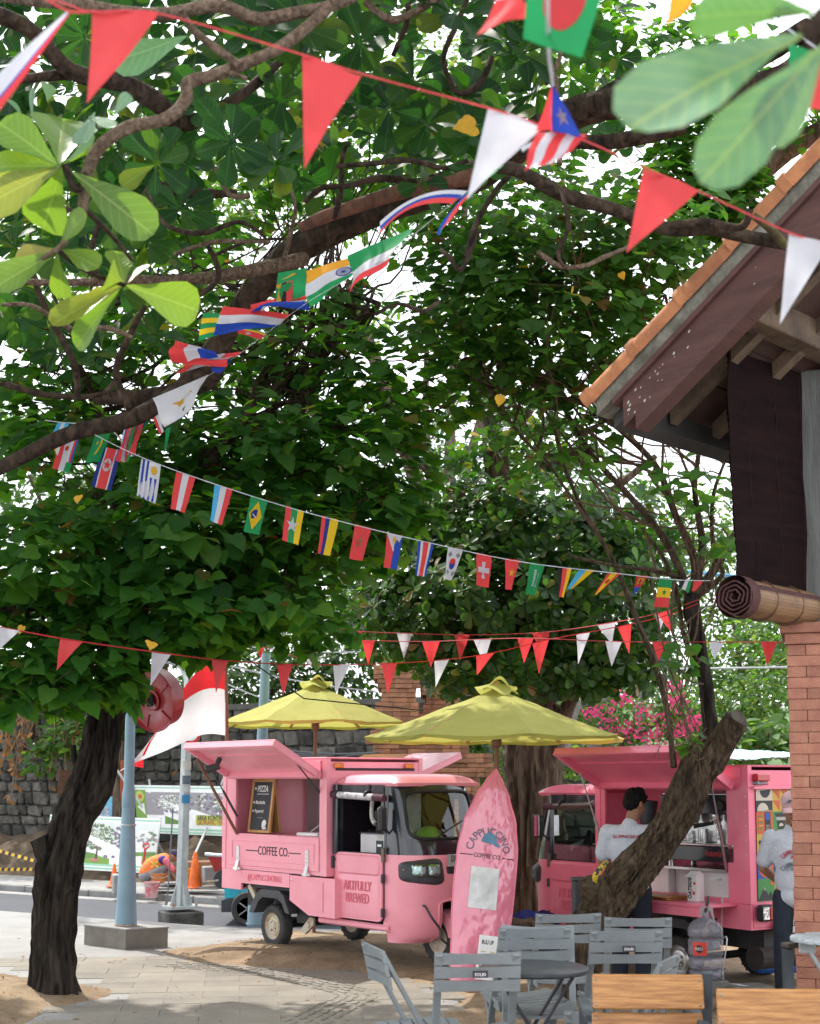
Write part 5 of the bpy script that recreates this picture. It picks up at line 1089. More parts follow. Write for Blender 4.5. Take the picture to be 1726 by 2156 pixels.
        for x0, x1, m_ in ((1.83, 1.93, M_maroon), (1.932, 2.50, M_film), (2.502, 2.66, M_maroon)): mb = MB(); mb.tube([V((x, s*.54, 1.545 - .035*(x-1.85))) for x in (x0, (x0+x1)/2, x1)], .034, 12, 0, 2, wob=.12, wf=20); B('roll', mb, m_ if hatch_far or m_ is M_maroon else mat('brown_film', (.10, .06, .05), .25, bump=.3), cu, smooth=60)
        for x in (1.95, 2.40): mb = MB(); mb.lathe([(.039, -.012), (.041, 0), (.039, .012)], (x, s*.54, 1.545), 12, (1, 0, 0)); mb.span((x-.012, s*.512, 1.56), (x+.012, s*.518, 1.64)); B('strap', mb, M_black, cu)
        # mirror
        q = V((2.70, s*.60, 1.33)) if s < 0 else V((2.74, s*.58, 1.36)); mb = MB(); mb.box(q, (.045, .12, .23), Matrix.Rotation(R(-18*s), 3, 'Z'), bev=.022); mb.tube([q + V((-.01, -s*.02, -.05)), V((2.66, s*.48, 1.18))], .010, 6); mr_ = B('mirror', mb, M_dgrey)
        mb = MB(); mb.box(q + V((-.0245, 0, 0)), (.003, .10, .20), Matrix.Rotation(R(-18*s), 3, 'Z')); B('mirror_glass', mb, mat('mirror_silver', (.85, .85, .85), .03, metal=1.), mr_)
    # inside the cabin
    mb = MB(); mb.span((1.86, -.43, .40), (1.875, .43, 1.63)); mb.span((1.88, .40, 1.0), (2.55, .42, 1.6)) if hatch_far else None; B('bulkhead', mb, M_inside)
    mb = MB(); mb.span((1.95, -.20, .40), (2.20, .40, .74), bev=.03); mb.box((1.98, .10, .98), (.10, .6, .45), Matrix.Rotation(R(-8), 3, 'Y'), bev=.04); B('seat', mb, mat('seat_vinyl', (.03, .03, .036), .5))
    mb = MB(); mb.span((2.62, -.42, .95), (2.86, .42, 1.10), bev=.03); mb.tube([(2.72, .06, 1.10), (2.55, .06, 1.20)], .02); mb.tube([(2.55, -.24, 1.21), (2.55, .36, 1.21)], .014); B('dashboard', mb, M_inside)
    # front fork and mudguard
    mb = MB(); mb.grid(lambda s, t: V((2.84 + .275*math.cos(R(10 + 115*s)), -.09 + .18*t, .215 + .275*math.sin(R(10 + 115*s)))), 14, 3); mb.grid(lambda s, t: V((2.84 + (.275 - .07*t)*math.cos(R(10 + 115*s)), -.09 - .01*t, .215 + (.275 - .07*t)*math.sin(R(10 + 115*s)))), 14, 1); B('front_mudguard', mb, M_pink, smooth=40, flipfix=False)
    mb = MB(); mb.tube([(2.84, -.1, .21), (2.70, -.1, .60)], .022); mb.tube([(2.84, .1, .21), (2.70, .1, .60)], .022); mb.span((2.5, -.2, .40), (2.75, .2, .66)); B('fork', mb, M_black)
    mb = MB(); mb.tube([FR(-38, .55, .0), FR(-36, .54, .06), FR(-30, .44, .10), FR(-22, .34, .12), FR(-20, .24, .2), (3.15, -.02, .10)], .011, 6, 0, 4); 
    if hatch_far: B('loose_cable', mb, M_dgrey)
    return T, B, TX
def wheel(B, T, c, s, rim):
    y = V((0, s, 0)); mb = MB()
    mb.lathe([(.13, -.055), (.150, -.062), (.190, -.064), (.205, -.052), (.213, -.02), (.213, .02), (.205, .052), (.190, .064), (.150, .062), (.13, .055)], c, 40, y, caps=False)
    t = B('wheel', mb, M_tyre, smooth=50)
    mb = MB()
    for i in range(40):
        a = 2*PI*i/40; d = V((math.cos(a), 0, math.sin(a))); mb.box(c + d*.212 + y*(.024 if i % 2 else -.024), (.010, .05, .018), Matrix((d, y, d.cross(y))).transposed())
    B('tread', mb, M_tyre, t)
    mb = MB(); mb.lathe([(.136, .058), (.128, .050), (.120, .03), (.108, .022), (.098, .026), (.085, .045), (.06, .048), (.045, .036), (.042, .05), (.03, .062), (0, .064)], c, 32, y, caps=False); mb.lathe([(.136, -.05), (0, -.045)], c, 24, y, caps=False); r = B('rim', mb, rim, t, smooth=40)
    mb = MB(); 
    for i in range(4): a = PI/4 + i*PI/2; mb.lathe([(.011, 0), (.009, .016), (0, .018)], c + V((math.cos(a)*.052, 0, math.sin(a)*.052)) + y*.045, 6, y)
    B('wheel_nut', mb, M_steel, r); return t
T1, B1, X1 = truck('pink coffee truck with pizza board under its raised hatch, facing right, nearest the road', (0, 0, 0), 0, False, 1.13, True, True)
M_pink = mat('pink_paint_shaded', (.84, .19, .285), .36, ns=2.4, coat=.3, bump=.03, bs=5, col2=(.74, .15, .235), lo=.3, hi=.6, detail=9)  # same pink, darkened in colour so the second truck looks shaded
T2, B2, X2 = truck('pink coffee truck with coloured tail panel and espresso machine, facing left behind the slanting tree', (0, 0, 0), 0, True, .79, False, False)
def place(T, corner, ang, cy):
    c = Matrix.Rotation(ang, 4, 'Z') @ V((0, cy, 0)); T.location = V(corner) - c; T.rotation_euler = (0, 0, ang); return Matrix.Translation(T.location) @ Matrix.Rotation(ang, 4, 'Z')
MT1 = place(T1, (-1.99, 14.8, .06), R(-50), -.6); MT2 = place(T2, (2.805, 11.5, -.035), R(125), .6)
# tail of the second truck: painted panel, lamps, plate, roof tarp
mb = MB(); mb.span((-.008, -.50, .78), (-.001, .52, 1.70)); ART = build('tail_panel', mb, M_ink, T2)
FLAT = {}
def flat(key, c): 
    if key not in FLAT: FLAT[key] = mat('print_' + key, c, .5, var=.02)
    return FLAT[key]
PAL = dict(black=(.02, .025, .03), red=(.50, .06, .03), orange=(.52, .10, .03), yellow=(.52, .33, .05), green=(.05, .24, .06), blue=(.015, .09, .38), grey=(.38, .35, .33), cream=(.55, .48, .40), white=(.7, .7, .7))
def art(poly, key, lay): # tail panel print: s from the service side edge, t down
    mb = MB(); mb.add([(-.009 - .0012*lay, .52 - s*1.02, 1.70 - t*.92) for s, t in poly], [tuple(range(len(poly)))]); return build('print', mb, flat(key, PAL[key]), ART, flipfix=False)
def rect(a, b, c, d): return [(a, b), (a, d), (c, d), (c, b)]
def disc(cx, cy, rx, ry, a0=0, a1=360, n=20): return [(cx + rx*math.cos(R(a0 + (a1-a0)*i/n)), cy + ry*math.sin(R(a0 + (a1-a0)*i/n))) for i in range(n)]
cw = 1/5.; rows_ = [.20, .20, .20, .20, .20]
bgc = [['black', 'yellow', 'green', 'red', 'blue'], ['orange', 'green', 'red', 'yellow', 'black'], ['yellow', 'blue', 'black', 'green', 'orange'], ['blue', 'black', 'yellow', 'red', 'green'], ['green', 'yellow', 'blue', 'black', 'orange']]
for r in range(5):
    for c in range(5): art(rect(c*cw, r*.2, c*cw + cw, r*.2 + .2), bgc[r][c], 0)
art(rect(0, 0, cw, .1), 'cream', 1); art(disc(.11, .0, .065, .075, 0, 180), 'black', 2); art(disc(.08, .195, .07, .075, 180, 360), 'cream', 2); art(rect(.02, .19, .19, .196), 'cream', 2)
for a, b in ((.20, 0), (.30, 0), (.20, .1), (.30, .1)): art([(a, b), (a + .09, b + .1), (a + .09, b)], 'orange', 1)
for i in range(5): art(rect(.02 + .01*(i % 2), .235 + i*.028, .075 + .012*(i % 2), .247 + i*.028), 'green' if i % 2 == 0 else 'yellow', 1)
art(rect(.10, .205, .17, .39), 'black', 1); art(rect(.108, .213, .162, .275), 'blue', 2)
for i in range(3):
    for j in range(4): art(rect(.112 + i*.016, .318 + j*.015, .122 + i*.016, .326 + j*.015), 'grey', 2)
art([(.235, .235), (.26, .36), (.34, .36), (.365, .235)], 'black', 1); art(rect(.225, .215, .375, .235), 'black', 1); art([(.238, .25), (.243, .28), (.357, .28), (.362, .25)], 'grey', 2); art(disc(.30, .335, .028, .03, 180, 360), 'cream', 2)
art(disc(.10, .45, .03, .05), 'black', 1); art(disc(.10, .51, .068, .07), 'green', 2)
for sx in (.035, .165):
    for sy in (.475, .545): art(disc(sx, sy, .016, .02), 'black', 1)
art(disc(.10, .70, .088, .092), 'orange', 1); art(disc(.10, .70, .055, .062), 'grey', 2); art(disc(.10, .70, .046, .054), 'black', 3)
art([(.22, .66), (.36, .60), (.36, .70)], 'orange', 1); art([(.22, .76), (.38, .72), (.38, .79)], 'blue', 1)
art([(.0, .995), (.075, .87), (.12, .95), (.15, .91), (.19, .995)], 'black', 1); art([(.066, .89), (.075, .87), (.09, .895), (.078, .91)], 'grey', 2); art(disc(.17, .84, .022, .022), 'orange', 1)
art([(.235, .97), (.255, .985), (.385, .83), (.365, .815)], 'blue', 1); art([(.245, .83), (.26, .82), (.37, .97), (.35, .975)], 'orange', 2)
for i in range(4): art([(.33 + i*.014, .965 + .005*i), (.338 + i*.014, .965), (.352 + i*.014, .99), (.343 + i*.014, .99)], 'black', 2)
mb = MB(); mb.span((-.05, -.58, 1.705), (-.002, .58, 1.725)); build('tail_ledge', mb, M_pink, T2)
for y in (.47, -.47):
    mb = MB(); mb.span((-.06, y-.08, 1.77), (-.001, y+.08, 1.83), bev=.008); l_ = build('marker_lamp', mb, M_redlens, T2); mb = MB(); mb.span((-.05, y-.07, 1.74), (-.001, y+.08, 1.768), bev=.008); build('clear_lens', mb, M_glass, l_)
    mb = MB(); mb.span((-.07, y-.085, .62), (-.001, y+.085, .755), bev=.02); l_ = build('tail_lamp', mb, M_black, T2); mb = MB(); mb.span((-.085, y+.0, .635), (-.071, y+.075, .74), bev=.006); build('clear_lens', mb, M_chrome, l_); mb = MB(); mb.span((-.085, y-.075, .635), (-.071, y-.003, .74), bev=.006); build('red_lens', mb, M_redlens, l_)
mb = MB(); mb.box((-.05, .20, .58), (.008, .34, .15), Matrix.Rotation(R(-14), 3, 'Y')); pl = build('number_plate', mb, M_plate, T2); lettering('lettering', 'DK 836', .062, (-.058, .20, .59), (0, -1, 0), (-.24, 0, .97), M_ink, pl, wx=.8)
mb = MB(); mb.tube([(.15, -.35, .30), (.15, .40, .30)], .10, 14, 0, 1); build('silencer', mb, mat('sooty_metal', (.03, .022, .02), .8), T2)
tp = MB(); tp.grid(lambda s, t: V((-.03 + 1.3*s, -.64 + 1.28*t, 1.912 + .14*math.sin(PI*min(max(t, .03), .97))**.3*math.sin(PI*min(max(s*.55+.03, .02), .98))**.35 + .016*noise.noise((s*16, t*16, 0)) + .010*noise.noise((s*34, t*34, 3)))), 60, 50)
for i, v_ in enumerate(tp.v): pass
mx_ = MT2; tp.v = [tuple(mx_ @ V(q)) for q in tp.v]
solo('roof_tarp', tp, mat('pale_blue_tarp', (.46, .62, .66), .55, ns=8, bump=.4, bs=16, col2=(.36, .52, .58)), 'crumpled pale blue tarp lying on the roof of the truck behind the slanting tree', 'tarp', smooth=60, flipfix=False)

# --- things standing in and on the trucks
def at(MT, p, rot=0): q = MT @ V(p); return q
def on(name, label, cat, MT, base, ang, group=None):
    t = thing(name, label, cat, MT @ V(base), ang, group); ORI[t.name] = V((0, 0, 0)); return t
cb = on('chalkboard_sign', 'framed chalkboard with pizza menu standing in the opening of the pink truck', 'chalkboard', MT1, (.49, -.47, 1.135), R(-50))
tl = Matrix.Rotation(R(-7), 3, 'X')
def cbox(a, b, m, nm, par=cb): c = (V(a) + V(b))/2; mb = MB(); mb.box(tl @ c, [abs(q) for q in V(b)-V(a)], tl, bev=.003); return build(nm, mb, m, par)
cbox((-.17, -.008, .03), (.17, .008, .53), M_board, 'board')
for a, b in (((-.205, -.015, 0), (-.171, .015, .575)), ((.171, -.015, 0), (.205, .015, .575)), ((-.17, -.015, .532), (.17, .015, .575)), ((-.17, -.015, 0), (.17, .015, .028))): cbox(a, b, M_frame, 'frame_strip')
mb = MB(); mb.box((.0, .10, .29), (.40, .02, .57), Matrix.Rotation(R(7), 3, 'X'), bev=.004); build('rear_leaf', mb, M_frame, cb)
def cl(s, h, x, z, al='LEFT', wx=.8, b=.02): lettering('chalk_writing', s, h, tl @ V((x, -.0105, z)), (1, 0, 0), tl @ V((0, 0, 1)), M_chalk, cb, wx=wx, dep=.0008, align=al, bold=b, shear=.08)
cl('PIZZA', .062, -.10, .455, wx=.82); cl('Margherita', .036, -.11, .315, wx=.78); cl('Pepperoni', .034, -.11, .225, wx=.8)
def cpoly(pts): mb = MB(); mb.add([tl @ V((x, -.0112, z)) for x, z in pts], [tuple(range(len(pts)))]); build('chalk_mark', mb, M_chalk, cb, flipfix=False)
cpoly([(-.135 + (.024 if i % 2 == 0 else .010)*math.sin(i*PI/5), .46 + (.024 if i % 2 == 0 else .010)*math.cos(i*PI/5)) for i in range(10)])
cpoly(rect(-.10, .400, .12, .406)); cpoly(disc(-.14, .315, .012, .012)); cpoly(disc(-.14, .225, .012, .012)); cpoly(disc(.09, .085, .042, .052, 20, 300)); cpoly([(.10, .08), (.14, .045), (.11, .035)])
for a, b in ((-.05, .02), (-.03, .06)): cpoly(rect(a, .155, b, .157))
hm = on('helmet', 'bright green helmet lying behind the windscreen of the pizza truck', 'helmet', MT1, (2.72, -.05, 1.095), R(-50)); mb = MB(); mb.lathe([(.02, .005), (.10, .012), (.135, .05), (.115, .11), (.06, .15), (0, .16)], (0, 0, 0), 18); build('shell', mb, mat('green_helmet', (.22, .42, .05), .3, coat=.5), hm, smooth=60); mb = MB(); mb.lathe([(.137, .040), (.141, .050), (.137, .060)], (0, 0, 0), 18); build('trim', mb, M_black, hm)
wt = on('white_tray', 'white plastic tray with a thin stick on the counter of the pizza truck', 'tray', MT1, (1.50, -.50, 1.13), R(-50)); mb = MB(); mb.box((0, 0, .02), (.36, .18, .035), bev=.012); build('tray', mb, M_white, wt); mb = MB(); mb.tube([(-.12, .05, .04), (.16, .08, .19)], .004, 6); build('stick', mb, M_white, wt)
# soft serve machine in the first cabin
sm_ = on('slush_machine', 'grey two-tap drink machine inside the cabin of the pizza truck', 'drink machine', MT1, (2.40, -.24, .52), R(-50))
mb = MB(); mb.span((-.22, -.21, 0), (.22, .2, .66), bev=.01); build('body', mb, M_gint, sm_); mb = MB(); mb.span((-.20, .02, .662), (.20, .2, 1.2), bev=.01); build('back_tower', mb, mat('machine_panel', (.55, .55, .53), .35, metal=.3), sm_)
mb = MB(); mb.span((-.225, -.215, .662), (.225, .0, .672)); build('drip_tray', mb, M_black, sm_)
mb = MB(); mb.span((.03, -.2155, .42), (.13, -.2105, .60)); dp = build('display', mb, M_board, sm_); mb = MB(); mb.span((.05, -.217, .545), (.11, -.216, .565)); build('screen', mb, M_chalk, dp)
lettering('lettering', 'GEA', .035, (.08, -.2115, .63), (1, 0, 0), (0, 0, 1), mat('faded_letters', (.6, .55, .42), .6), sm_, wx=.9)
for x in (-.13, .11):
    mb = MB(); mb.lathe([(.055, 0), (.06, .03), (.05, .09), (.02, .10)], (x + .04, -.02, .83), 18, (0, -1, 0)); tpn = build('tap', mb, M_black, sm_, smooth=40)
    mb = MB(); mb.tube([(x + .04, -.10, .76), (x + .04, -.10, .672)], [.022, .018], 10); build('nozzle', mb, M_black, tpn)
    mb = MB(); mb.tube([(x - .03, -.11, .96), (x - .03, -.12, .88), (x - .02, -.12, .80), (x + .03, -.12, .75)], [.022, .019, .021, .025], 10, 0, 3, wob=.1, wf=30); build('handle', mb, mat('worn_white_grip', (.62, .6, .55), .6, ns=20, bump=.3), tpn, smooth=60)
mb = MB(); mb.tube([(.0, .0, .68), (.0, 0, .92)], [.075, .085], 14, 0, 1); build('hopper', mb, mat('caramel_tub', (.34, .21, .11), .5, ns=10), sm_)
mb = MB(); mb.add([(-.02, .0185, 1.12), (.02, .0185, 1.12), (0, .0185, 1.155)], [(0, 1, 2)]); build('warning_sign', mb, mat('warning_yellow', (.6, .5, .03), .5), sm_, flipfix=False)
# espresso machine and small things in the second truck: built in a frame that faces the service side
em = on('espresso_machine', 'black and steel two-group espresso machine inside the second truck', 'espresso machine', MT2, (.62, .40, 1.026), R(125) + PI)
def eb(nm, a, b, m, par=em, bev=.006): mb = MB(); mb.span(a, b, bev=bev); return build(nm, mb, m, par)
# local: x to the viewer's right, -y towards the viewer
for x in (-.33, .36):
    for y in (-.14, .14): mb = MB(); mb.lathe([(.028, 0), (.024, .06)], (x, y, 0), 12); build('foot', mb, M_steel, em)
bp_ = eb('base', (-.42, -.20, .06), (.45, .2, .19), M_blackgloss); eb('drip_tray', (-.42, -.215, .192), (.45, .15, .212), M_steel); eb('back_plate', (-.42, .02, .214), (.45, .2, .46), M_steel); hd = eb('head', (-.42, -.17, .462), (.45, .2, .62), M_blackgloss); eb('cup_rail', (-.42, -.15, .622), (.45, .2, .64), M_steel)
lettering('lettering', 'Astoria', .052, (.22, -.2015, .13), (1, 0, 0), (0, 0, 1), mat('red_badge', (.5, .03, .02), .4), bp_, wx=.85, dep=.001)
lettering('lettering', '8:8.888', .022, (.05, -.172, .53), (1, 0, 0), (0, 0, 1), mat('red_digits', (.9, .05, .03), .4, emis=(.9, .06, .03)), hd, dep=.001)
mb = MB(); mb.lathe([(.045, 0), (.04, .03), (.015, .032)], (.30, -.17, .535), 18, (0, -1, 0)); build('steam_knob', mb, M_black, hd)
for x in (-.12, .14):
    mb = MB(); mb.lathe([(.05, 0), (.05, -.05), (.036, -.07), (.036, -.09)], (x, -.06, .462), 18); g = build('group_head', mb, M_chrome, em, smooth=40)
    mb = MB(); mb.tube([(x - .02, -.08, .385), (x - .15, -.19, .355)], [.016, .021], 10); build('portafilter', mb, M_black, g)
EM = MT2 @ Matrix.Translation((.62, .40, 1.026)) @ Matrix.Rotation(PI, 4, 'Z')
def small(nm, prof, p, m, lb, ct, g=None): mb = MB(); mb.lathe(prof, EM @ V(p), 18); solo(nm, mb, m, lb, ct, g, smooth=40, base=EM @ V(p))
for x, r, h, lb in ((-.13, .048, .10, 'small dark steel jug on the left of the espresso drip tray'), (.02, .052, .12, 'wide steel milk jug in the middle of the espresso drip tray'), (.20, .03, .16, 'tall narrow steel jug on the right of the espresso drip tray')): small('milk_jug', [(r*.9, 0), (r, h*.4), (r*.82, h)], (x, -.10, .213), M_chrome if r < .05 else M_steel, lb, 'jug', 'steel jugs on the espresso machine')
for x, lb in ((.27, 'left white paper cup standing on top of the espresso machine'), (.36, 'right white paper cup standing on top of the espresso machine')): small('paper_cup', [(.026, 0), (.035, .06), (.032, .06)], (x, -.02, .642), M_white, lb, 'cup', 'paper cups on the espresso machine')
small('white_tub', [(.05, 0), (.052, .08), (.05, .09), (.02, .092)], (.34, -.10, .213), M_white, 'round white tub beside the jugs on the espresso machine', 'tub')
ct = on('milk_carton', 'white drink carton with black lettering on the fold-down counter', 'carton', MT2, (.44, .78, .766), R(125) + PI)
mb = MB(); mb.span((-.055, -.045, 0), (.055, .045, .215), bev=.003); bd = build('carton', mb, M_white, ct); mb = MB(); mb.prism([(-.045, .216), (.045, .216), (0, .25)], (-.055, 0, 0), (0, 1, 0), (0, 0, 1), (.11, 0, 0)); build('gable_top', mb, M_white, ct)
lettering('lettering', 'OATSIDE', .036, (-.022, -.0462, .11), (0, 0, 1), (-1, 0, 0), M_ink, ct, wx=.85, bold=.03); mb = MB(); mb.lathe([(.014, 0), (0, .001)], (.03, -.0465, .15), 12, (0, -1, 0)); mb.lathe([(.016, 0), (0, .001)], (.02, -.0465, .07), 12, (0, -1, 0)); build('fruit_print', mb, flat('orange', PAL['orange']), ct)
bd2 = on('clipboard_tray', 'flat brown wooden boards lying on the fold-down counter', 'board', MT2, (.85, .82, .766), R(125)); 
for i in range(2): mb = MB(); mb.box((0, .03*i, .008 + .017*i), (.50, .28, .014), bev=.003); build('board', mb, M_wood, bd2)
gr_ = on('coffee_grinder', 'black coffee grinder behind the serving man in the second truck', 'coffee grinder', MT2, (1.42, .36, 1.026), R(125) + PI)
mb = MB(); mb.span((-.1, -.12, 0), (.1, .12, .34), bev=.02); build('body', mb, M_blackgloss, gr_); mb = MB(); mb.lathe([(.06, .34), (.10, .55), (.10, .56), (.0, .57)], (0, 0, 0), 18); build('hopper', mb, M_dgrey, gr_, smooth=40)
gp = on('paper_cup_box', 'white paper cup stack inside the cabin of the second truck', 'cups', MT2, (2.06, .30, 1.0), R(125)); mb = MB(); mb.lathe([(.055, 0), (.085, .16), (.08, .16), (.05, .01)], (0, 0, 0), 16); build('cup', mb, M_white, gp); mb = MB(); mb.box((0, 0, .165), (.20, .14, .012), bev=.004); build('lid', mb, M_white, gp)
sb_ = on('shoulder_bag', 'black bag and card reader heaped on the dashboard of the second truck', 'bag', MT2, (2.42, .26, .98), R(125)); mb = MB(); mb.box((0, 0, .10), (.34, .2, .2), Matrix.Rotation(.3, 3, 'Y'), bev=.06); build('body', mb, mat('black_nylon', (.02, .022, .026), .5, bump=.5, bs=14), sb_); mb = MB(); mb.box((-.2, .05, .20), (.22, .02, .16), Matrix.Rotation(-.5, 3, 'Y'), bev=.006); build('card_reader', mb, M_blackgloss, sb_); mb = MB(); mb.box((.1, .10, .13), (.12, .012, .06), bev=.004); build('flap_patch', mb, M_steel, sb_)
mb = MB(); mb.grid(lambda s, t: V((1.92 + .66*s, .488, 1.0 + .53*t)), 6, 4); build('side_screen', mb, M_sideglass, T2, flipfix=False)
# ------------------------------------------------------------- street furniture and the roadworks
# concrete plinth with the tapered pale blue lamp post
c0, c1, c2 = G(264, 1999), G(177, 1988), G(353, 1993)
eA, eB = (c1 - c0), (c2 - c0); hA = P(264, 1958, c0.y).z
pl = thing('lamp_post', 'tapered pale blue steel post on a square concrete plinth', 'lamp post', (c0 + (eA+eB)/2))
mb = MB(); mb.prism([(0, 0), (1, 0), (1, 1), (0, 1)], c0 - V((0, 0, .05)), eB, eA, V((0, 0, hA + .05))); build('plinth', mb, mat('plinth_concrete', (.20, .185, .16), .85, ns=3, bump=.4, bs=50, col2=(.13, .115, .095)), pl, world=True)
mb = MB(); mb.prism([(-.012, -.012), (.50, -.012), (.50, 1.012), (-.012, 1.012)], c0 + V((0, 0, hA + .001)), eB, eA, V((0, 0, .012))); mb.prism([(.506, -.012), (1.012, -.012), (1.012, 1.012), (.506, 1.012)], c0 + V((0, 0, hA + .001)), eB, eA, V((0, 0, .012))); build('capstone', mb, M_con, pl, world=True, kind='stuff')
cp = c0 + (eA+eB)/2; dP = cp.y
def zz(v, d): return P(863, v, d).z
mb = MB(); mb.lathe([(.115, hA + .014), (.105, hA + .2), (.075, zz(1738, dP)), (.069, zz(1700, dP)), (.073, zz(1699, dP)), (.071, zz(1672, dP)), (.056, zz(1655, dP)), (.050, zz(1400, dP)), (.048, 5.5)], (cp.x, cp.y, 0), 28); build('shaft', mb, M_bluepole, pl, world=True, smooth=40)
mb = MB(); mb.lathe([(.085, 0), (.087, .01), (.085, .02)], (cp.x, cp.y, zz(1738, dP)), 24); build('band', mb, M_galv, pl, world=True)
mb = MB(); mb.lathe([(.117, 0), (.119, .012), (.112, .02)], (cp.x, cp.y, hA + .014), 24, a0=2.5, a1=5.2); build('rust_ring', mb, M_rust, pl, world=True, flipfix=False)
# galvanised pole on its weathered block
q = P(381, 1908, 20.0); gp_ = thing('street_pole', 'galvanised steel pole bolted on a weathered concrete block beside the road', 'pole', (q.x, q.y, -.75))
mb = MB(); mb.box((q.x, q.y, (q.z - .75)/2 - .03), (.52, .52, q.z + .69), Matrix.Rotation(.5, 3, 'Z'), bev=.02); build('block', mb, mat('weathered_block', (.12, .115, .105), .9, ns=5, bump=.9, bs=14, col2=(.04, .04, .036)), gp_, world=True)
mb = MB(); mb.box(q + V((0, 0, .0)), (.44, .44, .03), Matrix.Rotation(.5, 3, 'Z')); build('base_plate', mb, M_galv, gp_, world=True)
for i in range(4):
    a = .5 + i*PI/2; d = V((math.cos(a), math.sin(a), 0)); mb = MB(); mb.prism([(.07, 0), (.17, 0), (.075, .30)], q + V((0, 0, .015)) + d.cross(V((0, 0, 1)))*-.008, d, (0, 0, 1), d.cross(V((0, 0, 1)))*.016); build('gusset', mb, M_galv, gp_, world=True)
    mb = MB(); b = q + V((math.cos(a + .78), math.sin(a + .78), 0))*.24 + V((0, 0, .015)); mb.lathe([(.02, 0), (.02, .03), (.01, .05)], b, 8); build('bolt', mb, M_rust, gp_, world=True)
tp_ = P(398, 1398, 20.0); mb = MB(); mb.tube([q + V((0, 0, .015)), q + (tp_-q)*.5, tp_, tp_ + (tp_-q)*.2], [.085, .075, .062, .05], 8); build('shaft', mb, M_galv, gp_, world=True)
mb = MB(); mb.tube([P(397, 1445, 20), P(391, 1420, 20), P(380, 1400, 20), P(352, 1391, 20), P(330, 1392, 20)], [.05, .05, .05, .045, .045], 10, 0, 5); build('lamp_arm', mb, M_galv, gp_, world=True, smooth=50)
for v, c in ((1650, (.10, .12, .16)), (1668, (.5, .5, .5)), (1690, (.05, .25, .5)), (1620, (.5, .48, .42))): z = zz(v, 20); mb = MB(); mb.lathe([(.0825, 0), (.0825, .12)], (q.x + (tp_.x-q.x)*(z-q.z)/(tp_.z-q.z), q.y, z), 8, caps=False, a0=3.6, a1=5.4); build('sticker', mb, mat('sticker_%d' % v, c, .6), gp_, world=True, flipfix=False)
mb = MB(); mb.tube([q + V((-.18, -.1, .05)), q + V((-.16, -.1, .5)), q + V((-.13, -.05, 1.4))], .012, 5); build('stay_wire', mb, M_wire, gp_, world=True)
# red disc sign, seen behind the flag
rs = thing('round_road_sign', 'round red and white road sign on the galvanised pole', 'sign', P(400, 1560, 19.9)); mb = MB(); mb.lathe([(.14, -.008), (.14, .0), (.10, .003)], P(402, 1545, 19.88), 24, (0, -1, 0)); build('rim', mb, mat('sign_red', (.55, .03, .025), .4), rs, world=True); mb = MB(); mb.lathe([(.098, .004), (0, .005)], P(402, 1545, 19.88), 24, (0, -1, 0)); build('disc', mb, M_white, rs, world=True)
# third pole behind the first truck
b = G(540, 1945); mb = MB(); mb.tube([(b.x, b.y, -.02), (b.x + .03, b.y, 1.2), P(552, 1560, b.y), P(560, 1375, b.y)], [.115, .095, .068, .055], 20); mb.lathe([(.13, 0), (.13, .02)], (b.x, b.y, 0), 20)
solo('blue_pole', mb, M_bluepole, 'plain pale blue pole standing behind the rear of the pizza truck', 'pole', smooth=50)
# utility pole with cable coils
d = 25.0; b = P(1352, 1640, d); up_ = thing('utility_pole', 'round concrete utility pole with coiled cables among pink flowers', 'utility pole', (b.x, b.y, -.75))
mb = MB(); mb.lathe([(.14, -.75), (.105, zz(1400, d)), (.095, zz(1262, d))], (b.x, b.y, 0), 18); build('shaft', mb, mat('pole_concrete', (.36, .34, .30), .8, ns=5, bump=.4, bs=20), up_, world=True, smooth=50)
mb = MB(); mb.box((b.x, b.y - .1, zz(1256, d)), (.30, .16, .22), bev=.03); mb.tube([(b.x - .2, b.y - .15, zz(1290, d)), (b.x + .25, b.y - .15, zz(1285, d))], .03); build('terminal_box', mb, M_galv, up_, world=True)
for i in range(9): mb = MB(); r = random.uniform(.22, .40); c = V((b.x - .25, b.y - .16 - .01*i, zz(1432 + i*2, d))); mb.tube([c + V((r*1.25*math.cos(a), 0, r*.65*math.sin(a) - .05)) for a in [j*PI/10 for j in range(21)]], .010, 5, caps=False); build('coiled_cable', mb, M_wire, up_, world=True)
for v in (1560, 1500, 1390): mb = MB(); mb.lathe([(.128, 0), (.132, .012), (.128, .024)], (b.x, b.y, zz(v, d)), 18); build('wire_tie', mb, M_wire, up_, world=True)
# overhead cables, each strung on its own
def cable(name, label, pts, r, m, sag=0., group=None):
    w = [P(*q) for q in pts]; o = []
    for a, b2 in zip(w, w[1:]):
        for i in range(12): t = i/12; o.append(a + (b2-a)*t - V((0, 0, sag*4*t*(1-t))))
    o.append(w[-1]); mb = MB(); mb.tube(o, r, 5); solo(name, mb, m, label, 'cable', group)
cable('cable', 'thick pale cable stretched across behind the sawn tree', [(1180, 1411, 23), (1800, 1402, 21)], .018, M_wirel)
cable('cable', 'thin white cord crossing behind the rolled blind', [(1230, 1212, 24), (1800, 1212, 22)], .010, M_wirel)
cable('cable', 'black cable swinging from the heart leaved tree to the near umbrella', [(440, 1330, 12), (640, 1470, 12.2), (890, 1495, 12.2)], .006, M_black)
for i, (a, b2, lab) in enumerate((((480, 1400, 21), (790, 1455, 21), 'pale cable sloping down behind the left umbrella top'), ((480, 1440, 22), (640, 1490, 22), 'pale cable sloping towards the left umbrella canopy'), ((480, 1355, 23), (760, 1372, 23), 'white cable running level above the left umbrella'))): cable('cable', lab, [a, b2], .012, M_wirel, .05)
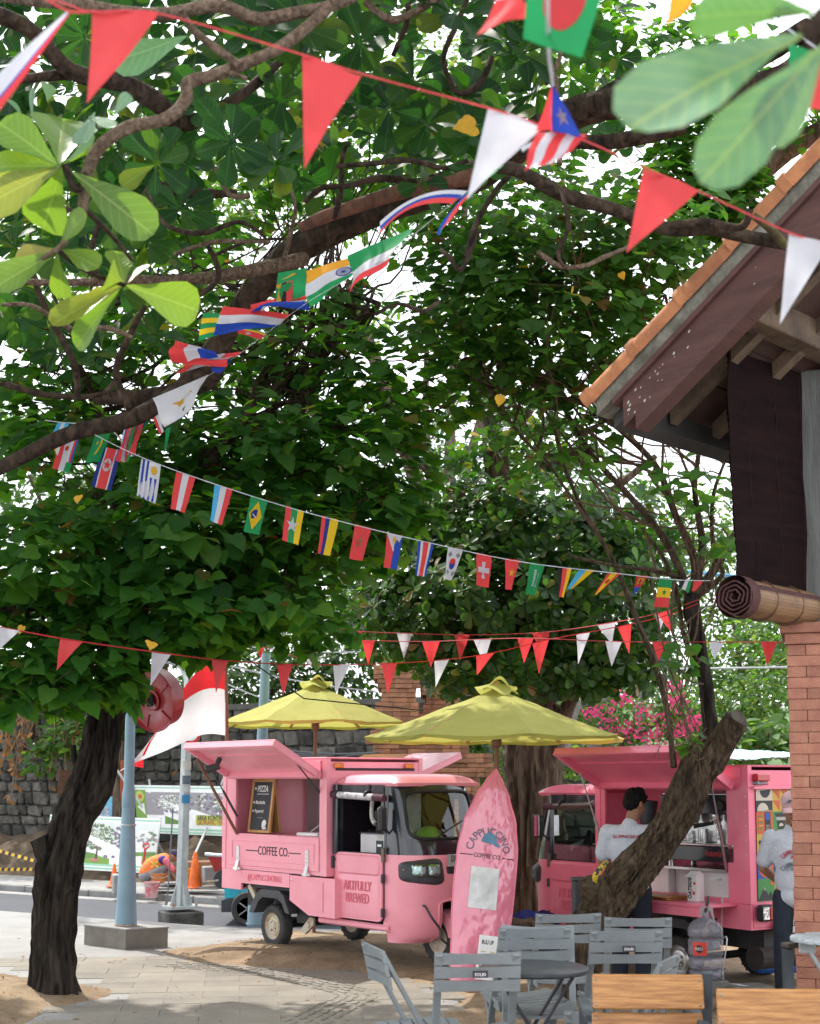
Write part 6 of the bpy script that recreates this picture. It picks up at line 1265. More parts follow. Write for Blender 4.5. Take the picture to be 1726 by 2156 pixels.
for i, (v0, v1) in enumerate(((935, 948), (945, 955), (962, 962))): cable('cable', ('upper', 'middle', 'lower')[i] + ' of three distant power lines in the gap below the roof eave', [(900, v0, 28), (1700, v1, 26)], .014, M_wirel, .1)
cable('cable', 'blue plastic pipe line behind the thin shoots of the sawn tree', [(1310, 1188, 24), (1420, 1200, 23), (1640, 1222, 21)], .03, mat('blue_pipe', (.12, .35, .55), .5))
for gi, (nm, a, b2, n_) in enumerate((('bundle of grey cables drooping between the pizza truck and the brick tower', (490, 1560, 19), (800, 1592, 19), 11), ('bundle of grey cables fanning out behind the second truck cabin', (1120, 1560, 17.5), (1330, 1610, 17.5), 11))):
    cbn = thing('cable_bundle', nm, 'cables', P(*a), 0)
    for i in range(n_):
        mb = MB(); p0, p1 = P(a[0], a[1] + random.uniform(-6, 26), a[2]), P(b2[0], b2[1] + random.uniform(-16, 16) + i*2, b2[2]); m_ = (p0+p1)/2 - V((0, 0, random.uniform(.02, .12))); mb.tube([p0, p0 + (m_-p0)*.5 - V((0, 0, .02)), m_, p1], .011, 5, 0, 5); build('cable', mb, random.choice((M_wire, M_wirel, M_wire)), cbn, world=True)

# printed construction hoardings
class Panel:
    """flat print: (s, t) -> point; pieces in flat colours, each layer a hair in front of the one below"""
    def __init__(s, tl_, tr_, bl_, br_): s.c = [V(q) for q in (tl_, tr_, bl_, br_)]; s.n = (s.c[1]-s.c[0]).cross(s.c[0]-s.c[2]).normalized(); s.n = s.n if s.n.y < 0 else -s.n; s.mb = MB(); s.keys = []
    def at(s, a, t, l=0): p = (s.c[0]*(1-a) + s.c[1]*a)*(1-t) + (s.c[2]*(1-a) + s.c[3]*a)*t; return p + s.n*(.004*l + .004)
    def poly(s, pts, key, l=1):
        if key not in s.keys: s.keys.append(key)
        s.mb.add([s.at(a, t, l) for a, t in pts], [tuple(range(len(pts)))], s.keys.index(key)); return s
    def done(s, name, par): return build(name, s.mb, [flat(k, PAL2[k]) for k in s.keys], par, world=True, flipfix=False)
PAL2 = dict(PAL, sky=(.58, .62, .60), lawn=(.16, .30, .05), lawn2=(.10, .22, .04), leafd=(.13, .20, .11), leafl=(.22, .33, .16), mauve=(.20, .15, .23), petal=(.72, .72, .66), trunk=(.16, .10, .10), mint=(.25, .52, .36), dusk=(.27, .25, .27), dusk2=(.36, .35, .37), lime=(.42, .46, .10), pot=(.40, .17, .14))
random.seed(21)
def blotches(pn, n, cx, cy, rx, ry, keys, l, r=(.01, .03)):
    for _ in range(n):
        a = random.uniform(0, 6.28); q = random.random()**.6; x, y = cx + rx*q*math.cos(a), cy + ry*q*math.sin(a); s = random.uniform(*r)
        if .01 < x < .99: pn.poly([(x + s*random.uniform(.5, 1)*math.cos(k*1.05), y + s*1.7*random.uniform(.5, 1)*math.sin(k*1.05)) for k in range(6)], random.choice(keys), l)
def hoarding(label, c, posts, kind):
    t = thing('construction_hoarding', label, 'hoarding', V(c[2]), 0, 'printed hoardings of the roadworks'); pn = Panel(*c)
    mb = MB(); n_ = pn.n; mb.add([q for q in c] + [q - n_*.03 for q in map(V, c)], [(0, 1, 3, 2), (4, 6, 7, 5), (0, 4, 5, 1), (2, 3, 7, 6), (0, 2, 6, 4), (1, 5, 7, 3)]); build('board', mb, M_white, t, world=True)
    if kind == 0:
        pn.poly(rect(0, .10, 1, .62), 'sky', 0); pn.poly(rect(0, .62, 1, .88), 'lawn', 0); pn.poly([(0, .70), (1, .62), (1, .68), (.3, .80)], 'lawn2', 1); pn.poly(rect(.74, .20, 1, .64), 'dusk2', 0); pn.poly(rect(.74, .64, 1, .88), 'lime', 0)
        blotches(pn, 60, .06, .42, .12, .2, ['mauve', 'leafd', 'leafd', 'petal'], 1); blotches(pn, 330, .46, .38, .17, .24, ['leafd', 'leafl', 'leafd', 'mauve', 'lawn2'], 2, (.007, .02)); blotches(pn, 150, .46, .34, .16, .22, ['petal'], 3, (.004, .011)); blotches(pn, 70, .68, .38, .09, .2, ['mauve', 'leafd', 'mauve'], 2); blotches(pn, 50, .90, .40, .1, .16, ['dusk', 'leafd', 'petal'], 1)
        for a, b in ((.42, .40), (.47, .45), (.52, .52)): pn.poly([(.455, .80), (.47, .80), (.475, .62), (b, .48), (b-.02, .48), (.46, .62)], 'trunk', 2)
        pn.poly(disc(.45, .81, .05, .03), 'pot', 2); pn.poly(disc(.55, .74, .02, .03), 'mauve', 2); pn.poly(disc(.62, .74, .018, .025), 'mauve', 2); pn.poly(disc(.08, .78, .03, .04), 'pot', 2)
    else:
        pn.poly(rect(0, .14, .98, .62), 'dusk', 0); pn.poly(rect(.30, .62, .98, .80), 'lawn2', 0); pn.poly(rect(0, .10, .11, .80), 'lawn', 1); pn.poly(disc(.05, .24, .045, .11), 'lime', 2); pn.poly(disc(.055, .24, .02, .05), 'orange', 3); pn.poly([(.02, .45), (.09, .38), (.10, .62)], 'petal', 2)
        blotches(pn, 110, .40, .36, .22, .2, ['mauve', 'leafd', 'dusk2'], 1); blotches(pn, 170, .36, .34, .16, .15, ['petal'], 2, (.004, .012)); blotches(pn, 150, .80, .36, .2, .2, ['mauve', 'leafd', 'dusk2', 'petal'], 1); pn.poly(rect(.62, .60, .985, .80), 'lime', 3)
        e = (V(c[1]) - V(c[0])).normalized(); u = (V(c[0]) - V(c[2])).normalized()
        lettering('lettering', 'AREA KONTRUKSI', .12, pn.at(.80, .655, 5), e, u, M_ink, t, wx=.62, world=True, dep=.002); lettering('lettering', 'DILARANG MASUK', .12, pn.at(.80, .745, 5), e, u, mat('rust_letters', (.45, .14, .03), .6), t, wx=.62, world=True, dep=.002)
    for a, b in ((.035, .06), (.88, .915), (.945, .975)): pn.poly(rect(0, a, 1, b), 'mint', 1)
    pn.done('print', t)
    for a, b in posts: mb = MB(); mb.tube([a, b], .03, 8); build('prop', mb, M_galv, t, world=True)
hoarding('printed hoarding with flowering tree and lawn leaning behind the crouching worker', [P(106, 1714, 32.6), P(339, 1723, 31.4), P(98, 1826, 32.2), P(322, 1838, 31.0)], [(P(338, 1722, 31.5), P(322, 1845, 31.0)), (P(333, 1775, 31.4), P(366, 1840, 33))], 0)
hoarding('printed hoarding with warning strip raised on steel props', [P(283, 1652, 34), P(492, 1655, 33), P(290, 1752, 33.8), P(492, 1760, 32.8)], [(P(286, 1655, 34), P(292, 1720, 34)), (P(436, 1742, 33), P(407, 1806, 32)), (P(316, 1655, 34), P(314, 1640, 34)), (P(470, 1640, 33.6), P(430, 1760, 33.6)), (P(246, 1620, 33.6), P(300, 1700, 33.6))], 1)
mb = MB(); c = P(218, 1697, 33.6); mb.box(c, (.42, .03, .62)); bs_ = thing('notice_board', 'small light blue notice board above the lawn hoarding', 'notice board', c); build('board', mb, mat('notice_blue', (.16, .42, .60), .5), bs_, world=True); mb = MB(); mb.box(c + V((0, -.02, -.14)), (.30, .008, .24)); build('picture', mb, mat('notice_picture', (.55, .6, .62), .5, ns=14, var=.3, col2=(.1, .15, .3)), bs_, world=True)
mb = MB(); mb.tube([P(248, 1560, 34.2), P(244, 1640, 34.2), P(240, 1724, 34)], [.20, .21, .24], 14, 0, 4, wob=.12); solo('pale_tree_trunk', mb, B_big, 'pale mottled tree trunk against the wall behind the lamp post', 'tree trunk', smooth=50)
mb = MB(); mb.tube([P(258, 1600, 34), P(256, 1720, 34)], .05, 8); solo('rusty_post', mb, mat('rust_red', (.30, .07, .03), .8, bump=.3), 'rusty red post beside the pale trunk at the wall', 'post')

# cones, buckets, barrow, worker's tools on the far pavement
def cone(u, vb, d, h, label, tilt=0):
    b = P(u, vb, d); t = thing('traffic_cone', label, 'traffic cone', b, 0, 'orange traffic cones'); mb = MB(); mb.lathe([(h*.24, .0), (h*.24, .03), (h*.20, .04), (h*.045, h), (0, h + .01)], b, 20); build('cone', mb, mat('cone_orange', (.78, .15, .02), .5), t, world=True, smooth=40); mb = MB(); mb.box(b + V((0, 0, .012)), (h*.62, h*.62, .024), Matrix.Rotation(.4, 3, 'Z'), bev=.008); build('base', mb, mat('cone_base', (.55, .10, .04), .6), t, world=True)
cone(410, 1869, 29.0, .74, 'orange traffic cone standing right of the galvanised pole'); cone(347 - 107, 1866, 30.6, .50, 'faded orange cone half hidden behind the lamp post')
def bucket(name, u, vb, d, r, h, m, label):
    b = P(u, vb, d); t = thing(name, label, 'bucket', b); mb = MB(); mb.lathe([(r*.78, 0), (r, h), (r*1.06, h), (r*1.06, h + .02), (r*.95, h + .02), (r*.72, .02), (0, .02)], b, 20); build('tub', mb, m, t, world=True, smooth=40); mb = MB(); mb.tube([b + V((r*math.cos(a), -r*.9, h - .25*h*math.sin(a))) for a in [i*PI/8 for i in range(9)]], .006, 5); build('handle', mb, M_galv, t, world=True)
bucket('bucket', 319, 1889, 28.6, .155, .30, mat('stained_pink_bucket', (.55, .34, .33), .7, ns=7, col2=(.58, .10, .13), lo=.4, hi=.55), 'pink bucket splashed with cement standing by the kerb'); bucket('bucket', 342 - 5 + 0, 1868, 29.4, .20, .28, mat('terracotta_bucket', (.50, .17, .05), .6, ns=7), 'terracotta orange basin on the far pavement above the pink bucket'); bucket('bucket', 567 + 5 - 0, 1862, 29, .14, .26, mat('yellow_bucket', (.62, .32, .05), .6), 'small yellow bucket beside the orange cone') if False else None
bucket('bucket', 393, 1860, 29.2, .15, .30, mat('yellow_bucket', (.62, .32, .05), .6), 'small yellow bucket between galvanised pole and cone')
for (u, v, d, sz, m_, nm, lb) in ((245, 1881, 29.0, (.16, .5, .40), M_con, 'kerb_block', 'upright pale concrete block by the kerb beside the lamp post'), (452, 1858, 28.9, (.50, .4, .34), M_con, 'concrete_block', 'rough pale concrete block right of the cone'), (418, 1852, 29.6, (.80, .3, .40), mat('cardboard', (.28, .14, .075), .8), 'brown_box', 'brown box standing behind the orange cone')):
    b = P(u, v, d); mb = MB(); mb.box(b + V((0, 0, sz[2]/2)), sz, Matrix.Rotation(.3, 3, 'Z'), bev=.02); solo(nm, mb, m_, lb, 'block' if 'block' in nm else 'box')
wb = thing('wheelbarrow', 'red wheelbarrow with a grey tray partly behind the pizza truck', 'wheelbarrow', P(470, 1866, 28.5))
mb = MB(); a = P(436, 1797, 28.6); mb.add([a, P(505, 1803, 28.4), P(505, 1803, 27.7), P(436, 1799, 27.9), P(452, 1835, 28.5), P(500, 1838, 28.3), P(500, 1838, 27.9), P(452, 1835, 28.1)], [(0, 1, 5, 4), (1, 2, 6, 5), (2, 3, 7, 6), (3, 0, 4, 7), (4, 5, 6, 7)]); build('tray', mb, mat('barrow_red', (.50, .035, .035), .5, ns=6), wb, world=True, flipfix=False)
mb = MB(); mb.tube([P(434, 1797, 28.7), P(470, 1801, 28.7), P(510, 1803, 28.4), P(510, 1803, 27.6), P(434, 1798, 27.8), P(434, 1797, 28.7)], .035, 6); build('rim', mb, M_galv, wb, world=True)
mb = MB(); c = P(470, 1850, 27.9); mb.lathe([(.10, -.04), (.185, -.045), (.20, 0), (.185, .045), (.10, .04)], c, 22, (.3, -1, 0)); build('tyre', mb, M_tyre, wb, world=True, smooth=40); mb = MB(); mb.lathe([(.11, -.03), (.11, .03)], c, 16, (.3, -1, 0)); build('hub', mb, mat('barrow_red', (.5, .03, .03)), wb, world=True); mb = MB(); mb.tube([P(455, 1835, 28.4), P(470, 1850, 27.9), P(452, 1854, 27.8), P(432, 1856, 27.8)], .025, 6); build('frame', mb, M_rust, wb, world=True)
sv = thing('shovel', 'red handled shovel stuck upright behind the crouching worker', 'shovel', P(300, 1818, 31.0)); mb = MB(); mb.tube([P(301, 1822, 31), P(306, 1785, 31)], .026, 8); build('shaft', mb, mat('shovel_red', (.55, .04, .05), .5), sv, world=True); mb = MB(); mb.tube([P(306, 1788, 31), P(301, 1780, 31), P(302, 1776, 31), P(314, 1776, 31), P(314, 1781, 31), P(306, 1788, 31)], .022, 6); build('grip', mb, mat('shovel_red', (.55, .04, .05)), sv, world=True)
for (a, b, lab) in (((-30, 1783, 33), (116, 1824, 31.5), 'upper yellow and black warning tape strung along the far pavement'), ((-30, 1830, 31), (112, 1829, 30.5), 'lower yellow and black warning tape above the kerb at far left')):
    tpw = thing('warning_tape', lab, 'warning tape', P(*b)); n_ = 22
    for k in range(2):
        mb = MB()
        for i in range(k, n_, 2): p, q = P(*[x + (y-x)*i/n_ for x, y in zip(a, b)]), P(*[x + (y-x)*(i+1)/n_ for x, y in zip(a, b)]); w = V((0, 0, .035)); s_ = V(((q-p).x*.25, 0, 0)); mb.add([p - w, q - w, q + w + s_, p + w + s_], [(0, 1, 2, 3)])
        build('stripe', mb, mat('tape_yellow', (.65, .42, .02), .5) if k == 0 else M_ink, tpw, world=True, flipfix=False, kind='stuff')
for i, (u, v) in enumerate(((352, 1868), (362, 1864), (372, 1861), (345, 1872), (440, 1871))):
    mb = MB(); p = P(u, v, 29.4 - i*.1); mb.box(p + V((0, 0, .03 + .0*i)), (.50, .42, .05), Matrix.Rotation(random.uniform(-.5, .5), 3, 'Z') , bev=.008); solo('paving_slab', mb, M_con, 'loose grey paving slab lying by the crouching worker', 'paving slab', 'loose paving slabs on the far pavement')
# parked car behind the truck: only its front wheel corner shows
car = thing('parked_car', 'blue car with dark sill on the road behind the pizza truck wheel', 'car', P(560, 1928, 25))
k_ = 25/F; cx = P(518, 1905, 24.2)
def carp(dx, dz, y=0): return V((cx.x + dx, cx.y + y, -.75 + dz))
mb = MB(); prof = [(-.36, .28), (-.38, .62), (-.20, .86), (.5, .92), (1.0, 1.32), (2.2, 1.36), (2.9, .98), (3.2, .92), (3.3, .30)]; o = carp(0, 0, -.06); mb.prism(prof, o + V((0, .05, 0)), (1, 0, 0), (0, 0, 1), (0, 1.5, 0)); build('body', mb, mat('turquoise_paint', (.02, .36, .46), .3, coat=.5), car, world=True)
mb = MB(); mb.prism([(-.42, .22), (-.42, .42), (-.30, .46), (.0, .46), (.0, .22)], o, (1, 0, 0), (0, 0, 1), (0, 1.6, 0)); mb.prism([(.36, .2), (.36, .36), (2.3, .36), (2.3, .2)], o, (1, 0, 0), (0, 0, 1), (0, 1.6, 0)); build('bumper', mb, M_dgrey, car, world=True)
for dx in (.05, 2.5):
    mb = MB(); c = carp(dx, .29, -.10); mb.lathe([(.16, -.08), (.27, -.09), (.29, -.06), (.29, .06), (.27, .09), (.19, .085)], c, 28, (0, -1, 0), caps=False); w_ = build('wheel', mb, M_tyre, car, world=True, smooth=50); mb = MB(); mb.lathe([(.19, .05), (0, .05)], c, 20, (0, -1, 0))
    for i in range(5): a = i*2*PI/5; mb.beam(c + V((0, -.075, 0)), c + V((.18*math.cos(a), -.075, .18*math.sin(a))), .02, .05, (0, -1, 0))
    build('rim', mb, M_steel, w_, world=True)

# --- plank behind the furrowed trunk, red basin, red and white flag
mb = MB(); c = P(181, 1648, 11.6); mb.box(c, (.46, .03, .215), Matrix.Rotation(.02, 3, 'Y'), bev=.004); solo('wooden_board', mb, mat('brown_plank', (.13, .06, .035), .75, ns=4, bump=.3, stretch=(1, 6, 8)), 'brown wooden board fixed behind the dark furrowed trunk', 'board')
bs2 = thing('red_basin', 'big round dark red plastic basin hanging beside the dark trunk', 'basin', P(318, 1480, 11.9)); ax = V((-.58, -.78, -.25)).normalized(); c = P(317, 1474, 12.0); Mb = mat('dark_red_plastic', (.36, .025, .035), .32, coat=.2)
mb = MB(); mb.lathe([(.0, -.02), (.14, -.02), (.15, -.012), (.262, -.012), (.275, .0), (.285, .01), (.285, -.012), (.262, -.03), (.25, -.16), (.0, -.165)], c, 40, ax); build('shell', mb, Mb, bs2, world=True, smooth=40)
x_ = ax.orthogonal().normalized(); y_ = ax.cross(x_)
for i in range(5): a = .5 + i*2*PI/5; d = x_*math.cos(a) + y_*math.sin(a); mb = MB(); mb.beam(c + d*.14 - ax*.008, c + d*.26 - ax*.006, .02, .012, ax, bev=.004); build('rib', mb, Mb, bs2, world=True)
mb = MB(); mb.lathe([(.055, -.03), (.075, -.018), (.09, -.018), (.095, -.006), (.08, -.004), (.05, -.02)], c, 24, ax); build('hub_ring', mb, Mb, bs2, world=True); mb = MB(); mb.box(c - ax*-.004, (.05, .03, .10)); build('clip', mb, M_black, bs2, world=True)
fl = thing('hoisted_flag', 'large red and white flag flying from a brown pole beside the pizza truck', 'flag', P(478, 1570, 14.9)); dF = 14.9
mb = MB(); mb.tube([P(478, 1640, dF), P(477, 1500, dF), P(476, 1365, dF)], [.020, .020, .016], 8); build('pole', mb, M_polewood, fl, world=True)
TOPE, _ = smooth_path([P(475, 1372, dF), P(430, 1398, dF-.06), P(385, 1448, dF+.05), P(340, 1520, dF-.08), P(308, 1590, dF+.02)], [1]*5, 6); BOTE, _ = smooth_path([P(475, 1548, dF), P(425, 1548, dF-.05), P(360, 1572, dF+.08), P(300, 1600, dF-.04), P(247, 1627, dF+.02)], [1]*5, 6)
def flp(s, t):
    i = min(int(s*24), 23); f = s*24 - i; a, b = TOPE[i]*(1-f) + TOPE[i+1]*f, BOTE[i]*(1-f) + BOTE[i+1]*f; p = a + (b-a)*t; return p + V((0, .05*math.sin(s*11 + t*2)*s + .03*math.sin(t*6 + s*4), .01*math.sin(s*9)))
mr_ = mat('flag_red_cloth', (.66, .03, .035), .8, trans=(.75, .03, .04), tw=.5, ns=3); mw_ = mat('flag_white_cloth', (.72, .70, .72), .8, trans=(.8, .78, .8), tw=.5, ns=3, var=.03)
mb = MB(); mb.grid(lambda s, t: flp(s, t*(.46 - .36*s)), 40, 10); build('red_half', mb, mr_, fl, world=True, smooth=80, flipfix=False); mb = MB(); mb.grid(lambda s, t: flp(s, (.46 - .36*s) + t*(.54 + .36*s)), 40, 10); build('white_half', mb, mw_, fl, world=True, smooth=80, flipfix=False)
mb = MB(); mb.grid(lambda s, t: P(268 + 34*s, 1596 - 16*s*0 + 14*t + 6*s*t, dF + .05 + .02*t), 4, 4); build('turned_corner', mb, mr_, fl, world=True, flipfix=False)

# ------------------------------------------------------------- umbrellas, surfboard, menu board
def umbrella(label, u, d, rim_v, apex_v, ru, seed, rot):
    rnd = random.Random(seed); zr, za, r = zz(rim_v, d), zz(apex_v, d), ru*d/F; c = V((P(u, rim_v, d).x, d, 0)); n = 8
    t = thing('umbrella', label, 'umbrella', (c.x, c.y, 0), 0, 'yellow green garden umbrellas'); m_ = mat('lime_canvas', (.50, .50, .13), .85, ns=5, bump=.15, bs=220, col2=(.44, .44, .11), trans=(.60, .58, .14), tw=.3)
    mb = MB(); mb.tube([c + V((0, 0, -.05)), c + V((0, 0, za - .03))], .021, 14); build('pole', mb, M_polewood, t, world=True, smooth=40)
    mb = MB(); mb.lathe([(.03, zr-.10), (.045, zr-.09), (.048, zr-.04), (.04, zr-.035), (.05, zr-.02), (.05, zr+.03), (.03, zr+.04)], c, 18); build('hub', mb, M_polewood, t, world=True, smooth=40)
    mb = MB(); mb.lathe([(.035, za-.05), (.045, za-.02), (.045, za+.03), (.03, za+.055), (0, za+.06)], c, 16); build('finial', mb, mat('turned_wood', (.42, .22, .08), .5), t, world=True, smooth=40)
    def rim(k): a = rot + 2*PI*k/n; return V((math.cos(a), math.sin(a), 0))
    for k in range(n):
        a0, a1 = rim(k), rim(k+1)
        def f(s, q): # s across, q out
            e = (a0*(1-s) + a1*s); e *= (1 - .02*math.sin(PI*s)*q); rr = .035 + (r-.035)*q
            p = c + e*rr; z = za - .015 - (za - zr)*(q**.93) - .012*math.sin(PI*s)*q + .012*noise.noise(p*5); return V((p.x, p.y, z))
        mb = MB(); mb.grid(f, 10, 14); mb.grid(lambda s, w: f(s, 1) + V((0, 0, -.03*w - .008*w*math.sin(s*PI*2 + k))) - (a0*(1-s)+a1*s)*.03*w, 10, 2); build('panel', mb, m_, t, world=True, smooth=60, flipfix=False)
        sp = MB()
        for _ in range(10): s, q = rnd.random(), rnd.uniform(.3, .98); p = f(s, q); w = rnd.uniform(.004, .009); sp.add([p + V((w*math.cos(i*1.25)*1.2, w*math.sin(i*1.25), .004 + w*.35*-math.sin(i*1.25)*0)) for i in range(5)], [(0, 1, 2, 3, 4)])
        build('stain', sp, mat('canvas_stain', (.10, .09, .03), .9), t, kind='stuff', world=True, flipfix=False)
        mb = MB(); mb.beam(c + a0*.05 + V((0, 0, za-.06)), c + a0*(r-.02) + V((0, 0, zr-.025)), .022, .022, m=0); rb = build('rib', mb, M_frame, t, world=True); mb = MB(); q_ = c + a0*r*.58; q_.z = za - .05 - (za-zr)*.58; mb.beam(c + a0*.05 + V((0, 0, zr-.01)), q_, .024, .02); build('strut', mb, mat('strut_wood', (.42, .19, .08), .6), rb, world=True)
    # ruffled vent cap
    mb = MB(); vs = []
    def cap(s, q): a = 2*PI*s; w = .5 + .5*math.sin(a*4 + seed); rr = .03 + q*(.155 + .015*math.sin(a*3)); return c + V((math.cos(a)*rr, math.sin(a)*rr, za + .035 - .085*q**1.3 + (.045*w*q*q) + .03*math.sin(a*2 + 1)*q))
    mb.grid(cap, 64, 8); build('vent_cap', mb, m_, t, world=True, smooth=80, flipfix=False)
    mb = MB(); mb.grid(lambda s, q: c + V((-.06 + .25*s, -.09 + .13*q, za + .02 + .085*math.sin(PI*min(1, s*1.25))**1.5*(1-.35*s) - .075*s*s + .012*math.sin(q*5 + s*4))), 18, 5); build('top_flap', mb, m_, t, world=True, smooth=80, flipfix=False)
umbrella('near yellow green umbrella standing behind the pink surfboard', 1045, 12.15, 1549, 1447, 281, 3, .18); umbrella('farther yellow green umbrella behind the pizza truck roof', 664, 15.9, 1519, 1438, 205, 8, .35)
sbd = thing('surfboard', 'pink lacquered surfboard sign standing upright beside the pizza truck', 'surfboard', P(1000, 2066, 11.75)); L_ = 1.90
# outline from the foot up: half width by height, board leans back and to the right
b0, b1 = P(1002, 2078, 11.7), P(1045, 1617, 11.98); up_v = (b1 - b0); Ls = up_v.length; up_n = up_v.normalized(); rt = V((.985, .17, 0)); rt = (rt - up_n*rt.dot(up_n)).normalized(); nb = rt.cross(up_n); nb = nb if nb.y < 0 else -nb
def hw(t): # half width
    pts = [(0, .222), (.15, .238), (.35, .262), (.50, .266), (.62, .262), (.75, .226), (.87, .145), (.95, .065), (1, .004)]
    for (a, w0), (b_, w1) in zip(pts, pts[1:]):
        if a <= t <= b_: f = (t-a)/(b_-a); f = f*f*(3-2*f)*.4 + f*.6; return w0 + (w1-w0)*f
    return .2
def bcent(t): return b0 + up_v*t + rt*(-.010*math.sin(PI*t)) - nb*.03*(t-.5)**2*4*.6
def bsurf(s, t, side): # s -1..1
    w = hw(t); q = bcent(t) + rt*(s*w); th = (.034*(1 - abs(s)**3.2)) * min(1, (1-t)*9 + .12)
    rip = 0
    if side > 0:
        m_ = sstep(1., .6, abs(s)) * sstep(1, .93, t); rip = (.0075*(noise.noise((s*3.6, t*15, 1)))*sstep(.0, .25, abs(s) + .25) + .0045*noise.noise((s*10, t*30, 4)))*m_*(1.2 if s > -.2 else .7)
    return q + nb*(side*th + rip)
mb = MB(); mb.grid(lambda s, t: bsurf(2*s-1, t, 1), 44, 150); mb.grid(lambda s, t: bsurf(1-2*s, t, -1), 16, 40); M_board_p = mat('surfboard_pink', (.82, .27, .36), .13, var=.04, ns=2.5, coat=.8, col2=(.74, .20, .29)); build('board', mb, M_board_p, sbd, world=True, smooth=60, flipfix=False)
mb = MB(); mb.tube([bsurf(-1, t/40, 1) for t in range(41)], .006, 6); mb.tube([bsurf(1, t/40, 1) for t in range(41)], .006, 6); build('rail', mb, mat('surfboard_rail', (.80, .16, .25), .25, coat=.5), sbd, world=True)
def onb(x, z): # x to the right, z along the board from the foot
    t = z/Ls; return bsurf(max(-1, min(1, x/max(hw(t), .01))), t, 1)
M_navy = mat('navy_print', (.13, .13, .20), .45)
def blet(body, h, x, z, m, wx, arc=0., bold=0.):
    vs, fs = text_mesh(body, h, wx, .001, bold=bold); out = []
    for a, b_, c_ in vs:
        if arc: g = a/arc; a, b_ = math.sin(g)*(arc+b_), math.cos(g)*(arc+b_) - arc
        out.append(onb(x + a, z + b_) + nb*(.005 + c_))
    mb = MB(); mb.add(out, fs); build('lettering', mb, m, sbd, world=True, flipfix=False)
zc = Ls*(2078-1763)/(2078-1617)
blet('CAPPUCCINO', .064, -.005, zc + .03, M_navy, .88, .155, .006); blet('COFFEE CO.', .036, -.005, zc - .18, M_ink, .85)
for sgn in (-1, 1): mb = MB(); mb.add([onb(-.005 + sgn*x, zc - .18 + dz) + nb*.006 for x, dz in ((.13, -.004), (.235, -.004), (.235, .004), (.13, .004))], [(0, 1, 2, 3)]); build('dash', mb, M_ink, sbd, world=True, flipfix=False)
mb = MB(); mb.add([onb(x, zc - .06 + z) + nb*.006 for x, z in [(-.07 + .075*(1-math.cos(a))*.9, .0 + .085*math.sin(a)) for a in [i*PI/12 for i in range(13)]] + [(.09, -.015), (.10, -.035), (.06, -.03), (.03, -.012), (-.03, -.008)]], [tuple(range(18))]); build('cap_emblem', mb, mat('emblem_blue', (.10, .24, .36), .5), sbd, world=True, flipfix=False)
mb = MB(); mb.grid(lambda s, t: onb(-.135 + .245*s + .0*t, zc - .62 + .345*t) + nb*.007, 6, 6); build('paper_sheet', mb, mat('white_paper', (.74, .74, .74), .6), sbd, world=True, flipfix=False)
mn = thing('menu_stand', 'narrow white menu card with small print beside the surfboard', 'menu', P(1024, 2066, 11.5)); c = P(1024, 2016, 11.5); rx = Matrix.Rotation(.12, 3, 'Y')
mb = MB(); mb.box(c, (.155, .012, .36), rx, bev=.004); build('card', mb, M_white, mn, world=True); ml = lambda x, z: c + rx @ V((x, -.0068, z))
lettering('lettering', 'BULI UP', .032, ml(-.005, .125), rx @ V((1, 0, 0)), rx @ V((0, 0, 1)), M_ink, mn, wx=.6, world=True, dep=.0008, bold=.03)
for i in range(6):
    x = -.058 + (i if i < 4 else i + .6)*.021; mb = MB(); mb.add([ml(x + a, z) for a, z in rect(0, -.07, .011, .02)], [(0, 1, 2, 3)]); build('bottle_print', mb, flat('orange' if i == 0 else 'black' if i % 2 else 'blue', PAL['orange' if i == 0 else 'black' if i % 2 else 'blue']), mn, world=True, flipfix=False)
for x in (-.05, .02): mb = MB(); mb.add([ml(x + a, z) for a, z in rect(0, .045, .04, .052)], [(0, 1, 2, 3)]); build('rule', mb, flat('yellow', PAL['yellow']), mn, world=True, flipfix=False)
mb = MB(); mb.span((c.x-.1, c.y, sand_h(c.x, c.y)[0]-.02), (c.x+.1, c.y + .06, c.z - .19)); build('foot', mb, M_polewood, mn, world=True)
mb = MB(); 
mb.grid(lambda s, t: P(1130 - 0, 1940, 13.2) + V(((s-.5)*.75*(1 - .25*t), .28*(t-.3) + .1*math.sin(s*9), -.42 + .52*t*(1-.6*(2*s-1)**4) + .05*noise.noise((s*5, t*5, 0)))), 20, 12); mb.grid(lambda s, t: P(1130, 1940, 13.2) + V(((s-.5)*.75, -.10 + .03*math.sin(s*11), -.50 + .42*t*(1-.5*(2*s-1)**4))), 20, 8)
solo('blue_tarpaulin', mb, mat('royal_blue_tarp', (.012, .03, .22), .5, bump=.5, bs=8), 'crumpled royal blue tarpaulin heap between the surfboard and the second truck', 'tarpaulin', smooth=70, flipfix=False)
for i, (u, v, r) in enumerate(((1090, 1962, .16), (1112, 1972, .13), (1068, 1975, .10), (1130, 1955, .12), (1075, 1990, .07))):
    p = P(u, v, 12.9); b = MB(); bm = bmesh.new(); bmesh.ops.create_icosphere(bm, subdivisions=3, radius=1)
    b.add([p + V((q.co.x*r*1.3, q.co.y*r, q.co.z*r*.75)) * 1 + q.co*(r*.5*noise.noise(q.co*1.7 + V((i*5, 0, 0)))) for q in bm.verts], [tuple(x.index for x in f.verts) for f in bm.faces]); bm.free()
    solo('rock', b, mat('brown_rock', (.16, .12, .09), .95, ns=6, bump=.8, col2=(.07, .05, .04)), ('large brown rock below the blue tarpaulin', 'flat brown rock right of the surfboard foot', 'small rock against the surfboard edge', 'brown rock under the second truck nose', 'pebble sized rock behind the grey chair backs')[i], 'rock', smooth=60)

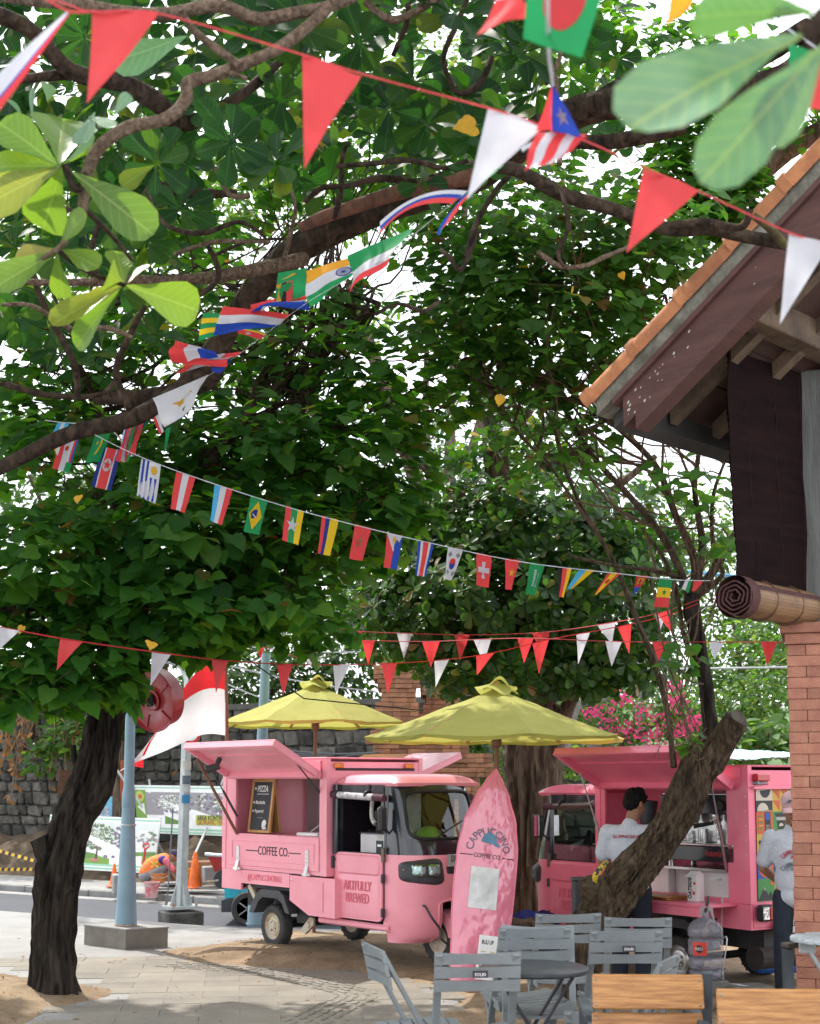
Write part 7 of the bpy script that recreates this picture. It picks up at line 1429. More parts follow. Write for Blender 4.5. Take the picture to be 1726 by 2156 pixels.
# ------------------------------------------------------------- grey folding chairs, tables, wooden armchairs
M_gch = mat('grey_chair_plastic', (.215, .235, .245), .5, ns=6, bump=.12, bs=60, col2=(.17, .188, .198))
def sl(fn, n=8): # a bowed slat from fn(s) -> centre, size (h, th)
    pass
def chair_parts(t):
    def bow(y0, z, w, h, th, bowd, lean):
        mb = MB(); n = 10; vs = []
        for i in range(n+1):
            s = 2*i/n - 1; x = s*w/2; y = y0 + bowd*(s*s - 1); 
            for dy, dz in ((-th/2, -h/2), (th/2, -h/2), (th/2, h/2), (-th/2, h/2)): vs.append((x, y + dy + lean*dz, z + dz + .010*(1-s*s)*(1 if dz > 0 else 0)*0 + .012*s*s*(1 if dz > 0 else 0)))
        mb.add(vs, [(i*4+j, i*4+(j+1) % 4, i*4+4+(j+1) % 4, i*4+4+j) for i in range(n) for j in range(4)] + [(3, 2, 1, 0), (n*4, n*4+1, n*4+2, n*4+3)]); return mb
    for z in (.856, .790, .724): mb = bow(-.215 + (z-.68)*-.22, z, .42, .050, .018, -.026, -.25); build('back_slat', mb, M_gch, t, smooth=30)
    for sx in (-1, 1):
        mb = MB(); mb.beam((sx*.188, -.262, .885), (sx*.188, .235, .0), .022, .038, (1, 0, 0), bev=.004); build('back_post', mb, M_gch, t)
        mb = MB(); mb.beam((sx*.170, .20, .435), (sx*.170, -.235, .0), .022, .036, (1, 0, 0), bev=.004); build('rear_leg', mb, M_gch, t)
        mb = MB(); mb.beam((sx*.178, -.16, .432), (sx*.178, .225, .445), .020, .034, bev=.003); build('seat_rail', mb, M_gch, t)
    for i in range(7):
        y = -.165 + i*.064; mb = bow(y, .462 + .010*math.sin(i*.5), .40, .014, .054, 0, 0); mb.v = [(x, yy, z - .014*(1 - (x/.2)**2)) for x, yy, z in mb.v]; build('seat_slat', mb, M_gch, t, smooth=30)
    for y, z, w in ((-.21, .03, .36), (.21, .06, .40)): mb = MB(); mb.tube([(-w/2, y, z), (w/2, y, z)], .011, 8); build('stretcher', mb, M_gch, t)
def copy_tree(o, parent=None):
    c = o.copy(); COL.objects.link(c); c.parent = parent
    for ch in o.children: copy_tree(ch, c)
    return c
CH = [(.31, 7.05, 4, 'front grey folding chair seen from behind with a small dark label'), (.06, 7.25, -74, 'grey folding chair turned sideways at the far left of the group'), (.72, 7.85, 176, 'grey folding chair facing the camera behind the black table'),
      (.66, 8.15, 10, 'grey folding chair seen from behind just above the black table'), (1.22, 8.25, 3, 'grey folding chair from behind with label before the sawn tree trunk'), (.98, 9.15, 6, 'grey folding chair at the rear in front of the second truck door'),
      (1.45, 9.05, -4, 'grey folding chair at the rear right beside the second truck wheel'), (1.10, 7.15, -38, 'low grey folding chair with its seat showing beside the wooden armchair'), (1.15, 7.62, 65, 'grey folding chair turned edge on behind the wooden armchair')]
first = None; LB = []
for x, y, a, lab in CH:
    if first is None: first = thing('folding_chair', lab, 'chair', (x, y, 0), R(a), 'grey folding chairs'); ORI[first.name] = V((0, 0, 0)); chair_parts(first); c = first
    else: c = copy_tree(first)
    z = sand_h(x, y)[0]; z = max(z, 0) if x < -.5 else z
    c.location = (x, y, z); c.rotation_euler = (0, 0, R(a)); c['label'] = lab
    if 'label' in lab:
        LB.append(c)
for c in LB:
    mb = MB(); mb.box((.01, -.2745, .79), (.075, .003, .034), Matrix.Rotation(-.22, 3, 'X')); build('maker_label', mb, M_ink, c); lettering('lettering', 'SOLID', .014, (.01, -.277, .788), (1, 0, 0), (0, .22, .97), M_chalk, c, dep=.0004)
c = [o for o in bpy.data.objects if o.get('label') == CH[8][3]][0]
c.location.z -= .10
[o for o in bpy.data.objects if o.get('label') == CH[7][3]][0].location.z -= .30
tb_ = thing('bistro_table', 'small round black folding table among the grey chairs', 'table', (.66, 7.5, 0)); bx, by = .66, 7.5; bz = sand_h(bx, by)[0]
mb = MB(); mb.lathe([(.0, .705), (.285, .705), (.295, .715), (.295, .728), (.28, .735), (0, .735)], (bx, by, bz), 40); build('table_top', mb, mat('black_table_top', (.045, .05, .058), .35, bump=.05), tb_, world=True, smooth=40)
for sx in (-.13, .13):
    for sg in (-1, 1): mb = MB(); mb.beam((bx + sg*.20, by + sx + .02*sg, bz + .70), (bx - sg*.24, by + sx + .02*sg, bz), .014, .036, (0, 1, 0)); build('leg', mb, mat('black_steel', (.03, .032, .036), .45), tb_, world=True)
def armchair(label, u0, v0, d, w, ang):
    c = P(u0, v0, d); t = thing('wooden_armchair', label, 'armchair', (c.x, c.y, 0), ang, 'teak and dark metal armchairs'); ORI[t.name] = V((0, 0, 0)); top = c.z; Md = mat('anthracite_metal', (.05, .062, .075), .5)
    for k in range(2):
        z1 = top - k*.172; mb = MB(); mb.box((w/2, 0 + .03*k, z1 - .075), (w, .022, .15), Matrix.Rotation(-.16, 3, 'X'), bev=.006); sl_ = build('back_slat', mb, M_wood, t)
        for x in (.018, w-.018):
            for z in (.025, .13): mb = MB(); mb.lathe([(.0065, 0), (.005, .003), (0, .0035)], (x, -.0115 + .03*k + (z-.075)*-.16, z1 - z), 10, (0, -1, -.16)); build('screw', mb, M_steel, sl_)
    for x in (-.02, w + .02) if ang == 0 else (w + .02,):
        mb = MB(); mb.beam((x, .012, top + .01), (x, .19, 0), .032, .045, (1, 0, 0), bev=.003); build('rear_post', mb, Md, t)
    for x in (.0, w): mb = MB(); mb.beam((x, .50, .0), (x, .52, top - .20), .04, .04, (1, 0, 0), bev=.003); mb.beam((x, .10, top - .21), (x, .56, top - .20), .05, .03, bev=.003); build('arm', mb, Md, t)
    mb = MB(); mb.tube([(.05, .06, top - .24), (w*.5, .22, top - .40)], .010, 6); mb.tube([(w-.05, .06, top - .24), (w*.5, .22, top - .40)], .010, 6); build('brace', mb, Md, t)
    for i in range(5): mb = MB(); mb.box((w/2, .14 + i*.09, .42 + .012*i), (w-.02, .078, .022), bev=.004); build('seat_slat', mb, M_wood, t)
    mb = MB(); mb.beam((.02, .10, .40), (.02, .54, .45), .03, .04); build('seat_rail', mb, Md, t); mb = MB(); mb.beam((w-.02, .10, .40), (w-.02, .54, .45), .03, .04); build('seat_rail', mb, Md, t)
armchair('teak armchair with two back planks at the bottom edge, left of the pair', 1246, 2050, 6.25, .49, R(-2.5)); armchair('teak armchair in the bottom right corner, partly out of view', 1508, 2081, 5.9, .60, R(-2))
rt_ = thing('slatted_table', 'light grey round slatted table at the right edge before the brick pillar', 'table', P(1760, 2000, 8.3)); c = P(1765, 1976, 8.2)
for i in range(9): y = -.24 + i*.06; w = 2*(.27**2 - y*y)**.5; mb = MB(); mb.box(c + V((0, y, 0)), (w, .054, .022), bev=.006); build('top_slat', mb, mat('light_grey_slat', (.42, .46, .48), .5), rt_, world=True)
mb = MB(); mb.lathe([(.262, -.012), (.275, -.012), (.275, .004), (.262, .004)], c, 40); build('rim', mb, mat('light_grey_slat', (.42, .46, .48)), rt_, world=True)
for sx in (-1, 1):
    mb = MB(); mb.beam(c + V((sx*.20, 0, -.03)), c + V((-sx*.24, .05*sx, -.74)), .022, .05, (0, 1, 0), bev=.004); build('leg', mb, mat('light_grey_slat', (.42, .46, .48)), rt_, world=True)
    mb = MB(); mb.box(c + V((sx*.19, -.02, -.045)), (.10, .02, .07), bev=.006); build('bracket', mb, mat('light_grey_slat', (.42, .46, .48)), rt_, world=True)
ab = thing('garden_bench', 'dark grey metal bench end with flat armrest against the brick pillar', 'bench', P(1650, 2090, 8.4)); c = P(1650, 1990, 8.35); Md = mat('anthracite_metal', (.05, .062, .075), .5)
mb = MB(); mb.beam(c, c + V((.42, .12, .015)), .085, .03, bev=.006); build('armrest', mb, mat('wood_dark_arm', (.07, .055, .045), .6), ab, world=True)
for dx, dy in ((.02, .0), (.40, .12)): mb = MB(); mb.beam(c + V((dx, dy, -.017)), (c.x + dx, c.y + dy, -.04), .06, .05, (0, 1, 0), bev=.004); build('leg', mb, Md, ab, world=True)
mb = MB(); mb.beam(c + V((.02, .01, -.30)), c + V((.40, .12, -.29)), .04, .04); build('rail', mb, Md, ab, world=True)
# water bottle on blocks
gz = -.06; wbt = thing('water_bottle', 'big clear water gallon with red label and plastic bag over its neck', 'water bottle', P(1490, 2062, 10.9)); c = P(1487, 2060, 10.9); s_ = 10.9/F
prof = [(0, .0), (.115, .0), (.135, .02), (.135, .06), (.116, .075), (.135, .09), (.135, .16), (.116, .175), (.137, .19), (.137, .30), (.118, .315), (.137, .33), (.135, .385), (.11, .43), (.05, .465), (.034, .475), (.034, .515)]
mb = MB(); mb.lathe(prof, c, 36, caps=False); M_pet = mat('clear_plastic', (.30, .285, .335), .09, var=.05, alpha=.36, spec=1.); build('bottle', mb, M_pet, wbt, world=True, smooth=60)
mb = MB(); mb.lathe([(r*.96, z) for r, z in prof[1:5]] + [(0, .07)], c + V((0, 0, .004)), 30); build('water', mb, glassmat('water_blue', (.72, .76, .86), .1, .02), wbt, world=True)
mb = MB(); mb.lathe([(.1385, .195), (.1385, .29)], c, 30, caps=False, a0=0, a1=1.05); lb_ = build('label', mb, mat('bottle_red', (.62, .05, .03), .4), wbt, world=True, flipfix=False)
ax0 = V((0, 0, 1)).orthogonal().normalized(); ay0 = V((0, 0, 1)).cross(ax0)
lb_.rotation_euler = (0, 0, 0)
def lang(a): return ax0*math.cos(a) + ay0*math.sin(a)
best = min([i*.05 for i in range(126)], key=lambda a: (lang(a) - V((-.55, -.83, 0))).length)
mb = MB(); mb.lathe([(.1387, .19), (.1387, .292)], c, 30, caps=False, a0=best-.42, a1=best+.42); old = lb_; bpy.data.objects.remove(old); lb_ = build('label', mb, mat('bottle_red', (.62, .05, .03), .4), wbt, world=True, flipfix=False)
dl = lang(best); mb = MB(); mb.lathe([(.030, 0), (0, .001)], c + dl*.1395 + V((0, 0, .24)), 18, dl); build('label_disc', mb, M_ink, lb_, world=True); lettering('lettering', 'REO', .022, c + dl*.142 + V((0, 0, .24)), V((0, 0, 1)).cross(dl), (0, 0, 1), M_chalk, lb_, world=True, dep=.0006)
mb = MB()
def bag(s, t): a = 2*PI*s; r = .028 + .016*math.sin(t*2.2)*(1 + .4*math.sin(a*5 + t*4)); return c + V((math.cos(a)*r + .03*t*t*(1 if math.cos(a) > 0 else .2), math.sin(a)*r, .55 - .09*t*t*(.6 + .4*math.cos(a*2 + 1)) + .03*math.sin(a*3)*t))
mb.grid(bag, 30, 12); build('plastic_bag', mb, mat('thin_bag', (.62, .52, .56), .3, trans=(.7, .6, .64), tw=.5, alpha=.5, bump=.3), wbt, world=True, smooth=80, flipfix=False)
for i, (dx, dy) in enumerate(((-.03, .0), (.30, -.10))): b = c + V((dx, dy, 0)); mb = MB(); mb.box((b.x, b.y, c.z - .055 - .03*i), (.36 - .04*i, .24, .105), Matrix.Rotation(.2*i, 3, 'Z'), bev=.008); solo('paving_block', mb, mat('damp_block', (.13, .125, .11), .9, ns=6, bump=.5), ('damp concrete block under the water gallon', 'damp concrete block lying right of the water gallon')[i], 'block')
mb = MB(); mb.tube([MT2 @ V((.40, .86, .66)), MT2 @ V((.38, .82, .5)), c + V((.04, .05, .62)), c + V((0, 0, .50))], .011, 6, 0, 5); solo('water_hose', mb, M_dgrey, 'dark hose running from the counter into the water gallon', 'hose')
mb = MB(); mb.tube([MT2 @ V((.22, .70, .80)), MT2 @ V((.20, .74, .5)), c + V((.17, .02, .30)), c + V((.13, 0, .0)), c + V((.22, -.10, -.03)), c + V((.34, -.2, -.04))], .006, 6, 0, 6); solo('power_cord', mb, M_wirel, 'thin pale power cord hanging beside the water gallon', 'cord')
mb = MB(); mb.box(P(1640, 2000, 12.4), (.5, .3, .36), bev=.03); solo('blue_crate', mb, mat('crate_blue', (.03, .16, .55), .5), 'blue plastic crate on the ground behind the standing man with cap', 'crate')
bk = thing('black_bin', 'black plastic box behind the broken stub of the slanting tree', 'bin', P(1222, 1930, 11.6)); c = P(1222, 1890, 11.7); mb = MB(); mb.box(c, (.13, .2, .30), bev=.01); build('body', mb, M_dgrey, bk, world=True); mb = MB(); mb.box(c + V((0, 0, .16)), (.16, .23, .02), bev=.006); build('rim', mb, M_dgrey, bk, world=True)
mb = MB(); mb.tube([P(1252, 1858, 10.95), P(1254, 1842, 10.9), P(1266, 1826, 10.95), P(1276, 1815, 11.1)], [.02, .026, .024, .018], 8, 0, 5, wob=.2, wf=30); solo('striped_rope', mb, mat('yellow_black_cloth', (.50, .36, .03), .7, ns=22, col2=(.03, .03, .02), lo=.48, hi=.52), 'twisted yellow and black rag tied on the tree stub', 'rag', smooth=60)
# fallen leaves on the ground
FL = []
for i in range(260):
    u, v = random.uniform(-20, 1500), random.uniform(1975, 2155); q = G(u, v); h, e = sand_h(q.x, q.y); z = max(h, 0) + .006
    FL.append(leaf_frame(V((q.x, q.y, z)), V((random.uniform(-1, 1), random.uniform(-1, 1), .05)), V((random.uniform(-.3, .3), random.uniform(-.3, .3), 1)), random.uniform(.015, .06)))
o = leaf_mass('leaf_litter', 'ellip', [L_dry], PLAZA, np.array(FL)); o.parent = None; o['label'] = 'dry leaf litter scattered on paving and sand'
# ------------------------------------------------------------- people
M_skin = mat('brown_skin', (.30, .145, .085), .5, ns=5, var=.06)
M_hair = mat('black_hair', (.006, .005, .005), .55, spec=.15, ns=40, bump=.6, bs=120, stretch=(1, 1, .2))
M_tee = mat('grey_marl_shirt', (.50, .52, .58), .9, ns=60, var=.06, bump=.35, bs=9)
M_trs = mat('dark_denim', (.016, .022, .036), .85, ns=20, bump=.3, bs=12)
class Body:
    """closed blobs and tapered limbs fused into one skin by remeshing"""
    def __init__(s): s.mb = MB()
    def ball(s, c, r, rot=None):
        c = V(c); r = V(r) if not isinstance(r, (int, float)) else V((r, r, r)); n, m = 16, 10; vs = []
        for j in range(m+1):
            for i in range(n):
                th, ph = PI*j/m, 2*PI*i/n; q = V((math.sin(th)*math.cos(ph)*r.x, math.sin(th)*math.sin(ph)*r.y, math.cos(th)*r.z)); vs.append(c + (rot @ q if rot else q))
        s.mb.add(vs, [(j*n+i, j*n+(i+1) % n, (j+1)*n+(i+1) % n, (j+1)*n+i) for j in range(m) for i in range(n)]); return s
    def limb(s, pts, rad, k=4): 
        s.mb.tube(pts, rad, 14, 0, k); s.ball(pts[0], rad[0]*.98); s.ball(pts[-1], rad[-1]*.98); return s
    def mesh(s, name, m, vox=.011, sm=6, disp=None):
        me = s.mb.mesh(name, m, flipfix=False); bm = bmesh.new(); bm.from_mesh(me); bmesh.ops.remove_doubles(bm, verts=bm.verts, dist=1e-5); bmesh.ops.recalc_face_normals(bm, faces=bm.faces); bm.to_mesh(me); bm.free()
        me = evalmesh(me, [('REMESH', dict(mode='VOXEL', voxel_size=vox, use_smooth_shade=True)), ('SMOOTH', dict(factor=.6, iterations=sm))]); me.name = name
        if not me.materials: me.materials.append(m)
        if disp:
            for v in me.vertices: v.co += v.normal * disp(v.co)
        return me
def head(b, c, fwd, up, k=1.):
    """head with brow, nose, lips, chin and ears; returns its frame"""
    f, u = V(fwd).normalized(), V(up).normalized(); r = f.cross(u).normalized(); u = r.cross(f); M = Matrix((r, f, u)).transposed(); P_ = lambda x, y, z: V(c) + M @ V((x, y, z))*k
    b.ball(P_(0, -.012, .028), V((.074, .094, .092))*k, M); b.ball(P_(0, .022, -.030), V((.058, .070, .082))*k, M); b.ball(P_(0, .058, -.092), V((.026, .026, .022))*k, M)
    b.limb([P_(0, .088, .008), P_(0, .103, -.022)], [.010*k, .014*k]); b.ball(P_(0, .112, -.030), V((.016, .012, .011))*k, M); b.limb([P_(-.030, .083, .026), P_(.030, .083, .026)], [.011*k, .011*k])
    b.limb([P_(-.020, .087, -.058), P_(0, .094, -.057), P_(.020, .087, -.058)], [.007*k]*3); b.limb([P_(-.016, .085, -.069), P_(0, .090, -.070), P_(.016, .085, -.069)], [.008*k]*3)
    for s in (-1, 1): b.ball(P_(s*.076, -.012, -.008), V((.010, .021, .032))*k, M); b.ball(P_(s*.040, .062, -.018), V((.024, .018, .020))*k, M)
    return P_, M
def hand(b, wrist, d, palm, side):
    """palm, four fingers of different length with bent knuckles, thumb from the side"""
    d = V(d).normalized(); n = V(palm); n = (n - d*n.dot(d)).normalized(); x = d.cross(n)*side
    c = V(wrist) + d*.045; b.limb([V(wrist), c + d*.035], [.024, .030]); b.ball(c, (.036, .036, .030))
    for i, (o, L) in enumerate(((-.027, .062), (-.009, .074), (.010, .070), (.027, .055))):
        p = c + x*o + d*.036; q = p + (d*.9 + n*.25)*L*.5; e = q + (d*.5 + n*.8)*L*.5; b.limb([p, q, e], [.0095, .0088, .0075], 2)
    p = c - x*.028 - d*.01; b.limb([p, p + (d*.6 - x*.7 + n*.2)*.034, p + (d*.95 - x*.7 + n*.4)*.060], [.012, .0105, .009], 2)
def person(label, loc, rot): t = thing('person', label, 'person', loc, rot); ORI[t.name] = V((0, 0, 0)); return t
def wrinkle(a, f): return lambda p: a * (noise.noise(V((p.x*f, p.y*f, p.z*f*.45))) + .5*noise.noise(V((p.x*f*2.2 + p.z*f, p.y*f*2, p.z*f))))
def put(me, t, name): o = bpy.data.objects.new(name, me); return link(o, t)

# serving man seen from behind
q = P(1325, 1740, 11.85); p1 = person('man in grey shirt seen from behind, working at the second truck with bowed head', (q.x, q.y, -.045), R(-20))
b = Body(); nk = V((.0, .02, 1.415))
P_, Mh = head(b, (.035, .085, 1.575), (.45, .85, -.42), (.12, .40, .9)); b.limb([V((.0, .0, 1.36)), V((.01, .03, 1.44)), V((.03, .065, 1.53))], [.062, .054, .056])
b.ball((0, 0, 1.22), (.165, .105, .2)); b.ball((0, .0, 1.02), (.145, .10, .2)); b.ball((0, -.01, .90), (.16, .11, .13)); b.limb([V((-.15, 0, 1.345)), V((.15, 0, 1.345))], [.062, .062])
AR = {}
for s, el, wr in ((-1, (-.255, .055, 1.09), (-.165, .26, .98)), (1, (.25, .09, 1.09), (.13, .30, 1.0))):
    b.limb([V((s*.185, 0, 1.345)), V((s*.215, .01, 1.25)), V(el)], [.058, .050, .042]); b.limb([V(el), (V(el) + V(wr))/2 + V((0, 0, -.005)), V(wr)], [.041, .039, .027]); hand(b, V(wr), V(wr) - V(el), (-s*.6, 0, -.8), s)
    b.limb([V((s*.085, 0, .88)), V((s*.095, .02, .50)), V((s*.10, -.03, .09))], [.088, .058, .040]); b.limb([V((s*.10, -.04, .05)), V((s*.11, .15, .03))], [.042, .034])
put(b.mesh('body', M_skin), p1, 'body')
b = Body(); b.ball((0, -.005, 1.20), (.185, .125, .2)); b.ball((0, -.005, 1.02), (.172, .12, .17)); b.ball((0, -.01, .89), (.178, .125, .09)); b.limb([V((-.16, 0, 1.335)), V((.16, 0, 1.335))], [.078, .078]); b.limb([V((0, 0, 1.36)), V((0, .012, 1.405))], [.085, .068])
for s, el in ((-1, V((-.255, .055, 1.09))), (1, V((.25, .09, 1.09)))): a = V((s*.185, 0, 1.345)); b.limb([a, a + (el-a)*.45, a + (el-a)*.72], [.076, .074, .077])
sh = put(b.mesh('shirt', M_tee, .011, 5, wrinkle(.006, 7)), p1, 'shirt'); lettering('lettering', '@CAPPUCCINOBALI', .026, (.01, -.128, 1.315), (1, 0, 0), (0, .10, 1), mat('red_print', (.50, .06, .08), .7), sh, wx=.75, dep=.006)
b = Body(); b.ball((0, -.01, .90), (.168, .12, .11))
for s in (-1, 1): b.limb([V((s*.085, 0, .88)), V((s*.095, .02, .50)), V((s*.10, -.03, .10))], [.10, .078, .066])
put(b.mesh('trousers', M_trs, .012, 5, wrinkle(.006, 8)), p1, 'trousers')
b = Body(); c = V((.035, .085, 1.575)); b.ball(P_(0, -.022, .048), (.086, .104, .096), Mh); b.ball(P_(0, -.055, .0), (.078, .066, .075), Mh); b.ball(P_(0, .05, .098), (.062, .055, .040), Mh); b.ball(P_(.03, -.02, .118), (.05, .06, .035), Mh)
put(b.mesh('hair', M_hair, .009, 3, lambda p: .012*noise.noise(V((p.x*34, p.y*34, p.z*11))) + .006*noise.noise(p*60)), p1, 'hair')
b = Body()
for s in (-1, 1): b.limb([V((s*.10, -.05, .045)), V((s*.105, .05, .045)), V((s*.11, .17, .035))], [.052, .050, .042])
put(b.mesh('shoe_pair', M_black, .012, 4), p1, 'shoes')

# man with pink cap behind the pillar
q = P(1667, 1700, 11.0); p2 = person('man in pink cap half hidden behind the brick pillar, hands behind his back', (q.x, q.y, -.05), R(168))
b = Body(); P2, Mh = head(b, (0, .035, 1.555), (.02, 1, -.16), (0, .14, 1)); b.limb([V((0, -.01, 1.36)), V((0, .0, 1.43)), V((0, .02, 1.50))], [.060, .054, .056])
b.ball((0, 0, 1.22), (.16, .105, .2)); b.ball((0, .0, 1.02), (.14, .10, .2)); b.ball((0, -.01, .90), (.155, .11, .13)); b.limb([V((-.15, 0, 1.345)), V((.15, 0, 1.345))], [.060, .060])
for s, el, wr in ((-1, (-.235, -.08, 1.10), (-.08, -.21, .93)), (1, (.235, -.08, 1.10), (.08, -.20, .96))):
    b.limb([V((s*.168, 0, 1.345)), V((s*.200, -.038, 1.235)), V(el)], [.056, .048, .040]); b.limb([V(el), (V(el) + V(wr))/2, V(wr)], [.040, .037, .026]); hand(b, V(wr), V(wr) - V(el), (0, -1, .2), s)
    b.limb([V((s*.085, 0, .88)), V((s*.10, .02, .50)), V((s*.11, -.02, .09))], [.086, .057, .040]); b.limb([V((s*.11, -.03, .05)), V((s*.12, .15, .03))], [.042, .034])
put(b.mesh('body', M_skin), p2, 'body')
for s in (-1, 1):
    e = Body(); e.ball(P2(s*.031, .086, .006), .0115); o_ = put(e.mesh('eye', mat('eye_white', (.6, .57, .54), .3), .003, 1), p2, 'eye'); mb = MB(); mb.lathe([(.0055, 0), (.003, .0015), (0, .002)], P2(s*.031, .0965, .005), 12, Mh @ V((0, 1, 0))); build('iris', mb, M_ink, o_)
    mb = MB(); mb.tube([P2(s*.014, .098, .024), P2(s*.032, .097, .030), P2(s*.05, .083, .025)], [.003, .0045, .002], 6); build('eyebrow', mb, M_hair, p2)
e = Body(); e.ball(P2(0, .083, -.104), (.022, .014, .016), Mh); e.limb([P2(-.024, .088, -.047), P2(0, .103, -.043), P2(.024, .088, -.047)], [.004, .005, .004]); put(e.mesh('beard', M_hair, .005, 2), p2, 'beard')
b = Body(); b.ball((0, .005, 1.20), (.165, .115, .2)); b.ball((0, .005, 1.02), (.155, .112, .17)); b.ball((0, -.0, .885), (.160, .115, .10)); b.limb([V((-.14, 0, 1.335)), V((.14, 0, 1.335))], [.068, .068]); b.limb([V((0, 0, 1.36)), V((0, .005, 1.40))], [.085, .070])
for s in (-1, 1): a, el = V((s*.168, 0, 1.345)), V((s*.235, -.08, 1.10)); b.limb([a, a + (el-a)*.45, a + (el-a)*.75], [.064, .064, .069])
sh = put(b.mesh('shirt', M_tee, .011, 5, wrinkle(.006, 7)), p2, 'shirt')
for z, m_, h in ((1.235, mat('red_print', (.5, .06, .08)), .032), (1.14, mat('grey_print', (.16, .18, .22), .7), .032)):
    lettering('lettering', 'CAPPUCCINO', h, (.0, .122, z), (-1, 0, 0), (0, -.05, 1), m_, sh, wx=.8, arc=.13, dep=.006, bold=.015); mb = MB(); mb.add([(x, .128, z - .042 + zq) for x, zq in [(-.026*math.cos(i*PI/8), .024*math.sin(i*PI/8)) for i in range(9)] + [(.036, -.008)]], [tuple(range(10))]); build('cap_print', mb, m_, sh, flipfix=False)
b = Body(); b.ball((0, -.01, .90), (.148, .102, .11))
for s in (-1, 1): b.limb([V((s*.085, 0, .88)), V((s*.10, .02, .50)), V((s*.11, -.02, .10))], [.088, .072, .062])
put(b.mesh('trousers', M_trs, .012, 5, wrinkle(.005, 8)), p2, 'trousers')
b = Body()
for s in (-1, 1): b.limb([V((s*.11, -.04, .045)), V((s*.115, .06, .045)), V((s*.12, .17, .035))], [.052, .050, .042])
put(b.mesh('shoes', M_black, .012, 4), p2, 'shoes')
b = Body(); b.ball(P2(0, -.008, .068), (.092, .108, .088), Mh); b.ball(P2(0, -.02, .045), (.090, .104, .05), Mh); cpk = mat('pale_pink_cap', (.68, .42, .44), .85, bump=.2, bs=200); cpo = put(b.mesh('cap', cpk, .008, 3), p2, 'cap')
mb = MB(); mb.grid(lambda s, t: P2(.086*math.cos(PI*(1-s))*(1 - .12*t), .072 + .012*0 + (.06*math.sin(PI*s))*(1-t) + t*.095*math.sin(PI*s)**.6, .046 - .030*t - .02*abs(2*s-1)**2), 18, 5); mb.grid(lambda s, t: P2(.086*math.cos(PI*s)*(1 - .12*t), .072 + (.06*math.sin(PI*s))*(1-t) + t*.095*math.sin(PI*s)**.6, .040 - .030*t - .02*abs(2*s-1)**2), 18, 5); build('visor', mb, cpk, cpo, smooth=60, flipfix=False)
lettering('lettering', 'CAPPUCCINO', .018, P2(0, .106, .098), Mh @ V((-1, 0, 0)), Mh @ V((0, -.42, .9)), mat('grey_print', (.16, .18, .22)), cpo, wx=.8, arc=.07, dep=.006, bold=.02)

# crouching road worker on the far pavement, facing right
q = P(322, 1869, 29.6); p3 = person('crouching road worker in orange vest and dark cap laying slabs', (q.x, q.y, q.z), R(-90 + 12))
b = Body(); hp, sh_, hd_ = V((0, -.16, .24)), V((0, .24, .58)), V((0, .42, .66)); k = 1.0
P3, Mh = head(b, hd_, (0, .85, -.55), (0, .5, .85)); b.limb([sh_, hd_ - V((0, .05, .05))], [.06, .055]); b.limb([hp, (hp+sh_)/2 + V((0, -.05, .06)), sh_], [.14, .14, .12]); b.limb([sh_ + V((-.15, 0, 0)), sh_ + V((.15, 0, 0))], [.065, .065])
for s, wr in ((-1, V((-.12, .50, .07))), (1, V((.08, .74, .06)))):
    a = sh_ + V((s*.19, 0, 0)); el = (a + wr)/2 + V((s*.05, -.04, .02)); b.limb([a, el], [.055, .042]); b.limb([el, wr], [.041, .028]); hand(b, wr, (0, .6, -.5), (0, -.5, -.8), s)
    kn = V((s*.16, .22, .42)); an = V((s*.15, .06, .07)); b.limb([hp + V((s*.09, 0, 0)), kn], [.095, .062]); b.limb([kn, an], [.062, .042]); b.limb([an + V((0, -.04, -.02)), an + V((0, .16, -.04))], [.042, .036])
put(b.mesh('body', M_skin, .014), p3, 'body')
b = Body(); b.limb([hp + V((0, .02, .08)), (hp+sh_)/2 + V((0, -.06, .07)), sh_ + V((0, -.02, .01))], [.165, .172, .145]); b.limb([sh_ + V((-.13, -.01, .01)), sh_ + V((.13, -.01, .01))], [.085, .085]); vs_ = put(b.mesh('vest', mat('orange_vest', (.80, .20, .05), .8, bump=.3, bs=9), .014, 5, wrinkle(.006, 7)), p3, 'vest')
mb = MB(); yl = mat('vest_yellow', (.75, .65, .12), .6); cx = (hp+sh_)/2 + V((.165, -.02, .10))
for a in (.7, -.7): mb.box(cx, (.012, .20, .035), Matrix.Rotation(a, 3, 'X'))
build('reflective_cross', mb, yl, vs_)
b = Body()
for s, wr in ((-1, V((-.12, .50, .07))), (1, V((.08, .74, .06)))): a = sh_ + V((s*.19, 0, 0)); el = (a + wr)/2 + V((s*.05, -.04, .02)); b.limb([a, a + (el-a)*.8], [.075, .066])
put(b.mesh('sleeves', mat('pink_sleeve', (.70, .16, .20), .8), .014, 4), p3, 'sleeves')
b = Body(); b.ball(sh_ + V((.15, -.05, .02)), (.085, .10, .09)); put(b.mesh('collar_panel', mat('purple_cloth', (.07, .03, .22), .8), .014, 4), p3, 'shoulder_panel')
b = Body(); b.ball(hp + V((0, 0, .02)), (.17, .15, .13))
for s in (-1, 1): kn = V((s*.16, .22, .42)); an = V((s*.15, .06, .10)); b.limb([hp + V((s*.09, 0, 0)), kn], [.115, .082]); b.limb([kn, an], [.082, .062])
put(b.mesh('trousers', mat('grey_work_trousers', (.22, .22, .24), .9), .014, 5), p3, 'trousers')
b = Body()
for s in (-1, 1): an = V((s*.15, .06, .07)); b.limb([an + V((0, -.05, -.02)), an + V((0, .17, -.035))], [.056, .046])
put(b.mesh('boots', M_black, .014, 4), p3, 'boots')
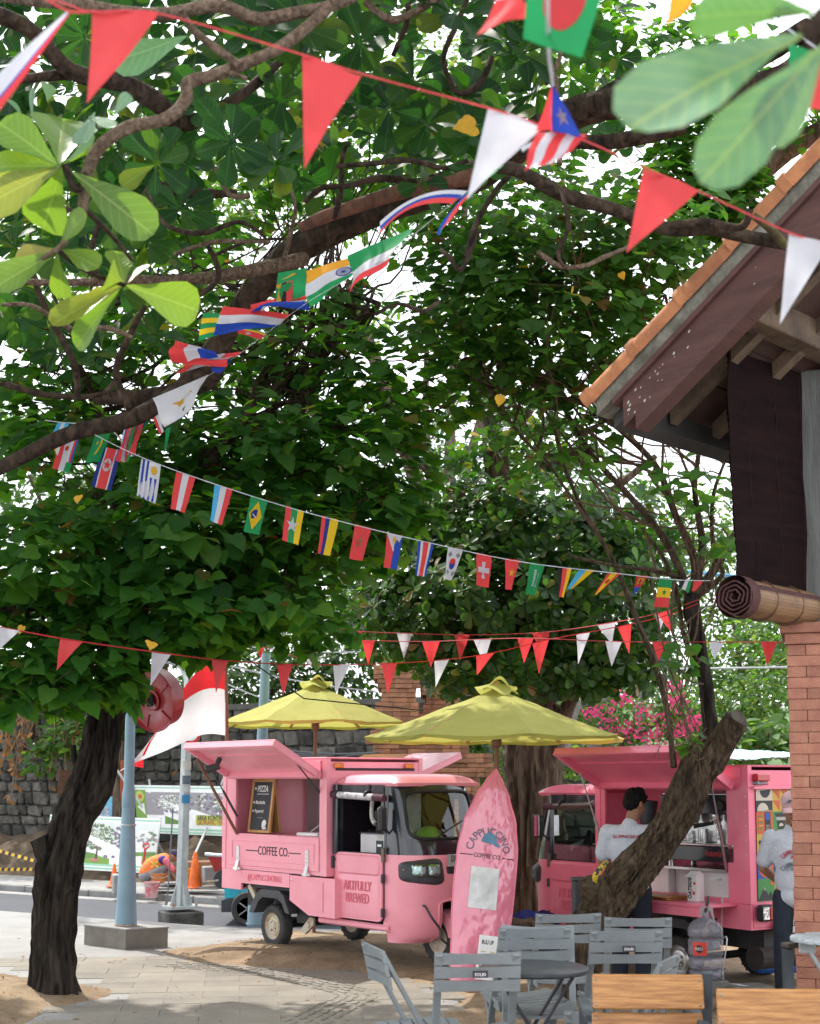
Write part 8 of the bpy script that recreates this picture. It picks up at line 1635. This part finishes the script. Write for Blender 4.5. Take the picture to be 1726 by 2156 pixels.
b = Body(); b.ball(P3(0, -.01, .065), (.092, .108, .085), Mh); b.limb([P3(-.05, .10, .045), P3(0, .15, .03), P3(.05, .10, .045)], [.022, .022, .022]); put(b.mesh('cap', mat('dark_purple_cap', (.05, .035, .08), .8), .010, 3), p3, 'cap')
# ------------------------------------------------------------- bunting and flags
FCOL = dict(red=(.66, .05, .055), dred=(.48, .02, .03), white=(.54, .54, .59), blue=(.015, .055, .36), sky=(.06, .36, .62), navy=(.015, .03, .20), green=(.01, .23, .07), yellow=(.70, .46, .01), orange=(.66, .30, .02), black=(.012, .012, .014), pink=(.62, .20, .26), gold=(.58, .34, .03), grey=(.42, .42, .45))
def cloth(key):
    c = FCOL[key]; return mat('cloth_' + key, c, .75, var=.04, ns=6, trans=tuple(min(1, x*1.2) for x in c), tw=.42)
class Flag:
    """a printed cloth: four corners, ripple, colour fields s0,s1,t0,t1 and figures laid on both faces"""
    def __init__(s, c, amp=.03, ph=0., nrm=None, mid=None):
        s.c = [V(q) for q in c]; n = (s.c[1]-s.c[0]).cross(s.c[2]-s.c[0]); n = n.normalized() if n.length > 1e-6 else V((0, -1, 0)); s.n = n if n.y < 0 else -n
        s.sz = max((s.c[1]-s.c[0]).length, (s.c[2]-s.c[0]).length); s.amp = amp*s.sz; s.ph = ph; s.mb = MB(); s.keys = []; s.mid = mid
    def at(s, a, t, o=0.):
        p = (s.c[0]*(1-a) + s.c[1]*a)*(1-t) + (s.c[2]*(1-a) + s.c[3]*a)*t
        w = s.amp*(math.sin(t*5 + a*2.4 + s.ph)*t + .6*math.sin(a*6.3 + s.ph*2)*min(1, t*1.5 + .15))
        if s.mid: p = p + s.mid*(4*a*(1-a))
        return p + s.n*(w + o)
    def k(s, key):
        if key not in s.keys: s.keys.append(key)
        return s.keys.index(key)
    def field(s, a0, a1, t0, t1, key):
        na, nt = max(1, round((a1-a0)*14)), max(1, round((t1-t0)*14)); s.mb.grid(lambda x, y: s.at(a0 + (a1-a0)*x, t0 + (t1-t0)*y), na, nt, s.k(key)); return s
    def fig(s, pts, key, lay=1):
        e = .0012*lay
        for o in (e, -e): s.mb.add([s.at(sum(x for x, y in pts)/len(pts), sum(y for x, y in pts)/len(pts), o)] + [s.at(x, y, o) for x, y in pts], [(0, i+1, (i+1) % len(pts) + 1) for i in range(len(pts))], s.k(key))
        return s
    def ell(s, x, y, rx, ry, key, lay=1, a0=0, a1=360): return s.fig(disc(x, y, rx, ry, a0, a1, 18), key, lay)
    def star(s, x, y, rx, ry, key, lay=1, n=5, q=.40): return s.fig([(x + rx*(1 if i % 2 == 0 else q)*math.sin(i*PI/n), y - ry*(1 if i % 2 == 0 else q)*math.cos(i*PI/n)) for i in range(2*n)], key, lay)
    def v(s, *cols): # stripes side by side
        w = sum(x[1] if isinstance(x, tuple) else 1 for x in cols); a = 0
        for x in cols: k, q = x if isinstance(x, tuple) else (x, 1); s.field(a/w, (a+q)/w, 0, 1, k); a += q
        return s
    def h(s, *cols):
        w = sum(x[1] if isinstance(x, tuple) else 1 for x in cols); a = 0
        for x in cols: k, q = x if isinstance(x, tuple) else (x, 1); s.field(0, 1, a/w, (a+q)/w, k); a += q
        return s
    def done(s, par, label, name='flag'): return build(name, s.mb, [cloth(k) for k in s.keys], par, label=label, world=True, smooth=70, flipfix=False)
def string(name, label, pts, r, m, cat='bunting', k=8, flat=.35):
    w = [P(*q) for q in pts]; c = sum(w, V((0, 0, 0)))/len(w); t = thing(name, label, cat, c); mb = MB(); mb.tube(w, r, 6, 0, k, flat=flat); build('cord', mb, m, t, world=True, smooth=60); return t
M_redtape = mat('red_tape', (.60, .04, .05), .6, trans=(.6, .05, .06), tw=.3); M_whitetape = mat('white_tape', (.62, .63, .68), .7, trans=(.6, .6, .6), tw=.3)
def pennant(par, a, b, tip, d, key, ph=0.):
    """triangular pennant: a, b on the cord, tip below"""
    A, B_, T_ = P(*a, d[0]), P(*b, d[1]), P(*tip, d[2]); n = (B_-A).cross(T_-A).normalized(); w = (B_-A).length; mb = MB()
    def f(s, t):
        p = (A*(1-s) + B_*s)*(1-t) + T_*t; return p + n*w*(.09*math.sin(t*4.2 + ph)*t + .05*math.sin(s*5 + ph)*(1-t))
    mb.grid(f, 8, 14); key_ = 'pennant_' + key; c = FCOL[key]
    m = mat(key_, tuple(x*.95 for x in c), .45, var=.06, ns=10, trans=tuple(min(1, x*1.35) for x in c), tw=.48, bump=.12, bs=18)
    return build('pennant', mb, m, par, label=('red' if key == 'red' else 'white') + ' triangular pennant', world=True, smooth=80, flipfix=False)
# A: near string of red and white pennants
sA = string('pennant_bunting', 'nearest red and white pennant string slanting across the top of the view', [(60, -20, 3.25), (150, 12, 3.2), (192, 24, 3.2), (340, 30, 3.2), (640, 116, 3.25), (760, 155, 3.28), (1030, 228, 3.3), (1140, 264, 3.32), (1240, 300, 3.35), (1355, 352, 3.4), (1470, 402, 3.45), (1660, 489, 3.5), (1748, 515, 3.5), (1800, 540, 3.5)], .0042, M_redtape)
for a, b, t, d, k in (((193, 17), (336, 29), (186, 226), 3.2, 'red'), ((636, 118), (761, 157), (640, 350), 3.26, 'red'), ((1027, 228), (1141, 265), (983, 418), 3.31, 'white'), ((1356, 352), (1470, 402), (1317, 536), 3.42, 'red'), ((1662, 490), (1746, 515), (1639, 686), 3.5, 'white')): pennant(sA, a, b, t, (d, d, d - .04), k, random.random()*6)
# D, E, F: lower strings
sD = string('pennant_bunting', 'lowest pennant string from the left edge under the leaves, rising to the right', [(-60, 1312, 8.8), (0, 1320, 9), (150, 1347, 9.3), (340, 1374, 9.8), (480, 1391, 10.4), (640, 1399, 11.2), (800, 1397, 11.8), (940, 1388, 12.1), (1050, 1371, 12.3), (1160, 1345, 12.5), (1300, 1319, 12.7), (1400, 1296, 11.8), (1470, 1270, 10.9)], .006, M_redtape)
for a, b, t, d, k in (((-16, 1318), (41, 1327), (-20, 1385), 9, 'white'), ((127, 1345), (174, 1351), (118, 1411), 9.3, 'red'), ((320, 1373), (360, 1378), (316, 1444), 9.8, 'white'), ((445, 1386), (481, 1391), (455, 1459), 10.4, 'red'), ((582, 1396), (616, 1398), (596, 1465), 11.0, 'red'), ((701, 1399), (737, 1398), (707, 1461), 11.5, 'white'), ((803, 1397), (836, 1395), (816, 1462), 11.8, 'red'), ((914, 1390), (946, 1386), (917, 1446), 12.1, 'white'), ((1002, 1379), (1042, 1372), (1004, 1421), 12.3, 'red'), ((1121, 1355), (1155, 1347), (1134, 1419), 12.5, 'red'), ((1213, 1336), (1242, 1331), (1217, 1398), 12.6, 'white'), ((1299, 1319), (1329, 1314), (1325, 1376), 12.7, 'red')): pennant(sD, a, b, t, (d, d, d), k, random.random()*6)
sE = string('pennant_bunting', 'upper distant pennant string climbing to the top of the slanting tree', [(700, 1322, 14), (760, 1329, 14), (860, 1333, 14), (990, 1336, 14), (1140, 1331, 13.8), (1260, 1315, 13.5), (1380, 1292, 12), (1470, 1262, 10.9)], .006, M_redtape)
for a, b, t, d, k in (((726, 1325), (766, 1329), (741, 1342), 14, 'red'), ((835, 1332), (868, 1333), (850, 1386), 14, 'white'), ((957, 1336), (989, 1336), (968, 1391), 14, 'red'), ((1119, 1332), (1157, 1329), (1145, 1381), 13.8, 'red'), ((1257, 1316), (1296, 1309), (1287, 1356), 13.5, 'white'), ((1384, 1292), (1412, 1284), (1412, 1330), 12.8, 'red'), ((1380, 1293), (1404, 1287), (1388, 1330), 12.9, 'white')): pennant(sE, a, b, t, (d, d, d), k, random.random()*6)
sF = string('pennant_bunting', 'level pennant string stretching to the brick pillar', [(740, 1347, 13), (900, 1350, 13), (1100, 1343, 12.6), (1290, 1350, 12), (1500, 1351, 11), (1660, 1351, 9.5)], .006, M_redtape)
for a, b, t, d, k in (((762, 1348), (789, 1349), (775, 1400), 13, 'red'), ((888, 1350), (926, 1349), (907, 1404), 13, 'red'), ((997, 1347), (1034, 1345), (1018, 1396), 12.8, 'white'), ((1089, 1343), (1123, 1344), (1103, 1396), 12.6, 'red'), ((1274, 1349), (1309, 1350), (1287, 1403), 12, 'white'), ((1373, 1351), (1404, 1351), (1385, 1391), 11.6, 'red'), ((1492, 1351), (1526, 1351), (1503, 1388), 10.9, 'white'), ((1602, 1351), (1636, 1351), (1615, 1401), 9.9, 'red')): pennant(sF, a, b, t, (d, d, d), k, random.random()*6)
# a few stray pennants half hidden in the leaves
sG = string('pennant_bunting', 'short pennant string half hidden in leaves above the hoisted flag', [(420, 1310, 12.6), (480, 1325, 12.6), (560, 1362, 12.7), (660, 1395, 12.8)], .005, M_redtape)
for a, b, t, d, k in (((448, 1312), (480, 1318), (466, 1348), 12.5, 'red'), ((538, 1352), (556, 1362), (548, 1388), 12.6, 'red'), ((640, 1383), (662, 1392), (650, 1400), 12.7, 'white')): pennant(sG, a, b, t, (d, d, d), k, 1.)
# C: string of national flags across the middle
def pc(u, d=None):
    return 8.8 + (u-270)/1220*1.95 if d is None else d
sC = string('flag_bunting', 'string of small national flags running down across the middle of the view', [(200, 915, 8.7), (270, 950, 8.8), (340, 979, pc(340)), (415, 1006, pc(415)), (530, 1044, pc(530)), (640, 1077, pc(640)), (780, 1113, pc(780)), (920, 1146, pc(920)), (1040, 1172, pc(1040)), (1150, 1190, pc(1150)), (1310, 1208, pc(1310)), (1420, 1220, pc(1420)), (1495, 1222, 10.75)], .005, M_whitetape)
def fc(tl_, tr_, bl_, br_, amp=.03, mid=None): return Flag([P(*tl_, pc(tl_[0])), P(*tr_, pc(tr_[0])), P(*bl_, pc(tl_[0]) - .03), P(*br_, pc(tr_[0]) - .03)], amp, random.random()*6)
f = fc((298, 965), (339, 979), (287, 1044), (328, 1059)); f.field(0, 1, 0, 1, 'white')
for a in (.08, .30): f.fig(rect(a, 0, a + .11, 1), 'blue')
for a in (.54, .77): f.fig(rect(a, .40, a + .11, .99), 'blue')
f.star(.70, .20, .20, .14, 'gold', 2, 12, .6); f.ell(.70, .20, .11, .075, 'yellow', 3); f.done(sC, 'flag with white and blue stripes and a golden sun')
fc((371, 993), (412, 1005), (359, 1071), (389, 1079)).v('red', 'white', 'red').done(sC, 'red, white and red striped flag')
fc((452, 1019), (490, 1029), (442, 1095), (467, 1105)).v('sky', 'white', 'red').done(sC, 'light blue, white and red striped flag')
f = fc((528, 1042), (564, 1053), (513, 1119), (544, 1126)).v('green'); f.fig([(.5, .1), (.92, .5), (.5, .9), (.08, .5)], 'yellow'); f.ell(.5, .5, .25, .17, 'navy', 2); f.fig([(.3, .46), (.5, .5), (.72, .58), (.70, .62), (.5, .54), (.3, .50)], 'white', 3); f.done(sC, 'green flag with yellow diamond and blue disc')
f = fc((602, 1064), (640, 1076), (594, 1137), (627, 1148)).v('red', 'green', 'yellow'); f.star(.48, .48, .36, .24, 'white'); f.done(sC, 'red, green and yellow flag with a white star')
fc((678, 1085), (713, 1094), (668, 1164), (695, 1170)).v('red', 'navy', ('yellow', 2)).done(sC, 'red, blue and yellow striped flag')
f = fc((747, 1103), (782, 1112), (735, 1176), (761, 1181)).v('red'); f.star(.5, .48, .26, .17, 'green', 1, 5, .38); f.star(.5, .48, .12, .08, 'red', 2, 5, .6); f.done(sC, 'red flag with a dark green star outline')
f = fc((815, 1121), (848, 1128), (808, 1193), (836, 1199)).v('red', 'blue'); f.fig([(0, 0), (1, 0), (.5, .52)], 'white'); f.star(.5, .17, .18, .12, 'gold', 2, 8, .55); f.done(sC, 'red and blue flag with white triangle and golden sun')
fc((880, 1137), (914, 1143), (875, 1210), (897, 1214)).v('blue', ('white', .8), ('red', 1.8), ('white', .8), 'blue').done(sC, 'blue, white and red five striped flag')
f = fc((943, 1151), (975, 1157), (935, 1219), (951, 1221)).v('white'); f.ell(.5, .5, .26, .18, 'red'); f.fig(disc(.5, .5, .26, .18, -40, 140, 14), 'blue', 2); f.ell(.60, .42, .13, .09, 'red', 3); f.ell(.40, .58, .13, .09, 'blue', 3)
for x, y, s in ((.22, .2, 1), (.8, .22, -1), (.2, .78, -1), (.8, .78, 1)):
    for i in (-1, 0, 1): f.fig([(x - .10 + i*.05*s, y + i*.03 + .05*s), (x + .08 + i*.05*s, y + i*.03 - .05*s), (x + .10 + i*.05*s, y + i*.03 - .03*s), (x - .08 + i*.05*s, y + i*.03 + .07*s)], 'black', 1)
f.done(sC, 'white flag with red and blue disc and black bars')
f = fc((1003, 1163), (1035, 1170), (1002, 1231), (1029, 1237)).v('red'); f.fig(rect(.40, .24, .62, .76), 'white'); f.fig(rect(.12, .42, .88, .58), 'white', 2); f.done(sC, 'red flag with a white cross')
f = fc((1063, 1175), (1094, 1179), (1065, 1240), (1077, 1241)).v('red'); f.star(.55, .45, .32, .15, 'yellow'); f.done(sC, 'red flag with a yellow star')
f = fc((1115, 1183), (1147, 1189), (1107, 1250), (1127, 1252)).v('green')
for i in range(9): f.fig([(.38 + .05*(i % 2), .22 + i*.06), (.55 + .03*(i % 3), .20 + i*.06), (.52, .25 + i*.06), (.40, .26 + i*.06)], 'white', 1)
f.fig(rect(.70, .30, .73, .74), 'white'); f.fig(rect(.64, .72, .80, .74), 'white', 2); f.done(sC, 'green flag with white script and sword')
fc((1175, 1192), (1204, 1196), (1173, 1255), (1187, 1257)).v('black', 'red', 'yellow').done(sC, 'black, red and yellow striped flag')
fc((1220, 1197), (1252, 1200), (1193, 1240), (1205, 1239)).v('sky', 'yellow').done(sC, 'blue and yellow striped flag')
f = fc((1281, 1204), (1308, 1206), (1251, 1252), (1256, 1251)).v('red', ('yellow', 2), 'red'); f.ell(.5, .4, .16, .10, 'dred'); f.done(sC, 'red, yellow and red flag with a small crest')
f = fc((1340, 1211), (1366, 1212), (1334, 1250), (1336, 1251)); f.field(0, 1, 0, .62, 'dred'); f.field(0, 1, .62, 1, 'blue'); f.fig(rect(.2, .12, .8, .48), 'gold'); f.fig(rect(.4, .2, .6, .4), 'dred', 2); f.done(sC, 'twisted red and blue flag with a golden emblem')
f = fc((1388, 1215), (1416, 1218), (1377, 1277), (1408, 1278)).h('green', 'yellow', 'red'); f.star(.5, .5, .18, .12, 'green'); f.done(sC, 'green, yellow and red flag with a green star')
fc((1437, 1218), (1458, 1219), (1427, 1234), (1449, 1248)).v('black', 'white', 'green').done(sC, 'folded black, white and green flag'); fc((1462, 1220), (1482, 1222), (1456, 1243), (1462, 1245)).v('red').done(sC, 'small folded red flag')
# B: string of flags coming down from the top right, flying to the left
def db(v): # depth along the string
    tb = [(-40, 2.5), (125, 2.75), (250, 3.6), (390, 5.0), (500, 5.9), (640, 7.0), (790, 8.1), (950, 9.4)]
    for (a, x), (b, y) in zip(tb, tb[1:]):
        if v <= b: return x + (y-x)*(v-a)/(b-a)
    return 9.4
sB = string('flag_bunting', 'string of fluttering national flags rising from the left to the top right', [(120, 888, 9.6), (190, 893, 9.6), (262, 900, 9.5), (320, 868, 9.1), (440, 790, 8.1), (505, 744, 7.7), (560, 702, 7.4), (642, 640, 7.0), (735, 585, 6.5), (815, 540, 6.1), (890, 478, 5.8), (985, 402, 5.1), (1050, 352, 4.6), (1130, 280, 3.9), (1160, 240, 3.5), (1163, 180, 3.1), (1155, 110, 2.7), (1152, -20, 2.45)], .0045, M_whitetape)
def fb(tl_, tr_, bl_, br_, d, amp=.05, mid=None): return Flag([P(*tl_, d[0]), P(*tr_, d[1]), P(*bl_, d[0]), P(*br_, d[1])], amp, random.random()*6, mid=mid)
fb((730, 538), (872, 478), (741, 617), (806, 556), (6.5, 6.1)).h(('green', 1.1), ('white', 1), ('red', .45)).done(sB, 'green, white and red flag blowing flat')
f = fb((644, 570), (732, 543), (643, 644), (736, 580), (7.0, 6.6)).h(('orange', 1), ('white', .95), ('green', .7)); f.ell(.86, .56, .13, .17, 'blue'); f.ell(.86, .56, .105, .135, 'white', 2); f.star(.86, .56, .1, .13, 'blue', 3, 12, .2); f.done(sB, 'orange, white and green flag with a blue wheel')
f = fb((585, 574), (644, 564), (575, 647), (642, 621), (7.15, 7.0)).h('green')
for i, k in enumerate(('orange', 'black', 'red')): f.fig(rect(.0 + i*.2, .36, .2 + i*.2, 1), k)
f.fig([(.15, .25), (.6, .10), (.7, .16), (.4, .24)], 'gold'); f.done(sB, 'green flag with orange, black and red bars')
f = fb((527, 640), (640, 617), (512, 674), (642, 642), (7.3, 7.02), .12).h('red', 'white', 'blue')
for i in range(4):
    for j in range(4): f.fig(rect(.42 + i*.05, .22 + j*.12, .47 + i*.05, .34 + j*.12), 'red' if (i+j) % 2 else 'white', 2)
f.done(sB, 'red, white and blue flag with a chequered crest')
fb((469, 644), (612, 661), (449, 699), (577, 686), (7.2, 7.25), .12).h('red', 'white', 'blue').done(sB, 'red, white and blue flag with a long wave')
fb((428, 658), (470, 660), (415, 717), (462, 704), (7.45, 7.4)).h('green', 'yellow', 'green', 'yellow', 'green').done(sB, 'green and yellow striped flag tip')
f = fb((490, 692), (562, 702), (500, 702), (545, 716), (7.5, 7.42), .08, P(540, 690, 7.4)-P(540, 695, 7.4)); f.h(('green', .5), ('yellow', .5), ('red', 2)); f.star(.55, .68, .14, .28, 'white'); f.done(sB, 'folded red flag with white star and yellow edge')
fb((368, 716), (455, 741), (350, 752), (452, 752), (7.9, 7.75), .16).v('red', 'white', 'blue').done(sB, 'red, white and blue flag curling over')
f = fb((388, 757), (507, 739), (371, 789), (469, 764), (8.0, 7.7), .08).h('red'); f.fig(rect(0, .40, 1, .56), 'white'); f.fig(rect(.58, 0, .74, 1), 'white', 2); f.done(sB, 'red flag with a white cross, blown flat'); fb((455, 762), (490, 755), (445, 780), (462, 786), (7.85, 7.8)).h('blue').done(sB, 'small folded blue flag')
f = fb((322, 838), (440, 788), (352, 898), (402, 858), (8.5, 8.1), .04).h('white'); f.fig([(.30, .42), (.5, .48), (.75, .30), (.82, .36), (.62, .62), (.48, .66), (.46, .56)], 'gold'); f.fig([(.55, .80), (.7, .72), (.6, .86)], 'green'); f.done(sB, 'white flag with a copper island shape')
fb((322, 880), (338, 868), (336, 915), (350, 905), (8.7, 8.7)).v('red', 'white', 'black').done(sB, 'small red, white and black flag'); fb((350, 902), (360, 898), (345, 953), (349, 950), (8.6, 8.6)).h('green').done(sB, 'narrow hanging green flag')
f = fb((800, 466), (985, 402), (795, 498), (950, 428), (6.0, 5.2), .006, P(860, 390, 5.6) - P(860, 415, 5.6)).h('white', 'blue', ('red', 1.3)); f.done(sB, 'white, blue and red flag arching to the left')
fb((975, 410), (1002, 396), (917, 492), (930, 478), (5.1, 5.0)).v('blue', 'green', 'red').done(sB, 'narrow twisted blue and red flag'); fb((1040, 360), (1062, 345), (985, 404), (1000, 398), (4.7, 4.6)).h('green').done(sB, 'narrow folded green flag')
# big folded flag with a star
f = Flag([P(1163, 178, 3.1), P(1166, 182, 3.1), P(1160, 290, 3.3), P(1224, 287, 3.15)], .01); f.field(0, 1, 0, 1, 'blue'); f.star(.56, .60, .30, .21, 'white', 1); f.done(sB, 'blue fold with a white star')
Flag([P(1158, 190, 3.1), P(1163, 180, 3.1), P(1130, 276, 3.2), P(1160, 272, 3.28)], .02).h('red').done(sB, 'red fold beside the blue star fold'); f = Flag([P(1130, 278, 3.3), P(1235, 283, 3.15), P(1098, 358, 3.35), P(1175, 340, 3.2)], .05); f.v('red', 'white', 'red', 'white', ('red', .9)); f.done(sB, 'red and white striped lower fold')
Flag([P(1160, 272, 3.28), P(1226, 286, 3.15), P(1155, 292, 3.28), P(1238, 292, 3.15)], .02).h('red').done(sB, 'red edge under the blue fold'); Flag([P(1100, 308, 3.5), P(1156, 282, 3.3), P(1096, 318, 3.5), P(1158, 292, 3.3)], .03).h('white').done(sB, 'white band trailing to the left')
# green flag with red disc and neighbours at the top
f = Flag([P(1112, -50, 2.6), P(1282, -55, 2.6), P(1101, 82, 2.6), P(1224, 126, 2.6)], .03, 1.); f.field(0, 1, 0, 1, 'green'); f.ell(.52, .37, .285, .36, 'red'); f.done(sB, 'big green flag with a red disc')
f = Flag([P(1060, -40, 2.8), P(1115, -40, 2.75), P(1003, 75, 2.8), P(1110, 36, 2.75)], .05, 2.); f.h(('white', .6), ('red', 1.2)); f.done(sB, 'white and red flag at the top edge'); Flag([P(1092, -30, 2.7), P(1116, -30, 2.7), P(1100, 0, 2.7), P(1113, 14, 2.7)], .02).h('black').done(sB, 'black flag corner at the top edge')
sH = string('flag_bunting', 'flag string passing high at the top right edge behind the near leaves', [(1300, -60, 3.0), (1450, -20, 3.0), (1620, 40, 3.0), (1760, 130, 3.0)], .004, M_whitetape)
Flag([P(1416, -30, 3), P(1470, -20, 3), P(1404, 52, 3), P(1450, 20, 3)], .04).h('orange').done(sH, 'orange flag at the top edge'); Flag([P(1660, 90, 3), P(1770, 130, 3), P(1660, 222, 3), P(1760, 234, 3)], .03).v(('green', .40), ('red', .6)).done(sH, 'green and red flag at the right edge')
sI = string('flag_bunting', 'flag string cut by the left edge with a long white, blue and red flag', [(40, -40, 3.0), (100, 0, 3.0), (148, 24, 3.05), (190, 24, 3.1)], .004, M_redtape)
Flag([P(142, 22, 3.05), P(148, 28, 3.05), P(-60, 205, 2.85), P(-50, 300, 2.85)], .02).v(('white', 1.15), ('blue', .15), ('red', .7)).done(sI, 'long white, blue and red flag')
# cluster of flags behind the branch on the left
sJ = string('flag_bunting', 'short row of flags hanging behind the branch at the left', [(95, 884, 9.6), (122, 888, 9.6), (192, 895, 9.6), (235, 905, 9.5), (270, 950, 9.5)], .005, M_whitetape)
f = fb((125, 930), (166, 925), (110, 985), (146, 997), (9.7, 9.7)).v('red', 'white', 'green'); f.ell(.5, .25, .1, .08, 'red'); f.done(sJ, 'red, white and green flag'); f = fb((206, 902), (236, 900), (178, 975), (210, 972), (9.4, 9.4)).v('green'); f.fig([(.62, .25), (.72, .45), (.62, .72), (.42, .80), (.56, .66), (.62, .48), (.58, .32)], 'yellow'); f.star(.35, .42, .1, .07, 'yellow'); f.done(sJ, 'green flag with a yellow crescent')
f = fb((216, 940), (256, 948), (191, 1022), (232, 1033), (9.4, 9.4)).v(('navy', .8), ('white', .25), ('red', 2), ('white', .25), ('navy', .8)); f.ell(.5, .42, .22, .16, 'white'); f.star(.5, .42, .2, .14, 'red', 2); f.done(sJ, 'blue and red flag with a star in a white disc')
f = fb((122, 888), (146, 890), (108, 920), (134, 928), (9.6, 9.6)).v('sky', 'white', 'sky'); f.done(sJ, 'light blue and white flag'); f = fb((108, 912), (135, 912), (108, 935), (122, 960), (9.6, 9.6)).v('sky', 'yellow', 'white'); f.done(sJ, 'sky blue flag with a yellow emblem'); fb((152, 925), (168, 920), (140, 972), (150, 975), (9.55, 9.55)).v('white', 'red', 'blue').done(sJ, 'thin white, red and blue flag')
for a, b, c, d_, cs, lb in (((262, 900), (274, 893), (240, 970), (252, 972), ('white', 'blue', 'red'), 'narrow blowing white, blue and red flag'), ((274, 893), (290, 885), (252, 970), (268, 972), ('white', 'red', 'green'), 'narrow blowing white, red and green flag'), ((290, 885), (304, 878), (262, 968), (284, 955), ('red', 'pink', 'red'), 'narrow blowing red and pink flag'), ((304, 880), (318, 868), (288, 915), (300, 910), ('blue', 'green'), 'narrow blowing blue and green flag')): fb(a, b, c, d_, (9.3, 9.25), .06).v(*cs).done(sB, lb)
